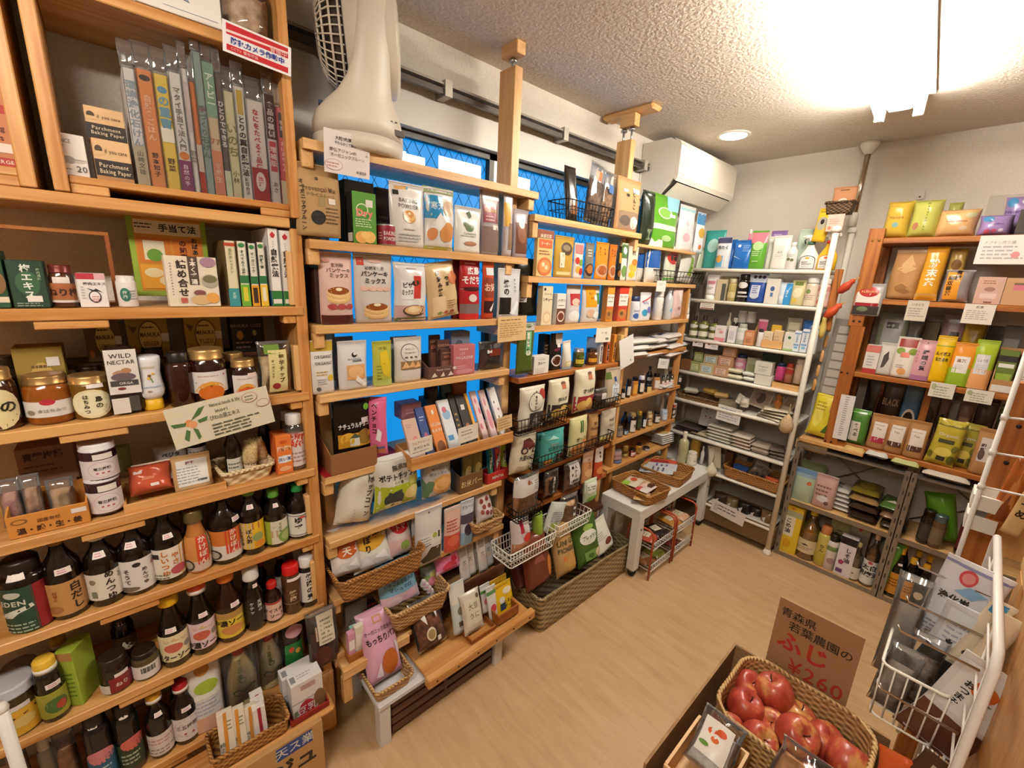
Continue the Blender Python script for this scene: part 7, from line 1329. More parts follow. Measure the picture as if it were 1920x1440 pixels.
box|R2|-1.145|.093|.147|b0a078||olive beige carton behind the glass bottle|d=.04|s=.05
bottle|R2|-1.103|.048|.134|b0a068|r,.2,.1,.9,.6,c8b888|olive oil soap bottle with pale cap|pf=straight|cap=c8bca0|lab=(.1,.6)|cw=.85
bottle|R2|-1.039|.062|.164|17120f|e,.5,.72,.3,.16,d8d4d0;r,.2,.3,.8,.4,d8d4d0;r,.1,.12,.9,.2,b8b4b0|black shampoo bottle with white emblem|pf=straight|lab=(.08,.8)|cap=1c1814|cw=.9
pouch|R2|-.960|.101|.169|2a4a94|r,0,.7,1,1,b8c0d0;e,.3,.88,.1,.06,3a3a5a;e,.55,.88,.1,.06,3a3a5a;e,.78,.88,.1,.06,3a3a5a;r,.2,.2,.7,.6,c8d0e0;e,.45,.25,.25,.12,c8d0e0;l,.45,.55,.35,4,.07,2a4a94|blue and white laundry pouch|d=.05
box|R2|-.872|.071|.141|dcd6cc|e,.5,.6,.16,.1,3a5a8a;r,.4,.28,.6,.45,5a7aa8|cream carton with a blue figure|d=.05
pouch|R2|-.808|.063|.123|d0dce4|r,.5,0,1,1,3a8cc8;V,石けん,.7,.5,.1,d8e4ee;e,.3,.3,.2,.1,e8e8e8|light blue soap pouch|d=.04
pouch|R2|-.746|.066|.137|cabf90|r,.2,.8,.8,.95,6a7a3a;e,.5,.5,.36,.2,dcd4b0;e,.4,.2,.2,.1,d8b850|olive leaf soap pouch|d=.04
bottle|R2|-.684|.063|.153|d8ccb8|r,0,0,1,1,d8ccb8;e,.4,.7,.12,.12,7a8a4a;l,.5,.5,.7,3,.1,a88a70|beige bottle with wide white cap|pf=straight|cap=e4e0da|lab=(.04,.72)|cw=.95
bottle|R2|-.628|.054|.149|dcc0b8|r,0,0,1,1,d8b8b4;r,0,.75,1,1,c88a88;t,アトピ,.5,.5,.16,4a3c3c;e,.4,.2,.16,.14,b85a54|pink labelled bottle with white cap by the pole|pf=straight|cap=e4e0da|lab=(.04,.72)|cw=.9
card|R2|-1.224|.090|.061|e2dcd2|l,.5,.8,.8,4,.17,998;r,.05,.04,.95,.14,7a4a3c|white care card clipped below|s=-.02|dz=-.0605
bottle|R3|-1.310|.055|.146|5a5a2c|r,0,.1,1,.45,d8d0c0;e,.5,.8,.4,.14,c8c4bc|olive hand soap bottle, first of three|pf=pump|cap=2a2622|lab=(.05,.66)
bottle|R3|-1.247|.064|.152|5a5a2c|r,0,.1,1,.45,d8d0c0;e,.5,.8,.4,.14,c8c4bc|olive hand soap bottle, second of three|pf=pump|cap=2a2622|lab=(.05,.66)
bottle|R3|-1.178|.059|.141|5a5a2c|r,0,.1,1,.45,d8d0c0;e,.5,.8,.4,.14,c8c4bc|olive hand soap bottle, third of three|pf=pump|cap=2a2622|lab=(.05,.66)
box|R3|-1.127|.064|.099|e4dcda|r,0,0,1,.24,d88a90;e,.6,.6,.2,.1,d8a0a0;l,.4,.8,.5,2,.06,b99|white carton with pink foot|d=.04
bottle|R3|-1.111|.030|.183|c8c0a0||small dropper bottle with pointed tip|pf=wine|cap=e0dcd4|s=.06
bottle|R3|-1.069|.033|.154|2a2420||dark serum bottle with pale cap|pf=straight|cap=c8c0b8|s=.05
box|R3|-1.056|.045|.104|e2dedc|r,.2,.2,.8,.7,c8c4cc|slim white carton|d=.03
jar|R3|-1.047|.055|.077|d8d4d0||white cream pot, nearer the dropper|cap=e0dcd6|cm=0|s=.08|dz=.122
jar|R3|-.994|.053|.069|d8d4d0||white cream pot with knob lid, farther from the dropper|cap=e0dcd6|cm=0|s=.08|dz=.1277
bottle|R3|-1.005|.057|.123|c8ccc0|r,.1,.2,.9,.8,e0dcd8|pale green lotion bottle with white label|pf=straight|cap=a8b0a0|lab=(.1,.7)
box|R3|-.953|.052|.090|c88a60|r,.2,.6,.8,.85,d8a888;l,.5,.4,.6,3,.1,8a5a40|orange brown carton|d=.03
tube|R3|-.903|.051|.161|d8b0b4|r,0,.5,1,.9,b85a74;e,.5,.35,.2,.06,d8d0d0|pink hand cream tube|d=.03|s=.03
bottle|R3|-.896|.033|.106|e0dcda||white bottle with black collar|pf=straight|cap=2a2420|lab=(.1,.6)
tray|R3|-.824|.111|.045|light||small wooden box of bar soap.|d=.07
box|R3|-.856|.050|.083|d8c8a8|l,.5,.6,.6,2,.2,b8a080|cream soap bar in the small wooden box|d=.03|s=.015|dz=.012|bev=.005|n=soap_bar|c=soap
box|R3|-.803|.051|.095|d8b890|l,.5,.6,.6,2,.2,b8a080|beige soap bar in the small wooden box|d=.03|s=.015|dz=.012|bev=.005|n=soap_bar|c=soap
box|R3|-.826|.052|.123|d8b040|l,.5,.6,.6,2,.2,b8a080|yellow soap bar in the small wooden box|d=.03|s=.035|dz=.012|bev=.005|n=soap_bar|c=soap
box|R3|-.741|.072|.186|8a8270|r,.12,.2,.88,.85,b8b098;l,.5,.6,.6,2,.1,6a6450|grey framed gift box of soap|d=.03|s=.05
box|R3|-.739|.052|.103|dcd8d0|e,.5,.72,.16,.08,2f5a34;r,0,0,1,.1,9ab070;e,.5,.4,.3,.14,d8d4c0|white carton with green leaf mark|d=.04
box|R3|-.700|.032|.117|d8dce0|r,.1,.3,.9,.36,5a90c0;e,.5,.2,.3,.06,7ab0d0;V,ハミガキ,.5,.65,.1,3a6aa0;r,.0,.86,1,.9,3a70b0|white and blue toothpaste carton, first of three|d=.03
box|R3|-.664|.034|.130|d8dce0|r,.1,.3,.9,.36,5a90c0;e,.5,.2,.3,.06,7ab0d0;V,ハミガキ,.5,.65,.1,3a6aa0;r,.0,.86,1,.9,3a70b0|white and blue toothpaste carton, second of three|d=.03
box|R3|-.626|.038|.155|d8dce0|r,.1,.3,.9,.36,5a90c0;e,.5,.2,.3,.06,7ab0d0;V,ハミガキ,.5,.65,.1,3a6aa0;r,.0,.86,1,.9,3a70b0|white and blue toothpaste carton, last of three|d=.03
pouch|R3|-.676|.048|.178|2f68b0|r,.2,.3,.8,.5,c8d8e8|blue tooth powder pouch behind the toothpaste|d=.03|s=.05
bottle|R3|-.937|.028|.154|d8b060||amber dropper among the pink tubes|pf=wine|cap=2a2420|s=.06
card|R3|-1.247|.068|.049|e0d8d8|e,.3,.6,.14,.2,4a3a34;l,.7,.7,.4,3,.2,999|small shelf card with a dark nut picture|s=-.025|dz=-.0498
card|R3|-1.157|.082|.059|e0d8d8|e,.3,.6,.14,.2,7a4a3c;l,.7,.7,.4,3,.2,999|small shelf card with a brown nut picture|s=-.025|dz=-.0538
box|R4|-1.320|.069|.070|6a4428||plain brown carton|d=.06
box|R4|-1.254|.063|.066|8a9060|r,.15,.2,.85,.8,b8c090;l,.5,.65,.5,3,.18,776|green soap carton, lower|d=.05|dz=.0008
box|R4|-1.249|.062|.062|8a9060|r,.15,.2,.85,.8,b8c090;l,.5,.65,.5,3,.18,776|green soap carton, upper|d=.05|s=.02|dz=.0694
box|R4|-1.176|.092|.068|b8a880|r,.15,.2,.85,.8,b8d0d8;l,.5,.65,.5,3,.18,776|blue labelled soap carton, lower|d=.05|dz=-.0021
box|R4|-1.168|.091|.061|b8a880|r,.15,.2,.85,.8,b8d0d8;l,.5,.65,.5,3,.18,776|blue labelled soap carton, upper|d=.05|s=.02|dz=.0658
box|R4|-1.085|.092|.063|b89070|r,.15,.2,.85,.8,dcb8a8;l,.5,.65,.5,3,.18,776|pink labelled soap carton, lower|d=.05|dz=.0018
box|R4|-1.073|.091|.066|b89070|r,.15,.2,.85,.8,dcb8a8;l,.5,.65,.5,3,.18,776|pink labelled soap carton, middle|d=.05|s=.02|dz=.0652
box|R4|-1.057|.082|.058|b08868|r,.15,.2,.85,.8,d0a890;l,.5,.65,.5,3,.18,776|pink labelled soap carton, topmost|d=.05|s=.02|dz=.134
jar|R4|-.998|.071|.096|c8a0a8|e,.5,.5,.3,.3,d8c8d0|rose bath salt pot with navy lid|cap=1c2c5a|cm=0|s=.04|lc=d088a0|dz=.0561
flat|R4|-1.010|.104|.028|d8d0b8|l,.5,.5,.4,2,.2,8a8a70|wrapped cream soap, upper of a pair|d=.06|dz=.0378
flat|R4|-1.001|.104|.028|d8d0b8|l,.5,.5,.4,2,.2,8a8a70|wrapped cream soap, lower of a pair|d=.06|dz=.0016
flat|R4|-.920|.074|.026|dcdcd4|l,.5,.5,.4,1,.2,8aa080|round white soap pack, upper of a pair|d=.05|dz=.035
flat|R4|-.914|.071|.026|dcdcd4|l,.5,.5,.4,1,.2,8aa080|round white soap pack, lower of a pair|d=.05|dz=.0059
box|R4|-.920|.072|.095|a8a890|r,.1,.1,.9,.6,8a9068|grey green carton behind the white soap packs|s=.05|d=.05|dz=.0495
box|R4|-.844|.092|.078|dcd8cc|t,Organic,.5,.65,.2,8a8678,.7;l,.5,.4,.6,2,.12,aaa|large white carton, upper of two|d=.06|dz=.0603
box|R4|-.834|.092|.059|dcd8cc|r,0,0,1,1,dcd8cc|large white carton, lower of two|d=.06|dz=-.0005
box|R4|-.839|.102|.103|2f4030||dark green carton at the back|s=.1|d=.05|dz=.0932
tray|R4|-.707|.149|.035|light||pale wooden tray of small bottles.|d=.1|dz=-.0047
bottle|R4|-.762|.048|.106|c84a88||bright pink drink bottle with navy cap|pf=straight|cap=1c2c4a|s=.02|cw=.9|dz=.0384
bottle|R4|-.718|.045|.112|b87860|e,.5,.7,.4,.2,a83a34|peach bottle with a red disc label|pf=straight|cap=b8402c|s=.03|lab=(.1,.8)|dz=.0335
bottle|R4|-.667|.049|.141|c8b098||beige lotion bottle with clear cap|pf=straight|cap=d8ccc0|s=.02|cw=.9|dz=.0394
basket|R5|-1.202|.299|.050|brown||low brown cane basket of loofahs.|d=.16|tp=.95|dz=-.024
flat|R5|-1.281|.096|.040|d8d0c0||white muslin bundle in the brown cane basket|d=.06|s=.04|Y=20|f=cloth|n=loofah|c=loofah|dz=.0327
flat|R5|-1.152|.086|.040|c8a850||yellow green loofah in the brown cane basket|d=.06|s=.04|Y=-20|f=cloth|n=loofah|c=loofah|dz=.0552
flat|R5|-1.077|.090|.040|d8b878||tan loofah in the brown cane basket|d=.06|s=.04|Y=15|f=cloth|n=loofah|c=loofah|dz=.0438
box|R5|-1.012|.101|.057|7a6c58|r,.1,.5,.8,.9,8a8068|grey card box at the middle|d=.08|dz=-.0054
tube|R5|-.961|.052|.056|d8d0c4||white balm tube lying loose|s=.03|d=.02|R=25|dz=.0382
jar|R5|-.916|.051|.056|e0d8cc|r,.2,.2,.8,.8,b8a890|little white balm jar|cap=d8d0c8|cm=0|dz=.0335
card|R5|-.855|.121|.122|b8a898|r,.08,.08,.92,.92,a08c7c;e,.5,.5,.2,.3,5a4a40;e,.3,.6,.1,.2,8a7464|brown tinted picture card propped upright|s=.06|L=25|R=8|dz=.0322
card|R5|-.792|.048|.079|b0a08c|r,.15,.3,.85,.9,8a7a68|patterned sachet in a fan, first|s=.08|L=25|R=-12|dz=.0451
card|R5|-.751|.053|.086|b0a08c|r,.15,.3,.85,.9,8a7a68|patterned sachet in a fan, second|s=.07|L=25|dz=.0507
card|R5|-.702|.063|.088|b0a08c|r,.15,.3,.85,.9,8a7a68|patterned sachet in a fan, third|s=.06|L=25|R=14|dz=.0519
flat|R5|-.751|.151|.012|d8ccb4|l,.5,.6,.5,2,.12,a89880|flat linen packet, bottom in a spread stack|d=.12|s=-.01|Y=-20|f=paper|dz=-.0016
flat|R5|-.745|.150|.012|d8ccb4|l,.5,.6,.5,2,.12,a89880|flat linen packet, second in a spread stack|d=.12|s=-.01|Y=-8|f=paper|dz=.0167
flat|R5|-.740|.149|.012|d8ccb4|l,.5,.6,.5,2,.12,a89880|flat linen packet, third in a spread stack|d=.12|s=-.01|Y=4|f=paper|dz=.0349
flat|R5|-.734|.149|.012|d8ccb4|l,.5,.6,.5,2,.12,a89880|flat linen packet, top in a spread stack|d=.12|s=-.01|Y=16|f=paper|dz=.053
card|R5|-.985|.146|.103|e4e0d8|l,.5,.8,.8,5,.15,99a|white handwritten card hanging in the middle|s=-.02|R=3|dz=-.0842
flat|R6|-1.263|.172|.014|3a302a||dark folded cloth, bottom of the dark stack|d=.16|f=cloth
flat|R6|-1.253|.171|.014|3a302a||dark folded cloth, middle of the dark stack|dz=.0145|d=.16|f=cloth
flat|R6|-1.244|.170|.014|3a302a||dark folded cloth, top of the dark stack|dz=.029|d=.16|f=cloth
card|R6|-1.134|.125|.132|b8b4b4|l,.7,.3,.5,4,.08,777;e,.3,.5,.05,.04,8a3a3a;e,.55,.48,.05,.04,8a3a3a;e,.42,.72,.3,.12,a8a4a4;p,4a4444,.2,.85,.22,.95,.24,.85,.3,.85,.32,.95,.34,.85;l,.5,.9,.5,1,.05,555|grey drawn notice with a face behind the cloths|s=.06|L=12|n=drawn_notice|c=notice|dz=.0648
flat|R6|-1.152|.126|.025|a89c80||olive folded cloth beside the white stack|d=.14|f=cloth
flat|R6|-1.032|.157|.021|ded8c8||white folded gauze cloth, lowest of five|d=.16|f=paper|n=folded_cloth|c=cloth
flat|R6|-1.032|.156|.021|ded8c8||white folded gauze cloth, second of five|dz=.0215|d=.16|f=paper|n=folded_cloth|c=cloth
flat|R6|-1.032|.156|.021|ded8c8||white folded gauze cloth, third of five|dz=.043|d=.16|f=paper|n=folded_cloth|c=cloth
flat|R6|-1.032|.156|.021|ded8c8||white folded gauze cloth, fourth of five|dz=.0645|d=.16|f=paper|n=folded_cloth|c=cloth
flat|R6|-1.032|.155|.021|ded8c8|r,.3,.4,.7,.6,cfc8b8|white folded gauze cloth, topmost of five|dz=.086|d=.16|f=paper|n=folded_cloth|c=cloth
flat|R6|-.889|.117|.021|d0bcaa||pink beige folded cloth, lowest of four|d=.14|f=paper|n=folded_cloth|c=cloth
flat|R6|-.892|.116|.021|d0bcaa||pink beige folded cloth, second of four|dz=.0215|d=.14|f=paper|n=folded_cloth|c=cloth
flat|R6|-.896|.116|.021|d0bcaa||pink beige folded cloth, third of four|dz=.043|d=.14|f=paper|n=folded_cloth|c=cloth
flat|R6|-.899|.116|.021|d8ccbc|l,.5,.4,.4,2,.1,a88|pink beige folded cloth, topmost of four|dz=.0645|d=.14|f=paper|n=folded_cloth|c=cloth
flat|R6|-.777|.107|.045|a08e80||taupe rolled towel, lower of two|d=.1|f=cloth|n=rolled_towel|c=towel
flat|R6|-.782|.107|.030|a08e80||taupe rolled towel, upper of two|dz=.032|d=.1|f=cloth|n=rolled_towel|c=towel
flat|R6|-.677|.092|.020|7a6a5c||brown grey folded cloth, lowest of three|d=.13|f=cloth|n=folded_cloth|c=cloth
flat|R6|-.690|.087|.020|7a6a5c||brown grey folded cloth, middle of three|dz=.0205|d=.13|f=cloth|Y=8|n=folded_cloth|c=cloth
flat|R6|-.702|.082|.020|7a6a5c||brown grey folded cloth, topmost of three|dz=.041|d=.13|f=cloth|Y=16|n=folded_cloth|c=cloth
basket|R7|-.790|.349|.070|gold||long cane tray of kitchen brushes.|d=.2|tp=.93|wx=170.0|wz=330.0
box|R7|-.870|.106|.096|1f4a94|r,.7,.3,.95,.5,d8d8d8|blue carton in the long cane tray|d=.05|s=.04|L=20|dz=-.0202
bag|R7|-.793|.115|.121|c8c0c8||clear brush packet in the long cane tray|f=clear|d=.03|s=.05|R=24|fi=3a2a24|fj=b8a8a0|dz=.0042
can|R7|-.766|.127|.080|c8843c||orange cork roll in the long cane tray|s=.08|mc=c8a060|dz=-.0311
bag|R7|-.685|.084|.086|c85a34||orange red sponge pack in the long cane tray|d=.04|s=.03|dz=-.007
pouch|R7|-1.025|.085|.146|c8bca8|r,.1,.1,.5,.9,dcd4c4|pale folded pouch leaning by the long cane tray|d=.03|s=.02|R=-10|dz=.0164
box|R7|-.978|.050|.204|6a4424||wooden round brush seen edge on|d=.04|s=.12|dz=-.073
box|R7|-1.067|.083|.205|b0a8a4|l,.5,.7,.6,2,.1,8a8280|pale carton standing at the back, first from the corner|d=.06|s=.2|dz=-.1333
box|R7|-.923|.070|.205|b8aca8|l,.5,.7,.6,2,.1,8a8280|pale carton standing at the back, second from the corner|d=.06|s=.2|dz=-.0994
box|R7|-.805|.093|.207|c0b0a8|l,.5,.7,.6,2,.1,8a8280|pale carton standing at the back, third from the corner|d=.06|s=.2|dz=-.0742
box|R7|-.705|.063|.209|a89c98|l,.5,.7,.6,2,.1,8a8280|pale carton standing at the back, fourth from the corner|d=.06|s=.2|dz=-.0555
tray|R8|-.818|.428|.130|6a5030||brown woven paper box of dark dried goods.|d=.24|t=.006|dz=-.1227
bag|R8|-.970|.087|.169|3a2c20|p,d8d0c8,.2,.7,.5,.8,.4,.5|glossy dark packet in the brown woven paper box, first from its near end.|d=.06|s=.05|f=gloss|dz=-.0954
bag|R8|-.902|.085|.164|8a7450|p,d8d0c8,.2,.7,.5,.8,.4,.5|glossy dark packet in the brown woven paper box, second from its near end.|d=.06|s=.08|f=gloss|dz=-.1063
bag|R8|-.818|.081|.156|1c1816|p,d8d0c8,.2,.7,.5,.8,.4,.5|glossy dark packet in the brown woven paper box, third from its near end.|d=.06|s=.05|f=gloss|dz=-.0854
bag|R8|-.754|.078|.151|2a2428|p,d8d0c8,.2,.7,.5,.8,.4,.5|glossy dark packet in the brown woven paper box, fourth from its near end.|d=.06|s=.08|f=gloss|dz=-.0966
bag|R8|-.677|.075|.143|7a5a3c|p,d8d0c8,.2,.7,.5,.8,.4,.5|glossy dark packet in the brown woven paper box, fifth from its near end.|d=.06|s=.05|f=gloss|dz=-.0762
card|R8|-.887|.213|.089|e0d8d4|l,.55,.72,.7,2,.25,7a6a70;r,.08,.2,.2,.8,c8bcbc|white lettered sign on the brown woven box|s=-.01|R=6|dz=-.0593
bag|K1|-.408|.102|.175|dcb848|T,Natura,.5,.55,.1,b07a3c,.8;l,.4,.85,.5,1,.05,b89a50;e,.5,.35,.12,.07,8ab0a8|yellow sanitary pack|d=.09|wr=1
bag|K1|-.306|.113|.172|c0c060|V,NaturaMoon,.55,.55,.07,6a6a34;e,.25,.3,.1,.1,b87a5c|lime green sanitary pack|d=.09|wr=1.4
bag|K1|-.192|.143|.121|dcb078|T,NaturaMoon,.5,.55,.1,a0502c,.8;l,.4,.85,.5,1,.05,b89a50;e,.8,.75,.14,.1,c8c098;e,.7,.3,.1,.08,dcc0a0|peach sanitary pack|d=.09
bag|K1|-.067|.106|.087|9a80b4|T,NaturaMoon,.5,.55,.1,6a4a8a,.8;l,.4,.85,.5,1,.05,b89a50;e,.25,.8,.18,.14,4a88b8;e,.3,.2,.1,.1,c85a7a;e,.5,.22,.08,.08,c85a7a;e,.7,.24,.08,.08,d8c8dc|purple sanitary pack, lower front one|d=.08
bag|K1|-.003|.109|.174|9a80b4|e,.2,.85,.16,.12,4a88b8;e,.55,.85,.1,.06,d8d0dc;T,NaturaMoon,.5,.62,.1,6a4a8a|purple sanitary pack, taller one behind|d=.08|s=.1
box|K1|.029|.067|.102|3a302c|r,.4,.1,1,.7,6a5a50|dark carton slanting at the picture edge|d=.08
bag|K1|-.217|.052|.169|a8a858||small olive pack behind the peach one|d=.05|s=.13
card|K1|-.021|.158|.122|e2dad4|t,ナプキン売り場,.4,.75,.12,aaa0a0,.6;l,.5,.6,.8,4,.13,b0a8a8;e,.75,.32,.08,.12,d09090|large white notice hanging|s=-.015|n=paper_notice|c=notice|dz=-.1248
card|K1|-.374|.029|.047|d8cfc4|r,.3,.15,.6,.35,6a5a50|wall tag above the lime green pack|s=.28|dz=.2166
pouch|K2|-.324|.118|.243|a87c4c|p,8a6034,.1,.2,.5,.3,.9,.15,.6,.1;p,c09a68,.2,.6,.5,.9,.8,.6,.5,.5|crumpled kraft tea bag|d=.06|wr=3|f=matte|L=6
bag|K2|-.230|.082|.256|d89a2c|V,粉末茶,.5,.5,.16,ece4d8;r,.1,.88,.9,1,c8843c;r,.0,0,1,.12,d0a060|tall golden tea bag with white brush lettering|d=.05|L=6
bag|K2|-.158|.063|.249|b89850|e,.5,.7,.3,.1,6a4a20;r,0,0,1,.4,c8c0c0|gold and silver tea bag behind|d=.05|s=.07
bag|K2|-.134|.099|.147|b0a8aa|r,.1,.06,.62,1,d8922c;V,無双番茶,.26,.48,.15,2a1c14;V,有機,.48,.82,.16,2a1c14|silver tea bag with an orange panel|d=.06|f=foil|L=5
box|K2|-.025|.084|.119|c8a090|l,.5,.85,.6,2,.08,8a5a4c;e,.5,.55,.2,.08,9a7060;r,.2,.2,.8,.4,d8b8ac;r,.4,.04,.7,.1,7a4a40|dusty pink tea carton with a cup drawing|d=.06
box|K2|.059|.081|.117|c0946c|r,.3,.55,.8,.75,c87080;r,.3,.75,.8,.82,6a5a44|tan tea carton with a rose panel|d=.06
card|K2|-.245|.077|.098|c8bcac|t,いろどり,.5,.8,.14,4a4038,.6;l,.5,.6,.8,4,.12,988|grey beige note hanging|s=-.015|dz=-.0974
card|K2|-.037|.098|.089|ddd2c6|t,紅茶,.5,.85,.14,6a5a50,.5;l,.5,.65,.8,5,.1,a99|cream note hanging|s=-.015|dz=-.0903
pouch|KH|-.442|.120|.163|b0aaa8|r,.1,.4,.9,.72,e0d6c8;e,.5,.74,.34,.16,a82c28;t,ALISHAN,.5,.75,.1,d8b878,.55;r,.1,.3,.9,.4,8a2028;r,.05,.03,.95,.3,3a3430;e,.4,.2,.2,.08,6a7a5a|silver bag with a red arched label|d=.04|dz=.0886
box|K3|-.370|.058|.150|dcd4cc|r,0,.75,1,1,c87068;r,0,0,1,.18,a83430;l,.5,.6,.6,4,.1,999|white carton with red ends|d=.05
pouch|K3|-.315|.065|.167|c8c0b8|p,3a2c24,.3,.2,.35,.6,.6,.75,.7,.5,.5,.25|white pouch with a dark burdock picture|d=.04|f=matte|L=5
pouch|K3|-.244|.085|.206|dcd0c4|r,.1,.75,.9,.95,8a3028;e,.25,.65,.2,.08,7a9040;e,.8,.65,.2,.08,7a9040;r,.3,.5,.7,.62,c8604c;e,.5,.15,.2,.08,d89a5c;l,.4,.3,.4,2,.05,988|red topped white tea pouch|d=.04|L=5
pouch|K3|-.175|.077|.200|c8949a|V,睡眠の質,.55,.5,.12,2a2024;l,.2,.7,.1,4,.08,a87078;r,0,0,1,.12,a87090;e,.5,.93,.03,.015,222|dusty pink sleep tea pouch|d=.04|L=5
pouch|K3|-.111|.066|.229|dcb010|T,ルイボス,.5,.62,.09,2a2414,.8;T,なたまめ,.5,.5,.09,2a2414,.7;r,.0,.78,1,.8,8a9a2c|bright yellow tea pouch|d=.04|L=5
pouch|K3|-.041|.078|.206|d88a24|r,0,0,1,.42,8aa82a;r,.15,.3,.8,.68,dcd4cc;T,温茶,.45,.58,.08,7a4a1c;l,.45,.48,.45,3,.04,aaa|orange and green tea pouch with white label|d=.04|L=5
pouch|K3|.025|.072|.228|9ab02a|r,0,0,1,.4,d89a60;r,.15,.3,.75,.7,cfc8c8;t,しょうが,.45,.58,.07,5a5a5a,.5;l,.45,.48,.45,3,.04,aaa|lime and peach tea pouch with grey label|d=.04|L=5
tray|K3|.102|.072|.060|a87a4c|r,.05,.1,.9,.6,d8d0c8|open kraft display box of green tea|d=.1|hb=.2|t=.004|n=display_carton|c=carton
box|K3|.097|.059|.179|5a6a24|r,0,.7,1,.85,1c1814;r,.1,.55,.9,.65,d8d8d0;r,.1,.2,.9,.4,8aa034|green tea carton in the kraft display box|d=.05|s=.02|dz=.01|L=6
box|K3|.170|.057|.107|d8d0c4|l,.5,.8,.8,4,.1,8a8074|pale carton at the picture edge, on its side|d=.08
pouch|K3|-.332|.126|.316|7a8068|r,.2,.4,.8,.9,9a9894;r,.3,.75,.7,.85,333|grey green film bag in the back row|d=.05|s=.12
pouch|K3|-.242|.053|.292|7a7c80||slate pouch in the back row|d=.05|s=.12
box|K3|-.181|.055|.288|4a3a20||brown carton in the back row|d=.05|s=.12
pouch|K3|-.108|.078|.332|8a6a68|V,黒豆,.6,.6,.14,2a1c1c|mauve black bean tea pouch in the back row|d=.05|s=.12
pouch|K3|-.032|.074|.313|b8941a|T,ごぼう茶,.5,.5,.14,2a2414|mustard burdock tea pouch in the back row|d=.05|s=.12
box|K3|.034|.050|.290|2a2420||black tea carton in the back row|d=.05|s=.12
box|K3|.091|.058|.297|4a4440|r,.1,.3,.9,.8,7a7470|grey tea carton in the back row|d=.05|s=.12
card|K3|-.080|.086|.072|d8d0c2|e,.15,.7,.1,.2,a8a880;l,.55,.7,.7,4,.18,998|small note with a leaf, hanging beneath the yellow pouch|s=-.015|dz=-.0619
card|K3|.044|.089|.061|d8d0c2|e,.15,.7,.1,.2,a8a880;l,.55,.7,.7,4,.18,998|small note with a leaf, hanging beneath the lime pouch|s=-.015|dz=-.0576
bag|K4|-.354|.083|.196|4a7a34|r,.05,.1,.6,.66,ddd6cc;V,食べる,.4,.42,.12,2a2420;r,.0,.9,1,1,6a9a50|green powdered tea bag|d=.05
pouch|K4|-.267|.083|.192|a87a4a|r,.2,.2,.85,.78,ddd2c8;r,.15,.2,.85,.36,a02c44;t,Tea,.5,.6,.07,7a5a50,.4;l,.5,.7,.5,1,.05,a98|kraft tea pouch with crimson band|d=.05|f=matte
pouch|K4|-.195|.082|.195|a87a4a|r,.2,.2,.85,.78,ddd2c8;r,.15,.2,.85,.34,4a2a1c;t,Tea,.5,.6,.07,7a5a50,.4;l,.5,.7,.5,1,.05,a98|kraft tea pouch with brown band, nearer the crimson one|d=.05|f=matte
pouch|K4|-.118|.082|.197|a87a4a|r,.2,.2,.85,.78,ddd2c8;r,.15,.2,.85,.34,4a2a1c;t,Tea,.5,.6,.07,7a5a50,.4;l,.5,.7,.5,1,.05,a98|kraft tea pouch with brown band, nearer the olive bags|d=.05|f=matte
bag|K4|-.019|.107|.231|b8a83c|r,0,.86,1,1,6a6428;t,Organic,.5,.68,.09,e0dcc8,.7;r,.2,.5,.75,.58,4a4a34;e,.5,.3,.3,.1,d8c860;r,.35,.1,.65,.2,2a2a20;e,.1,.2,.1,.08,6a6424;e,.85,.15,.14,.1,5a5a24;e,.85,.4,.12,.08,7a7430|olive gold chai bag, front|d=.04|R=3
bag|K4|.050|.082|.224|a89a3c|r,0,.86,1,1,6a6428;t,Organic,.5,.68,.09,e0dcc8,.7;r,.2,.5,.75,.58,4a4a34;e,.5,.3,.3,.1,d8c860;r,.35,.1,.65,.2,2a2a20;e,.1,.2,.1,.08,6a6424;e,.85,.15,.14,.1,5a5a24;e,.85,.4,.12,.08,7a7430|olive gold chai bag, behind|d=.04|s=.05|R=3
pouch|K4|.120|.077|.226|a87a4a|r,.2,.3,.8,.8,c8bcb4;e,.35,.45,.14,.12,5a4440;V,和紅,.35,.6,.08,3a2420|large kraft pouch at the right end|d=.05|f=matte
jar|K4|.184|.030|.135|1c1814|r,.1,.1,.9,.8,d8d4cc|dark jar with white label at the picture edge|cap=2a2420
pouch|K4|-.340|.073|.373|1c1412|l,.5,.4,.6,3,.08,8a7460;r,.8,.1,1,.9,6a2c1c|black coffee bag in the rear|d=.05|s=.12
pouch|K4|-.260|.088|.378|2a1a14|r,0,0,1,.3,c8c0bc;r,0,.3,1,.36,8a2c28;T,BLACK,.5,.65,.14,8a6a4c,.8|black coffee bag with white foot in the rear|d=.05|s=.12
pouch|K4|-.179|.075|.372|3f5a74|e,.5,.45,.36,.16,c8b8a8;e,.5,.45,.27,.12,1c1410|steel blue coffee bag with a cup in the rear|d=.05|s=.12
pouch|K4|-.108|.067|.367|5a4038|e,.5,.55,.34,.16,2a1c18;r,0,0,1,.25,a87078|brown coffee bag with a cup in the rear|d=.05|s=.12
pouch|K4|-.056|.037|.351|6a4a3c|e,.5,.5,.4,.16,2a1c18|dun coffee bag with a cup in the rear|d=.05|s=.12
pouch|K4|.021|.054|.334|6a4a30|r,.2,.3,.8,.7,8a6a4c|brown kraft bag in the rear|d=.05|s=.12
pouch|K4|.087|.070|.344|3a2018||dark maroon bag in the rear|d=.05|s=.12
pouch|K4|.156|.060|.330|4a4a1c|e,.5,.4,.4,.2,6a7a2c|dark olive bag in the rear|d=.05|s=.12
card|KT|-.419|.064|.253|e0dad6|l,.5,.95,.3,18,.05,8a8a8a|tall narrow white strip of tiny print|R=-1|dz=.0156
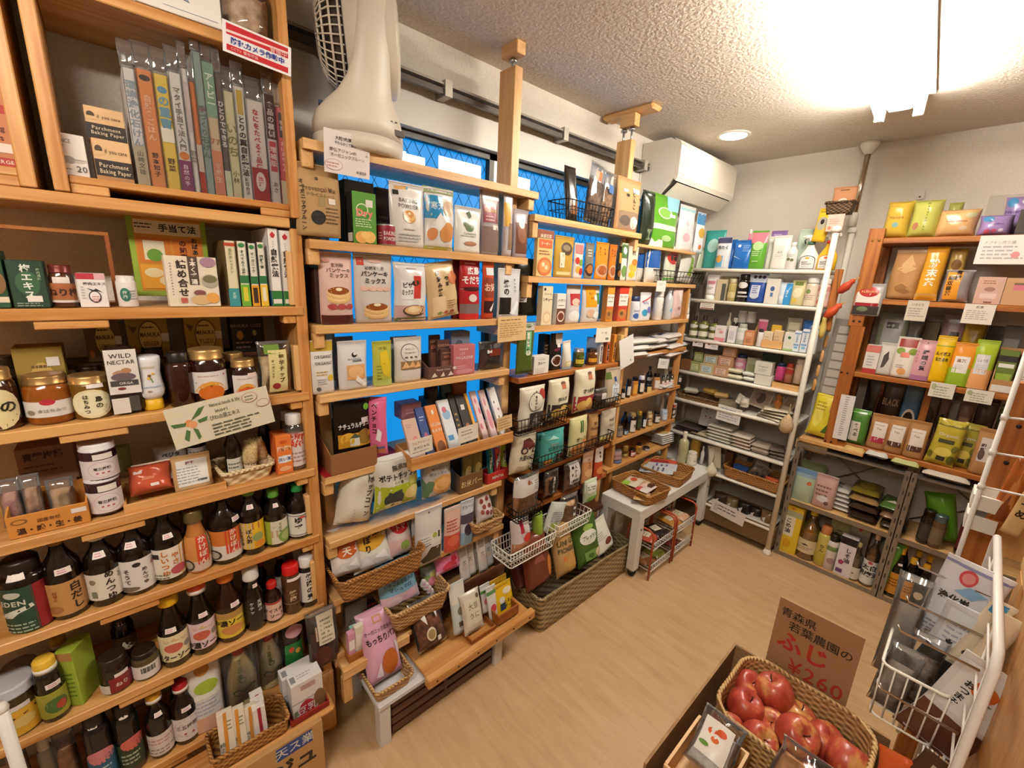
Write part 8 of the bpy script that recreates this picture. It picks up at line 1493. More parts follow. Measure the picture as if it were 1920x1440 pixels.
tray|US|-.538|.155|.050|b8986a||kraft carton holding gold foil tea packs.|d=.14|n=display_carton|c=carton|t=.004|dz=-.0737
bag|US|-.530|.122|.267|dcc838|p,4a6a2c,.6,.1,.9,.5,.95,.1;r,.7,.6,.95,.9,d8a070;e,.3,.5,.2,.3,e8dc60;l,.4,.8,.5,3,.08,a89420|gold foil tea pack in the kraft carton, rear one.|d=.04|s=.06|dz=.01|f=gloss|L=8|R=4|wr=2.6
bag|US|-.531|.121|.244|dcc838|p,4a6a2c,.6,.1,.9,.5,.95,.1;r,.7,.6,.95,.9,d8a070;e,.3,.5,.2,.3,e8dc60;l,.4,.8,.5,3,.08,a89420|gold foil tea pack in the kraft carton, front one.|d=.04|s=.02|dz=.01|f=gloss|L=8|R=4|wr=2.6
flat|ST|-.345|.094|.040|c8a868|e,.5,.5,.3,.3,d8b040|folded yellow pack stuffed|d=.2|dz=.0234
flat|ST|-.248|.093|.040|c8c4bc|e,.5,.5,.3,.3,8a9a60|folded white and green pack stuffed|d=.2|dz=.0272
flat|ST|-.133|.107|.040|b8b880|l,.5,.6,.6,2,.2,8a9a50|flat pale green pack stuffed|d=.2|dz=.0215
flat|ST|.020|.168|.040|cabfb0|T,サラダ,.5,.5,.3,b8504c,.5|long flour pack with red letters stuffed|d=.2|dz=.0041
pouch|S1|-.534|.112|.201|8aa0b0|r,0,0,1,.75,a8b8a0;e,.75,.6,.1,.06,c8603c;r,0,.86,1,1,6a8cb0|blue zip pouch of white beans|d=.06
pouch|S1|-.429|.110|.202|c0a098|l,.5,.65,.7,3,.12,7a5a50;e,.5,.3,.26,.1,d8d4d4;e,.7,.2,.1,.06,5a4440|rosy patterned zip pouch|d=.06
pouch|S1|-.521|.129|.229|8a9a70|e,.4,.6,.2,.1,4a8a4a|pale green pouch behind the blue zip pouch|d=.05|s=.09
flat|S1|-.359|.112|.026|ddd4cc|r,.1,.1,.3,.9,c8a8a0|white rice cake pack, lowest in the stack|d=.15|s=.05
flat|S1|-.364|.112|.026|ddd4cc|r,.1,.1,.3,.9,c8a8a0|white rice cake pack, second in the stack|dz=.0265|d=.15|s=.05
flat|S1|-.369|.112|.026|ddd4cc|r,.1,.1,.3,.9,c8a8a0|white rice cake pack, third in the stack|dz=.053|d=.15|s=.05
flat|S1|-.374|.112|.026|ddd4cc|r,.1,.1,.3,.9,c8a8a0|white rice cake pack, fourth in the stack|dz=.0795|d=.15|s=.05
flat|S1|-.379|.112|.026|ddd4cc|V,もち,.5,.5,.3,2a2420;e,.15,.7,.1,.14,b84a3c|white rice cake pack, topmost in the stack|dz=.106|d=.15|s=.05
flat|S1|-.242|.127|.040|2a1c14||dark bean pack, lowest of the brown stack|d=.2|s=.01
flat|S1|-.248|.128|.040|3a281c||dark bean pack, second of the brown stack|dz=.041|d=.2|s=.03
flat|S1|-.255|.128|.040|a08050|r,.3,.3,.7,.7,d8a82a;T,玄米,.5,.5,.3,2a2414|brown rice pack with yellow label of the brown stack|dz=.082|d=.2|s=.05
flat|S1|-.261|.128|.040|8a7a2c|e,.5,.5,.3,.3,b8a040|olive gold bean pack, topmost of the brown stack|dz=.123|d=.2|s=.07
flat|S1|-.112|.105|.050|3a3020|p,d8d0c0,.2,.2,.5,.4,.8,.2|black green lentil pack, lowest of the green stack|d=.18|s=.01
flat|S1|-.122|.104|.050|7a5a40|p,d8d0c0,.2,.2,.5,.4,.8,.2|brown lentil pack, middle of the green stack|dz=.051|d=.18|s=.01
flat|S1|-.133|.104|.050|3f5a24|p,d8d0c0,.2,.2,.5,.4,.8,.2|dark green lentil pack, topmost of the green stack|dz=.102|d=.18|s=.01
jar|S1|.008|.054|.183|1f1612||dark sesame jar|lc=3a302a|cap=2a2018
jar|S1|.050|.057|.175|5a4028||brown seed jar with grey lid|lc=6a5840|cap=6a7a80|s=-.005
bag|S1|.080|.115|.254|5a8a24|p,d8d8d0,.3,.5,.6,.45,.5,.3|bright green crinkled bag|d=.08|s=.06|R=-14
jar|S1|.154|.069|.252|2a1414||big dark jar with wine label|lc=5a2420|cap=2a1c18
box|S2|-.550|.109|.311|e0c030|r,.2,.36,.7,.78,e4dcc8;V,こめ油,.42,.58,.1,2a2420;r,0,.78,1,.9,a8a880;e,.5,.2,.2,.1,d8a020;e,.5,.95,.12,.02,c8803c|tall yellow rice oil carton|d=.07
bottle|S2|-.454|.112|.313|d8b848|r,.1,.1,.9,.8,d8c8a0;p,2a2420,.3,.5,.5,.6,.6,.5;l,.5,.4,.5,2,.1,988|clear bottle of golden oil with cream label|lab=(.1,.5)|cap=c8b040|liq=d0a828|tr=1|pf=wine
bottle|S2|-.375|.067|.254|c8b860|r,0,0,1,.4,b8a840;V,りん,.5,.6,.16,5a5a34|small oil bottle with orange cap|pf=straight|cap=c8804c|lab=(.1,.7)
bottle|S2|-.332|.060|.224|d8d0cc|r,0,.8,1,1,7a8a54;e,.6,.35,.2,.14,a88a88|white label bottle with black cap|pf=straight|cap=1c1814|lab=(.06,.68)|cw=.7
box|S2|-.262|.076|.244|e0d8dc|r,0,.82,1,1,1c1618;V,しそ油,.6,.55,.12,2a2024;e,.3,.35,.16,.06,a03a6a;r,.1,.08,.5,.18,6a4a7a|white carton with black top and purple mark|d=.05
box|S2|-.234|.086|.334|8a8070|r,0,.75,1,1,9a9a80;e,.5,.85,.1,.05,a84a3c|grey brown carton behind the purple mark carton|d=.06|s=.08
box|S2|-.326|.091|.330|b0a878|V,こめ油,.5,.5,.12,4a4434|dull khaki oil carton behind the small oil bottle|d=.06|s=.1
bottle|S2|-.216|.056|.228|a89870|r,0,0,1,.8,d8d0c4;e,.5,.4,.06,.06,8a6a50|short clear bottle with plain white label|lab=(.05,.45)|cap=b8a878|liq=b8a060|tr=1|pf=wine
bottle|S2|-.154|.066|.313|b89060|r,0,0,1,1,e0dad4;T,太白,.5,.72,.24,1c1614;T,胡麻油,.5,.44,.24,1c1614;e,.5,.93,.1,.06,b84a54|clear sesame oil bottle with white label|lab=(.05,.5)|cap=c8a890|liq=c8a868|tr=1|pf=wine
bag|S2|-.098|.055|.304|5a8a34||green crinkled bag beside the steel post|d=.05|R=6
bottle|S2|-.049|.062|.293|150e0a|r,0,0,1,1,c8862c;l,.5,.7,.6,3,.14,6a3c14|dark soy bottle with orange label, nearest the post|cap=dca828|lab=(.08,.5)|cw=.5|st=(.6,.68,.02)
bottle|S2|.003|.056|.259|150e0a|r,0,0,1,1,c8862c;l,.5,.7,.6,3,.14,6a3c14|dark soy bottle with orange label, second|cap=dca828|lab=(.08,.5)|cw=.5
bottle|S2|.054|.058|.248|150e0a|r,0,0,1,1,1f1c18;r,.05,.1,.95,.95,2a2a24;e,.5,.5,.2,.2,c8bca0|dark soy bottle with a shield label|cap=dca828|lab=(.08,.5)|cw=.5|st=(.5,.68,.02)
bottle|S2|-.042|.054|.296|150e0a||yellow capped soy bottle in the second row, first|cap=dca828|lab=(.08,.5)|cw=.5|s=.09
bottle|S2|.013|.048|.269|150e0a||yellow capped soy bottle in the second row, second|cap=dca828|lab=(.08,.5)|cw=.5|s=.09
bottle|S2|.057|.047|.261|150e0a||yellow capped soy bottle in the second row, third|cap=dca828|lab=(.08,.5)|cw=.5|s=.09
bottle|S2|.113|.052|.246|150e0a|r,0,0,1,1,c8b8a8;|dark bottle with tan label and black cap|cap=1c1814|lab=(.02,.35)|cw=.5
"""
WORDY = 'cap ring lc liq fi fj mc sc fc tg hd top sd f pf n c g'.split()
def option(e):
    k, v = e.split('=', 1)
    if k in WORDY: return k, v
    return k, tuple(float(x) for x in v[1:-1].split(',')) if v[0] == '(' else float(v)
for line in GOODS.strip().split('\n'):
    f = line.split('|')
    put(f[0], f[1], float(f[2]), float(f[3]), float(f[4]), f[5], f[6], f[7], **dict(option(e) for e in f[8:]))
board(lu, (LB, -.16, 1.345), (LB + .1, .31, 1.357), DARK, 'riser')
board(lu, (LX, -.06, .214), (-1.15, .352, .236), PINE, 'front_board', .008)
board(m1, (MXB, .40, .28), (-1.205, .66, .30), LIGHT); board(m1, (-1.205, .395, .27), (-1.185, .64, .305), LIGHT, 'rail'); board(m1, (-1.215, .395, .17), (-1.19, .425, .27), LIGHT, 'leg')
# low white bench with a slatted crate under it, basket and slanted drawer on top
bn = empty('white_bench', (-1.2, .76, 0), (0, 0, 0), 'low white bench under the window rack', 'bench')
for y in (.475, .985):
    for x in (-1.115, -1.36): boxo('leg', (x - .02 + 1.2, y - .76, 0), (x + .02 + 1.2, y + .04 - .76, .165), M('d8d4d4', .45), bn, .002)
boxo('bench_top', (-.18, -.29, .165), (.11, .27, .185), M('d8d4d4', .45), bn, .003)
sc = empty('slatted_crate', (-1.2, .78, 0), (0, 0, 0), 'dark slatted wooden crate beneath the white bench', 'crate')
for k in range(4): board(sc, (-1.12, .525, .012 + k * .038), (-1.107, .98, .042 + k * .038), DARK, 'slat')
board(sc, (-1.33, .525, .01), (-1.12, .537, .16), DARK, 'side_panel'); board(sc, (-1.33, .968, .01), (-1.12, .98, .16), DARK, 'side_panel'); board(sc, (-1.33, .74, .012), (-1.106, .755, .16), DARK, 'divider')
dr = empty('slanted_drawer', (-1.17, .9, .186), (0, 0, 0), 'shallow pine drawer with a thick front bar holding bread trays', 'drawer')
board(dr, (-1.34, .645, .187), (-1.075, 1.155, .199), PINE, 'bottom'); board(dr, (-1.075, .635, .175), (-1.045, 1.165, .213), PINE, 'front_bar', .004)
for k in range(6):
    b = MB(); b.lathe([(.004, 0), (.004, .0015)], M('3a2010', .5), 8, T=Matrix.Translation((-1.045 + 1.17, .67 + k * .092 - .9, .194 - .186)) @ Matrix.Rotation(math.pi / 2, 4, 'Y')); b.build('screw', dr)

board(m3, (LB, 2.0, 1.785), (JX, 2.70, 1.80), LIGHT)
hp = put('basket', 'N8', 1.605, .73, .185, 'grey', '', 'big grey brown wicker hamper standing on the floor.', d=.21, tp=.97, wx=110., wz=240., rr=.009, n='wicker_hamper', c='hamper')
# white caster table with two wicker trays
wt = empty('white_table', (-1.155, 2.365, 0), (0, 0, 0), 'low white caster table carrying two wicker trays', 'table')
TW = M('e2ded8', .4)
boxo('table_top', (-.128, -.438, .398), (.128, .438, .42), TW, wt, .003)
for y in (-.438, .402): boxo('apron', (-.128, y, .355), (.128, y + .036, .398), TW, wt)
for x in (-.128, .11): boxo('apron', (x, -.402, .355), (x + .018, .402, .398), TW, wt)
for x in (-.104, .104):
    for y in (-.412, .412):
        boxo('leg', (x - .024, y - .026, .045), (x + .024, y + .026, .356), TW, wt, .002)
        b = MB(); b.lathe([(.004, -.012), (.02, -.012), (.02, .012), (.004, .012)], M('1c1a18', .5), 14, T=Matrix.Translation((x, y, .021)) @ Matrix.Rotation(math.pi / 2, 4, 'X')); b.box((x - .012, y - .016, .03), (x + .012, y + .016, .046), METAL('888')); b.build('caster', wt)
for y, z in ((-.412, .3), (.412, .3)): 
    b = MB(); b.lathe([(.006, 0), (.006, .003)], METAL('777'), 8, T=Matrix.Translation((.128, y, z)) @ Matrix.Rotation(math.pi / 2, 4, 'Y')); b.build('bolt', wt)
# red framed wire carts
def cart(x0, x1, y0, y1, lab):
    c = empty('wire_cart', ((x0 + x1) / 2, (y0 + y1) / 2, 0), (0, 0, 0), lab, 'cart'); rm = M('a84a2c', .35); wm = M('e0dcd8', .4)
    ox, oy = c.location.x, c.location.y
    for y in (y0, y1):
        b = MB(); pts = [(x1 - ox, y - oy, .004), (x1 - ox, y - oy, .27), (x1 - .012 - ox, y - oy, .292), (x1 - .03 - ox, y - oy, .30), (x0 + .03 - ox, y - oy, .30), (x0 + .012 - ox, y - oy, .292), (x0 - ox, y - oy, .27), (x0 - ox, y - oy, .004)]
        b.tube(pts, .006, rm, 7); b.build('side_frame', c)
    for z in (.05, .185):
        b = MB()
        for x in (x0, x1):
            for dz in (0, .04): b.tube([(x - ox, y0 - oy, z + dz), (x - ox, y1 - oy, z + dz)], .0025, wm, 5)
            n = 9
            for k in range(n): 
                ya = y0 + (y1 - y0) * k / n; b.tube([(x - ox, ya - oy, z), (x - ox, ya + (y1 - y0) / n * .55 - oy, z + .04)], .0018, wm, 4)
        for k in range(9): 
            ya = y0 + (y1 - y0) * (k + .5) / 9; b.tube([(x0 - ox, ya - oy, z), (x1 - ox, ya - oy, z)], .0018, wm, 4)
        b.build('wire_shelf', c)
cart(-1.12, -.965, 1.985, 2.225, 'red framed wire cart under the white table, nearer the wicker hamper')
cart(-1.12, -.965, 2.25, 2.49, 'red framed wire cart under the white table, nearer the white rack')
ROWS['TB'] = ('L', -1.03, .4205, 'on the white table')
put('basket', 'TB', 2.10, .21, .06, 'gold', '', 'wicker tray of snack packs on the near end of the white table.', d=.27, Y=-6, s=-.02, wx=170., wz=330., tp=.93)
put('basket', 'TB', 2.44, .24, .06, 'gold', '', 'wicker tray of silver packets on the middle of the white table.', d=.26, Y=6, s=0, wx=170., wz=330., tp=.93)
for r, s, l, c1, ops in ((2.04, .02, 'yellow corn pack in the near wicker tray', 'c8a878', 'r,.1,.5,.9,.9,d8a030;T,こばんこ,.5,.7,.3,2a2014,.7;e,.85,.3,.14,.14,b84030'), (2.12, .05, 'red and brown pack crossing the near wicker tray', 'd8ccc4', 'r,0,.5,.5,1,c84a4c;r,.5,.1,.95,.5,4a2c20;e,.5,.6,.2,.2,d8b8a8'), (2.10, .12, 'green cornered pack in the near wicker tray', 'd0c4b0', 'r,0,.5,.3,1,8ab03a;e,.6,.5,.2,.2,b8502c'), (2.14, .1, 'clear flat pack at the bottom of the near wicker tray', 'c8b8a4', 'r,.2,.2,.8,.8,b8946a')):
    put('flat', 'TB', r, .15, .018, c1, ops, l + '.', d=.09, s=s, dz=.012 + .012 * (r > 2.09) + .014 * (s > .11), Y=30 - 300 * (r - 2.04), R=4)
for r, s, l, c1, ops in ((2.36, .06, 'first silver packet in the middle wicker tray', 'b8bcc0', 'l,.5,.6,.7,3,.15,556;e,.1,.8,.05,.08,3a4a5a'), (2.42, .07, 'second silver packet in the middle wicker tray', 'b8bcc0', 'l,.5,.6,.7,3,.15,448;e,.1,.8,.05,.08,3a4a5a'), (2.47, .10, 'red packet in the middle wicker tray', 'c05040', 'e,.5,.5,.3,.3,8a2a24')):
    put('flat', 'TB', r, .09, .016, c1, ops, l + '.', d=.2, s=s, dz=.03, Y=20, R=-8, L=8)

put('flat', 'CT', 2.050, .10, .03, '8a5a34', 'r,.2,.3,.8,.7,d8c8b0;l,.5,.6,.5,2,.12,765', 'brown snack pack, near red cart lower tier.', d=.12, dz=0.0010, Y=-10, R=3, n='snack_pack', c='snack pack')
put('flat', 'CT', 2.150, .10, .03, '7a7a34', 'r,.2,.3,.8,.7,d8c8b0;l,.5,.6,.5,2,.12,765', 'olive snack pack, near red cart lower tier.', d=.12, dz=0.0010, Y=2, R=3, n='snack_pack', c='snack pack')
put('flat', 'CT', 2.050, .10, .03, 'a84a3c', 'r,.2,.3,.8,.7,d8c8b0;l,.5,.6,.5,2,.12,765', 'red snack pack, near red cart upper tier.', d=.12, dz=0.1370, Y=14, R=3, n='snack_pack', c='snack pack')
put('flat', 'CT', 2.150, .10, .03, '2a201c', 'r,.2,.3,.8,.7,d8c8b0;l,.5,.6,.5,2,.12,765', 'dark glossy pack, near red cart upper tier.', d=.12, dz=0.1370, Y=-10, R=3, n='snack_pack', c='snack pack')
put('flat', 'CT', 2.320, .10, .03, '6a2c28', 'r,.2,.3,.8,.7,d8c8b0;l,.5,.6,.5,2,.12,765', 'maroon snack pack, far red cart lower tier.', d=.12, dz=0.0010, Y=2, R=3, n='snack_pack', c='snack pack')
put('flat', 'CT', 2.420, .10, .03, 'b89a78', 'r,.2,.3,.8,.7,d8c8b0;l,.5,.6,.5,2,.12,765', 'beige snack pack, far red cart lower tier.', d=.12, dz=0.0010, Y=14, R=3, n='snack_pack', c='snack pack')
put('flat', 'CT', 2.320, .10, .03, 'b8843c', 'r,.2,.3,.8,.7,d8c8b0;l,.5,.6,.5,2,.12,765', 'golden cookie pack, far red cart upper tier.', d=.12, dz=0.1370, Y=-10, R=3, n='snack_pack', c='snack pack')
put('flat', 'CT', 2.420, .10, .03, 'd0a488', 'r,.2,.3,.8,.7,d8c8b0;l,.5,.6,.5,2,.12,765', 'peach cookie pack, far red cart upper tier.', d=.12, dz=0.1370, Y=2, R=3, n='snack_pack', c='snack pack')
b = MB(); b.lathe([(.03, 0), (.028, .015), (.012, .03), (.022, .05), (.012, .07), (.02, .085), (.024, .10), (.012, .12), (.018, .14), (.004, .155)], W(OAK, 2), 16, (-.74, 2.86)); r = b.build('turned_wood_toy', None, (0, 0, .8425)); tag(r, 'turned wooden toy standing at the fifth shelf end by the pole', 'toy')
b = MB(); b.lathe([(.004, .08), (.02, .06), (.038, .02), (.036, -.01), (.02, -.03), (.006, -.034)], noisy('net', 'a88a64', 'd8c09a', 220, .8, .004, .9), 14); b.tube([(0, 0, .07), (0, .004, .14)], .002, M('b89a70', .8), 5); r = b.build('net_pouch', None, (-.655, 2.775, .83)); tag(r, 'crocheted tan net pouch hanging at the white pole', 'pouch')
b = MB(); b.lathe([(.003, .05), (.012, .03), (.034, 0), (.036, -.02), (.02, -.045), (.01, -.05)], M('d8d0b8', .8), 14); b.tube([(0, 0, .04), (.005, 0, .09), (.0, .0, .11)], .003, M('8a7a54', .8), 5); r = b.build('garlic_bulb', None, (-1.02, 2.77, .43)); tag(r, 'white garlic shaped bundle hanging at the low white rack', 'ornament')
for x0, z in ((-1.44, .395), (-1.44, .17)):
    b = MB(); b.box((x0, RY + .01, z - .012), (-.625, 3.15, z), WM); b.tube([(x0, RY, z - .008), (-.622, RY, z - .008)], .009, WM, 8); wloc(b, 'shelf', wr)
# hanging panel of notes and clothes pegs beside the rack
b = MB()
for k in range(9): b.box((-.565 + .002 * k, 2.97, .98 + k * .05), (-.50, 2.972, 1.02 + k * .05), M('b8aea4', .8))
b.box((-.575, 2.973, .93), (-.49, 2.976, 1.46), M('8f867c', .8)); r = b.build('note_panel'); tag(r, 'hanging panel of small printed notes between the white and brown racks', 'notice')
for k in range(5):
    b = MB(); b.lathe([(.001, 0), (.008, .006), (.009, .035), (.008, .064), (.001, .07)], W(LIGHT, 2), 10, T=Matrix.Diagonal((1, .6, 1, 1))); r = b.build('wooden_tag', None, (-.585 - .003 * k, 2.93, 1.38 - k * .085)); tag(r, 'pale oval wooden tag strung beside the white pole', 'tag', 'string of wooden tags')

# hanging wooden bird ornaments at the rack corner
bo = empty('bird_ornament', (-.565, 2.83, 1.46), (0, 0, 0), 'hanging wooden ornament with two red birds on a brown plank', 'ornament')
boxo('plank', (-.035, .02, -.06), (0.0, .032, .26), W(OAK, 2), bo, .002)
for (x, z, s, c1, nm) in ((.03, .17, 1, 'b03a20', 'upper_bird'), (-.005, .04, 1.1, 'c04a28', 'lower_bird')):
    b = MB(); b.lathe([(.002, -.045 * s), (.016 * s, -.03 * s), (.022 * s, 0), (.016 * s, .02 * s), (.012 * s, .028 * s), (.015 * s, .038 * s), (.004, .05 * s)], M(c1, .5), 14, T=Matrix.Translation((x, 0, z)) @ Matrix.Rotation(math.radians(38), 4, 'Y')); b.tube([(x + .03 * s, 0, z + .038 * s), (x + .05 * s, 0, z + .05 * s)], [.004, .001], M('d8a040', .5), 6); b.build(nm, bo)
b = MB(); b.lathe([(.002, -.11), (.014, -.09), (.018, -.05), (.01, -.01), (.014, .0), (.002, .02)], M('c8b060', .6), 12, (-.03, .0)); b.build('straw_tassel', bo)
b = MB(); b.tube([(.0, .01, .1), (-.02, .02, .26)], .0015, M('5a4434', .7), 5); b.build('cord', bo)
ROWS['US'] = ('B', 2.89, .7685, 'on the pale board under the brown rack')

# ---------------------------------------------------------------- fan, air conditioner
FW = M('d8cebf', .4)
fan = empty('circulator_fan', (-1.335, .582, 1.9185), (0, 0, 0), 'white circulator fan standing on the top shelf of the window rack', 'fan')
def loft(b, rows, m, n=28):
    vs, fs = [], []
    for z, cx, rx, ry in rows:
        for k in range(n): a = 2 * math.pi * k / n; vs.append((cx + rx * math.cos(a), ry * math.sin(a), z))
    for j in range(len(rows) - 1):
        for k in range(n): fs.append((j * n + k, j * n + (k + 1) % n, (j + 1) * n + (k + 1) % n, (j + 1) * n + k))
    fs += [list(range(n))[::-1], [(len(rows) - 1) * n + k for k in range(n)]]; b.add(vs, fs, m, True)
b = MB(); loft(b, [(0, 0, .108, .112), (.006, 0, .118, .122), (.04, 0, .121, .125)], FW); b.build('base', fan)
b = MB(); loft(b, [(.042, 0, .121, .125), (.075, 0, .12, .124), (.10, .004, .114, .117), (.125, .022, .092, .097), (.15, .05, .062, .074), (.18, .078, .040, .060), (.22, .098, .028, .050), (.30, .110, .022, .042), (.37, .112, .02, .036), (.40, .112, .016, .028), (.41, .112, .008, .012)], FW); b.build('stand', fan)
b = MB(); b.box((.095, .055, .055), (.106, .09, .07), M('4a4038', .5)); 
for k in range(3): b.box((.108, .03 + .014 * k, .085), (.111, .036 + .014 * k, .088), M('4a4038', .5))
b.build('control_marks', fan)
hd = Matrix.Translation((-.036, -.012, .305)) @ Matrix.Rotation(math.radians(-24), 4, 'Z') @ Matrix.Rotation(math.radians(-86), 4, 'X') @ Matrix.Diagonal((.86, .86, 1, 1))   # local z runs along the fan's axis
b = MB(); b.lathe([(.128, -.004), (.15, .0), (.160, .04), (.156, .125), (.148, .136), (.138, .128), (.138, .01), (.128, .0)], FW, 40, T=hd); b.build('front_ring', fan)
b = MB()
for r, z in ((.148, -.012), (.14, -.035), (.12, -.055), (.09, -.068), (.05, -.074)): b.tube([(r * math.cos(a / 36 * 6.2832), r * math.sin(a / 36 * 6.2832), z) for a in range(36)], .0032, FW, 6, True)
for k in range(40):
    a = k / 40 * 6.2832; b.tube([(r * math.cos(a), r * math.sin(a), z) for r, z in ((.148, -.005), (.14, -.037), (.12, -.057), (.09, -.070), (.04, -.076))], .0024, FW, 4)
b.v = [tuple(hd @ Vector(v)) for v in b.v]; b.build('rear_grille', fan)
b = MB()
for k in range(60):
    a = k / 60 * 6.2832; b.tube([(r * math.cos(a + t), r * math.sin(a + t), .13) for r, t in ((.03, 0), (.07, .25), (.105, .45), (.14, .6))], .0016, M('b8b4b8', .4), 4)
b.lathe([(.03, .128), (.03, .136), (.01, .138)], FW, 20); b.v = [tuple(hd @ Vector(v)) for v in b.v]; b.build('front_grille', fan)
b = MB()
for k in range(7):
    a0 = k / 7 * 6.2832; pts = []
    b.grid(lambda u, v: Vector(((.03 + .095 * v) * math.cos(a0 + u * .7), (.03 + .095 * v) * math.sin(a0 + u * .7), .0 + .035 * u)), 4, 3, M('8a8078', .4))
b.lathe([(.035, -.03), (.035, .04), (.02, .045)], M('8a8078', .4), 16); b.lathe([(.05, -.058), (.115, -.045), (.135, -.028), (.142, -.006), (.12, -.004)], M('3a2c24', .7), 30); b.v = [tuple(hd @ Vector(v)) for v in b.v]; b.build('blades', fan)
ac = empty('air_conditioner', (-1.51, 2.68, 2.07), (0, 0, 0), 'white wall air conditioner high in the far window corner', 'air conditioner')
AW = M('e0d6c8', .35)
def extr(b, pr, y0, y1, m): 
    n = len(pr); b.add([(x, y, z) for y in (y0, y1) for x, z in pr], [list(range(n)), list(range(n, 2 * n))[::-1]] + [(k, n + k, n + (k + 1) % n, (k + 1) % n) for k in range(n)], m)
b = MB(); extr(b, [(.004, .29), (.17, .295), (.215, .27), (.212, .09), (.13, .008), (.004, .0)], -.37, .37, AW); b.build('body', ac)
b = MB(); extr(b, [(.19, .292), (.226, .274), (.236, .25), (.236, .10), (.226, .075), (.214, .085), (.216, .26)], -.368, .368, AW); b.build('front_panel', ac)
b = MB(); extr(b, [(.226, .068), (.232, .064), (.165, .008), (.158, .012)], -.35, .33, AW); b.build('air_flap', ac)
b = MB(); extr(b, [(.217, .082), (.222, .078), (.15, .012), (.145, .014)], -.355, .355, M('3a342e', .6)); b.build('vent_slot', ac)
b = MB(); b.box((.2362, -.33, .255), (.2366, -.30, .262), M('f4f0e8', .3)); b.box((.2362, -.345, .11), (.2366, -.30, .114), M('a89c8c', .4)); b.build('maker_mark', ac)
# ---------------------------------------------------------------- apples and their box
cb = empty('cardboard_box', (-.12, .955, 0), (0, 0, 0), 'open kraft cardboard carton holding the apple basket', 'box')
KB = noisy('kraft_board', '8a6a45', 'a8845a', 30, .1, .002, .85, (1, 1, 6))
for nm, lo, hi in (('back_wall', (-.178, .242, 0), (.178, .248, .60)), ('front_wall', (-.178, -.248, 0), (.178, -.242, .585)), ('side_wall', (-.178, -.242, 0), (-.172, .242, .60)), ('side_wall', (.172, -.242, 0), (.178, .242, .60)), ('inner_floor', (-.172, -.242, .43), (.172, .242, .436))): boxo(nm, lo, hi, KB, cb)
ROWS['AP'] = ('B', .935, .437, ''); ROWS['AF'] = ('B', .715, .437, '')
put('basket', 'AP', -.112, .285, .18, 'light', '', 'rounded wicker basket of red apples in the cardboard carton.', d=.245, rad=.06, tp=.94, wx=300., wz=900., rr=.007)
def apple_mat():
    m, t, b, o = nt('apple_skin'); N, L = t.nodes, t.links
    tc = N.new('ShaderNodeTexCoord'); oi = N.new('ShaderNodeObjectInfo'); mp = N.new('ShaderNodeMapping'); mp.inputs['Scale'].default_value = (1, 1, .25)
    L.new(tc.outputs['Object'], mp.inputs['Vector']); n1 = N.new('ShaderNodeTexNoise'); n1.inputs['Scale'].default_value = 90; n1.inputs['Detail'].default_value = 4; L.new(mp.outputs[0], n1.inputs['Vector'])
    n2 = N.new('ShaderNodeTexNoise'); n2.noise_dimensions = '4D'; n2.inputs['Scale'].default_value = 14; L.new(tc.outputs['Object'], n2.inputs['Vector']); ml = N.new('ShaderNodeMath'); ml.operation = 'MULTIPLY'; ml.inputs[1].default_value = 30; L.new(oi.outputs['Random'], ml.inputs[0]); L.new(ml.outputs[0], n2.inputs['W'])
    ad = N.new('ShaderNodeMath'); ad.operation = 'MULTIPLY_ADD'; ad.inputs[1].default_value = .45; L.new(n1.outputs['Fac'], ad.inputs[0]); L.new(n2.outputs['Fac'], ad.inputs[2])
    r = N.new('ShaderNodeValToRGB'); e = r.color_ramp.elements; e[0].position = .58; e[0].color = (*rgb('d8a05c'), 1); e[1].position = .96; e[1].color = (*rgb('8f2a26'), 1); e.new(.73).color = (*rgb('b8503a'), 1)
    L.new(ad.outputs[0], r.inputs['Fac']); L.new(r.outputs['Color'], b.inputs['Base Color']); b.inputs['Roughness'].default_value = .36; b.inputs['Coat Weight'].default_value = .2
    return m
AM = apple_mat(); b = MB(); R = .041
b.lathe([(R * r, R * z) for r, z in ((.02, .62), (.12, .66), (.25, .78), (.42, .87), (.62, .86), (.82, .70), (.96, .38), (1, .08), (.96, -.25), (.84, -.55), (.66, -.78), (.48, -.88), (.3, -.84), (.14, -.74), (.02, -.70))], AM, 28)
proto = b.build('apple'); c = MB(); c.tube([(0, 0, R * .6), (.001, 0, R * .85), (.004, .001, R * 1.02)], .0014, M('3a2414', .8), 6); c.build('stem', proto)
AP = ((-.225, 1.118, .565, 10, 20, 'at the back corner with its stem side showing'), (-.168, 1.128, .590, -20, -14, 'large dark red one at the back of the heap'), (-.112, 1.13, .556, 14, 12, 'half hidden behind the large dark one'), (-.208, 1.042, .575, 6, -20, 'yellowest one with an upright stem'), (-.218, .975, .548, 50, -30, 'tucked against the left basket wall'), (-.157, .992, .563, -20, 30, 'golden streaked one in the front row'), (-.150, 1.063, .553, 30, 10, 'half buried in the middle of the heap'), (-.098, 1.050, .588, 38, 8, 'topmost one showing its deep hollow'), (-.054, 1.112, .560, 25, -10, 'pinkish one right of the topmost apple'), (.004 - .012, 1.093, .57, 40, 14, 'at the far right end, hollow facing up'), (-.010, 1.012, .545, 30, -16, 'low one near the right front corner'), (-.062, 1.0, .535, -20, 20, 'beneath the clear bag in the front'), (-.09, .985, .490, 0, 0, ''), (-.19, 1.06, .485, 0, 0, ''), (-.10, 1.09, .485, 0, 0, ''), (-.02, 1.06, .480, 0, 0, ''))
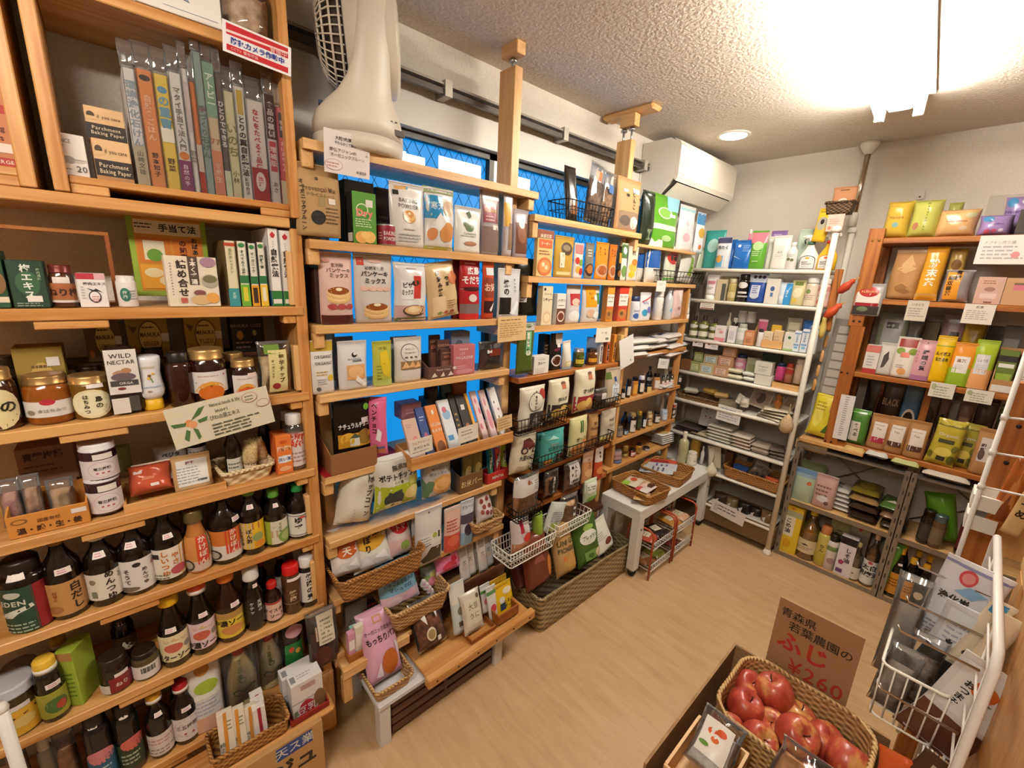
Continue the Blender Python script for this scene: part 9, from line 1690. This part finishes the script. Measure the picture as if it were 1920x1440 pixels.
for i, (x, y, z, rx, ry, l) in enumerate(AP):
    o = proto if i == 0 else proto.copy()
    if i: 
        COL.objects.link(o); s_ = proto.children[0].copy(); COL.objects.link(s_); s_.parent = o
    o.location = (x, y, z); o.rotation_euler = (math.radians(rx), math.radians(ry), i); o.scale = [(1, 1.1, 1.0, 1.02, .95, .98, .95, 1.08, 1.05, 1.06, .98, .95, 1, 1, 1, 1)[i]] * 3
    tag(o, ('red apple, ' + l) if l else 'apple under the visible heap in the wicker basket', 'apple', 'apples in the wicker basket')
put('card', 'AP', -.128, .182, .225, 'a8805a', 't,青森県,.27,.85,.12,2a2018;t,若葉農園の,.56,.71,.125,2a2018;T,ふじ,.4,.5,.26,b8382c;t,¥260,.62,.23,.24,b8382c;r,.34,.08,.93,.1,b8382c', 'kraft cardboard sign with red handwritten price behind the apples.', d=.004, s=.275, dz=.135, L=3, n='price_sign', c='sign')
put('tray', 'AF', -.206, .112, .055, 'light', '', 'small pine box with a wrapped rice cake, in the carton corner.', d=.165, dz=.13, s=.01)
put('bag', 'AF', -.205, .09, .12, 'e0d8d4', 'r,.15,.2,.85,.8,e4ddd4;e,.4,.6,.12,.06,c8542c;e,.6,.65,.12,.06,c8542c;e,.5,.5,.1,.05,c86434;e,.3,.36,.12,.04,5a7a34', 'clear bag with a white card of orange berries in the small pine box.', d=.05, s=.05, dz=.145, L=58, f='clear', fi='c8c0b8', fj='e0dad4')
put('bag', 'AF', -.06, .10, .10, 'd8ccd8', '', 'glossy clear bag of brown buns lying over the apple basket front.', d=.05, s=.115, dz=.168, L=62, f='clear', fi='a86a38', fj='c8905c', wr=3)
# ---------------------------------------------------------------- wire stand and counter at the near side
ct = empty('wooden_counter', (.4, .93, 0), (0, 0, 0), 'orange pine counter end behind the white wire panel', 'counter')
board(ct, (.135, .45, 0), (.16, 1.12, 1.14), PINE, 'side_panel'); board(ct, (.16, .45, .0), (.9, .48, 1.14), PINE, 'front_panel'); board(ct, (.13, .44, 1.14), (.9, 1.14, 1.18), LIGHT, 'counter_top'); board(ct, (.13, 1.06, 0), (.165, 1.125, 1.14), PINE, 'corner_post'); board(ct, (.129, .47, .62), (.135, 1.05, .70), OAK, 'rail')
wp = empty('wire_display_stand', (.105, 1.02, 0), (0, 0, 0), 'white wire display panel hung with clear snack packs', 'display panel'); WW = M('e8e2dc', .35)
b = MB(); b.tube([(0, -.20, .25), (0, -.20, 1.11), (0, -.185, 1.13), (0, .25, 1.13), (0, .265, 1.11), (0, .265, .25)], .0062, WW, 8); wloc(b, 'frame', wp); wp.children[-1].location = (0, 0, 0)
b = MB()
for k in range(14): b.tube([(0, -.20, .30 + k * .06), (0, .265, .30 + k * .06)], .002, WW, 5)
for k in range(6): b.tube([(.003, -.13 + k * .07, .25), (.003, -.13 + k * .07, 1.13)], .002, WW, 5)
b.build('wire_grid', wp)
HK = METAL('d8d4d0', .2)
for y, z in ((.06, 1.09), (-.03, 1.06), (-.10, 1.04), (-.12, .93), (0, .94)):
    b = MB(); b.tube([(0, y, z), (-.095, y, z + .004), (-.10, y, z + .014)], .0022, HK, 6); b.build('hook', wp)
ROWS['WB'] = ('B', .93, .845, '')
put('wire', 'WB', .045, .088, .115, 'w', '', 'white wire basket of clear packets on the wire panel.', d=.16, tp=.94, nw=5, wr=.0017)
for r, s, h, l, c1, R_ in ((.018, .02, .14, 'grey film packet at the outer side of the white wire basket', '8a8078', 4), (.05, .06, .16, 'brown dried fruit packet in the middle of the white wire basket', '5a3a28', 0), (.075, .09, .15, 'mauve bean packet at the panel side of the white wire basket', '6a4a50', -4), (.012, .12, .23, 'tall crumpled clear packet rising from the white wire basket', 'b0a8a0', 0)):
    put('bag', 'WB', r, .05, h, 'd8d0cc', '', l + '.', d=.03, s=s, dz=.006, f='clear', fi=c1, fj='b8a898', R=R_)
ROWS['WH'] = ('B', 1.0, .0, '')
for r, s, z, w, h, c1, ops, l, q in (
    (.062, .075, .955, .088, .175, 'dcd8dc', 'e,.42,.84,.14,.09,c84a50;e,.42,.84,.1,.06,d88a8c;r,.0,.93,1,.96,8a88b0;T,浄化炭,.35,.56,.1,2a2620,.5;e,.5,.38,.2,.1,3a5a80;l,.5,.39,.2,2,.04,b8c8d8;p,8ab0d0,.3,.66,.5,.76,.8,.72,.6,.62;l,.5,.2,.7,3,.05,99a;t,オーガ,.6,.26,.05,777', 'white zip bag with red and blue seals hung on the wire panel', dict(R=8)),
    (.07, .02, .90, .08, .18, 'c8c8cc', 'r,.1,.55,.9,.95,d8dade;e,.3,.6,.06,.03,333;l,.5,.8,.7,4,.06,aab;r,.0,0,1,.45,2a2622', 'black and grey pack behind the zip bag', dict(R=8, L=-6)),
    (.078, -.06, .83, .09, .2, 'd2ccc8', 'r,.1,.45,.9,.95,dcd8d6;e,.5,.78,.18,.08,c8642c;V,おつまみ,.3,.66,.07,2a2620;V,するめ,.62,.62,.06,5a5450;r,.0,0,1,.4,5a3424', 'clear pack with an orange tag and brown dried squid', dict(R=16)),
    (.098, -.02, .96, .03, .15, 'd8c4a4', 'e,.4,.25,.1,.03,3a2a20', 'cream paper packet standing nearest the pole', dict(R=12)),
    (.085, .0, .97, .03, .15, 'd8c8b0', 'e,.4,.25,.1,.03,3a2a20;r,.1,.85,.7,.98,3a80b0', 'cream paper packet with a blue tip beside the pole', dict(R=12)),
    (.068, -.10, .70, .05, .12, 'd8602c', 'p,e08048,.2,.2,.5,.8,.7,.3', 'bright orange packet low under the squid pack', dict(R=-8)),
    (.085, -.10, .72, .08, .13, '4a3020', 'r,.2,.6,.8,.9,b8a890', 'dark brown packet at the bottom of the wire panel', dict(R=14))):
    put('bag', 'WH', r, w, h, c1, ops, l + '.', d=.02, s=s, dz=z, wr=2.2, **q)
ROWS['FR'] = ('B', 1.5, 0, '')
pb = empty('brown_display_post', (.1, 1.52, 0), (0, 0, 0), 'brown drilled post of a second display beyond the counter', 'post')
board(pb, (.075, 1.5, .3), (.12, 1.53, 1.42), OAK, 'upright'); board(pb, (.12, 1.5, 1.0), (.5, 1.525, 1.4), PINE, 'back_board')
for z in (1.05, 1.14, 1.23, 1.32):
    b = MB(); b.lathe([(.005, 0), (.005, .002)], M('1c120a', .6), 8, T=Matrix.Translation((-.002, -.02, z)) @ Matrix.Rotation(math.pi / 2, 4, 'X')); b.build('peg_hole', pb)
b = MB(); b.tube([(.066, 1.36, .5), (.066, 1.36, 1.52)], .0045, WW, 8)
for z in (1.20, 1.28, 1.36): b.tube([(.066, 1.36, z), (.16, 1.34, z + .012)], .0025, WW, 6); b.lathe([(.006, z - .006), (.006, z + .006)], WW, 10, (.066, 1.36))
tag(b.build('wire_rack_pole'), 'thin white pole with wire arms before the brown post', 'pole')
put('bag', 'FR', .105, .035, .17, 'a85a20', 'p,c88040,.2,.3,.5,.9,.8,.3;p,7a3a14,.1,.1,.5,.5,.9,.1', 'orange brown net pack hung before the brown post.', d=.02, s=-.10, dz=1.10, R=6, wr=3)
put('pouch', 'FR', .128, .03, .15, 'd8b078', 'V,らーめ,.5,.5,.14,3a2414', 'tan paper pack with black characters beside the net pack.', d=.015, s=-.12, dz=1.10, R=8)
for i in range(2): put('tray', 'FR', .085, .05, .035, 'e0d8cc', '', 'small white basket, %s of two behind the white pole.' % ('lower', 'upper')[i], d=.08, s=-.1, dz=1.08 + .05 * i, n='white_basket', c='basket')
df = empty('wooden_surround', (-1.345, -.15, 1.4975), (0, 0, 0), 'thin brown wooden frame standing around the plum jars and cartons', 'frame')
for nm, lo, hi in (('top_bar', (-1.35, -.34, 1.648), (-1.335, .004, 1.656)), ('side_bar', (-1.35, -.004, 1.498), (-1.335, .004, 1.648)), ('bottom_bar', (-1.35, -.34, 1.498), (-1.335, -.004, 1.504))): board(df, lo, hi, OAK, nm, .001)
b = MB(); b.tube([(-1.2, -.289, .0), (-1.2, -.289, .68)], .011, WW, 10); b.lathe([(.011, .68), (.013, .685), (.009, .70)], WW, 10, (-1.2, -.289)); tag(b.build('white_pole'), 'thin white pole standing before the lowest sauce shelves', 'pole')
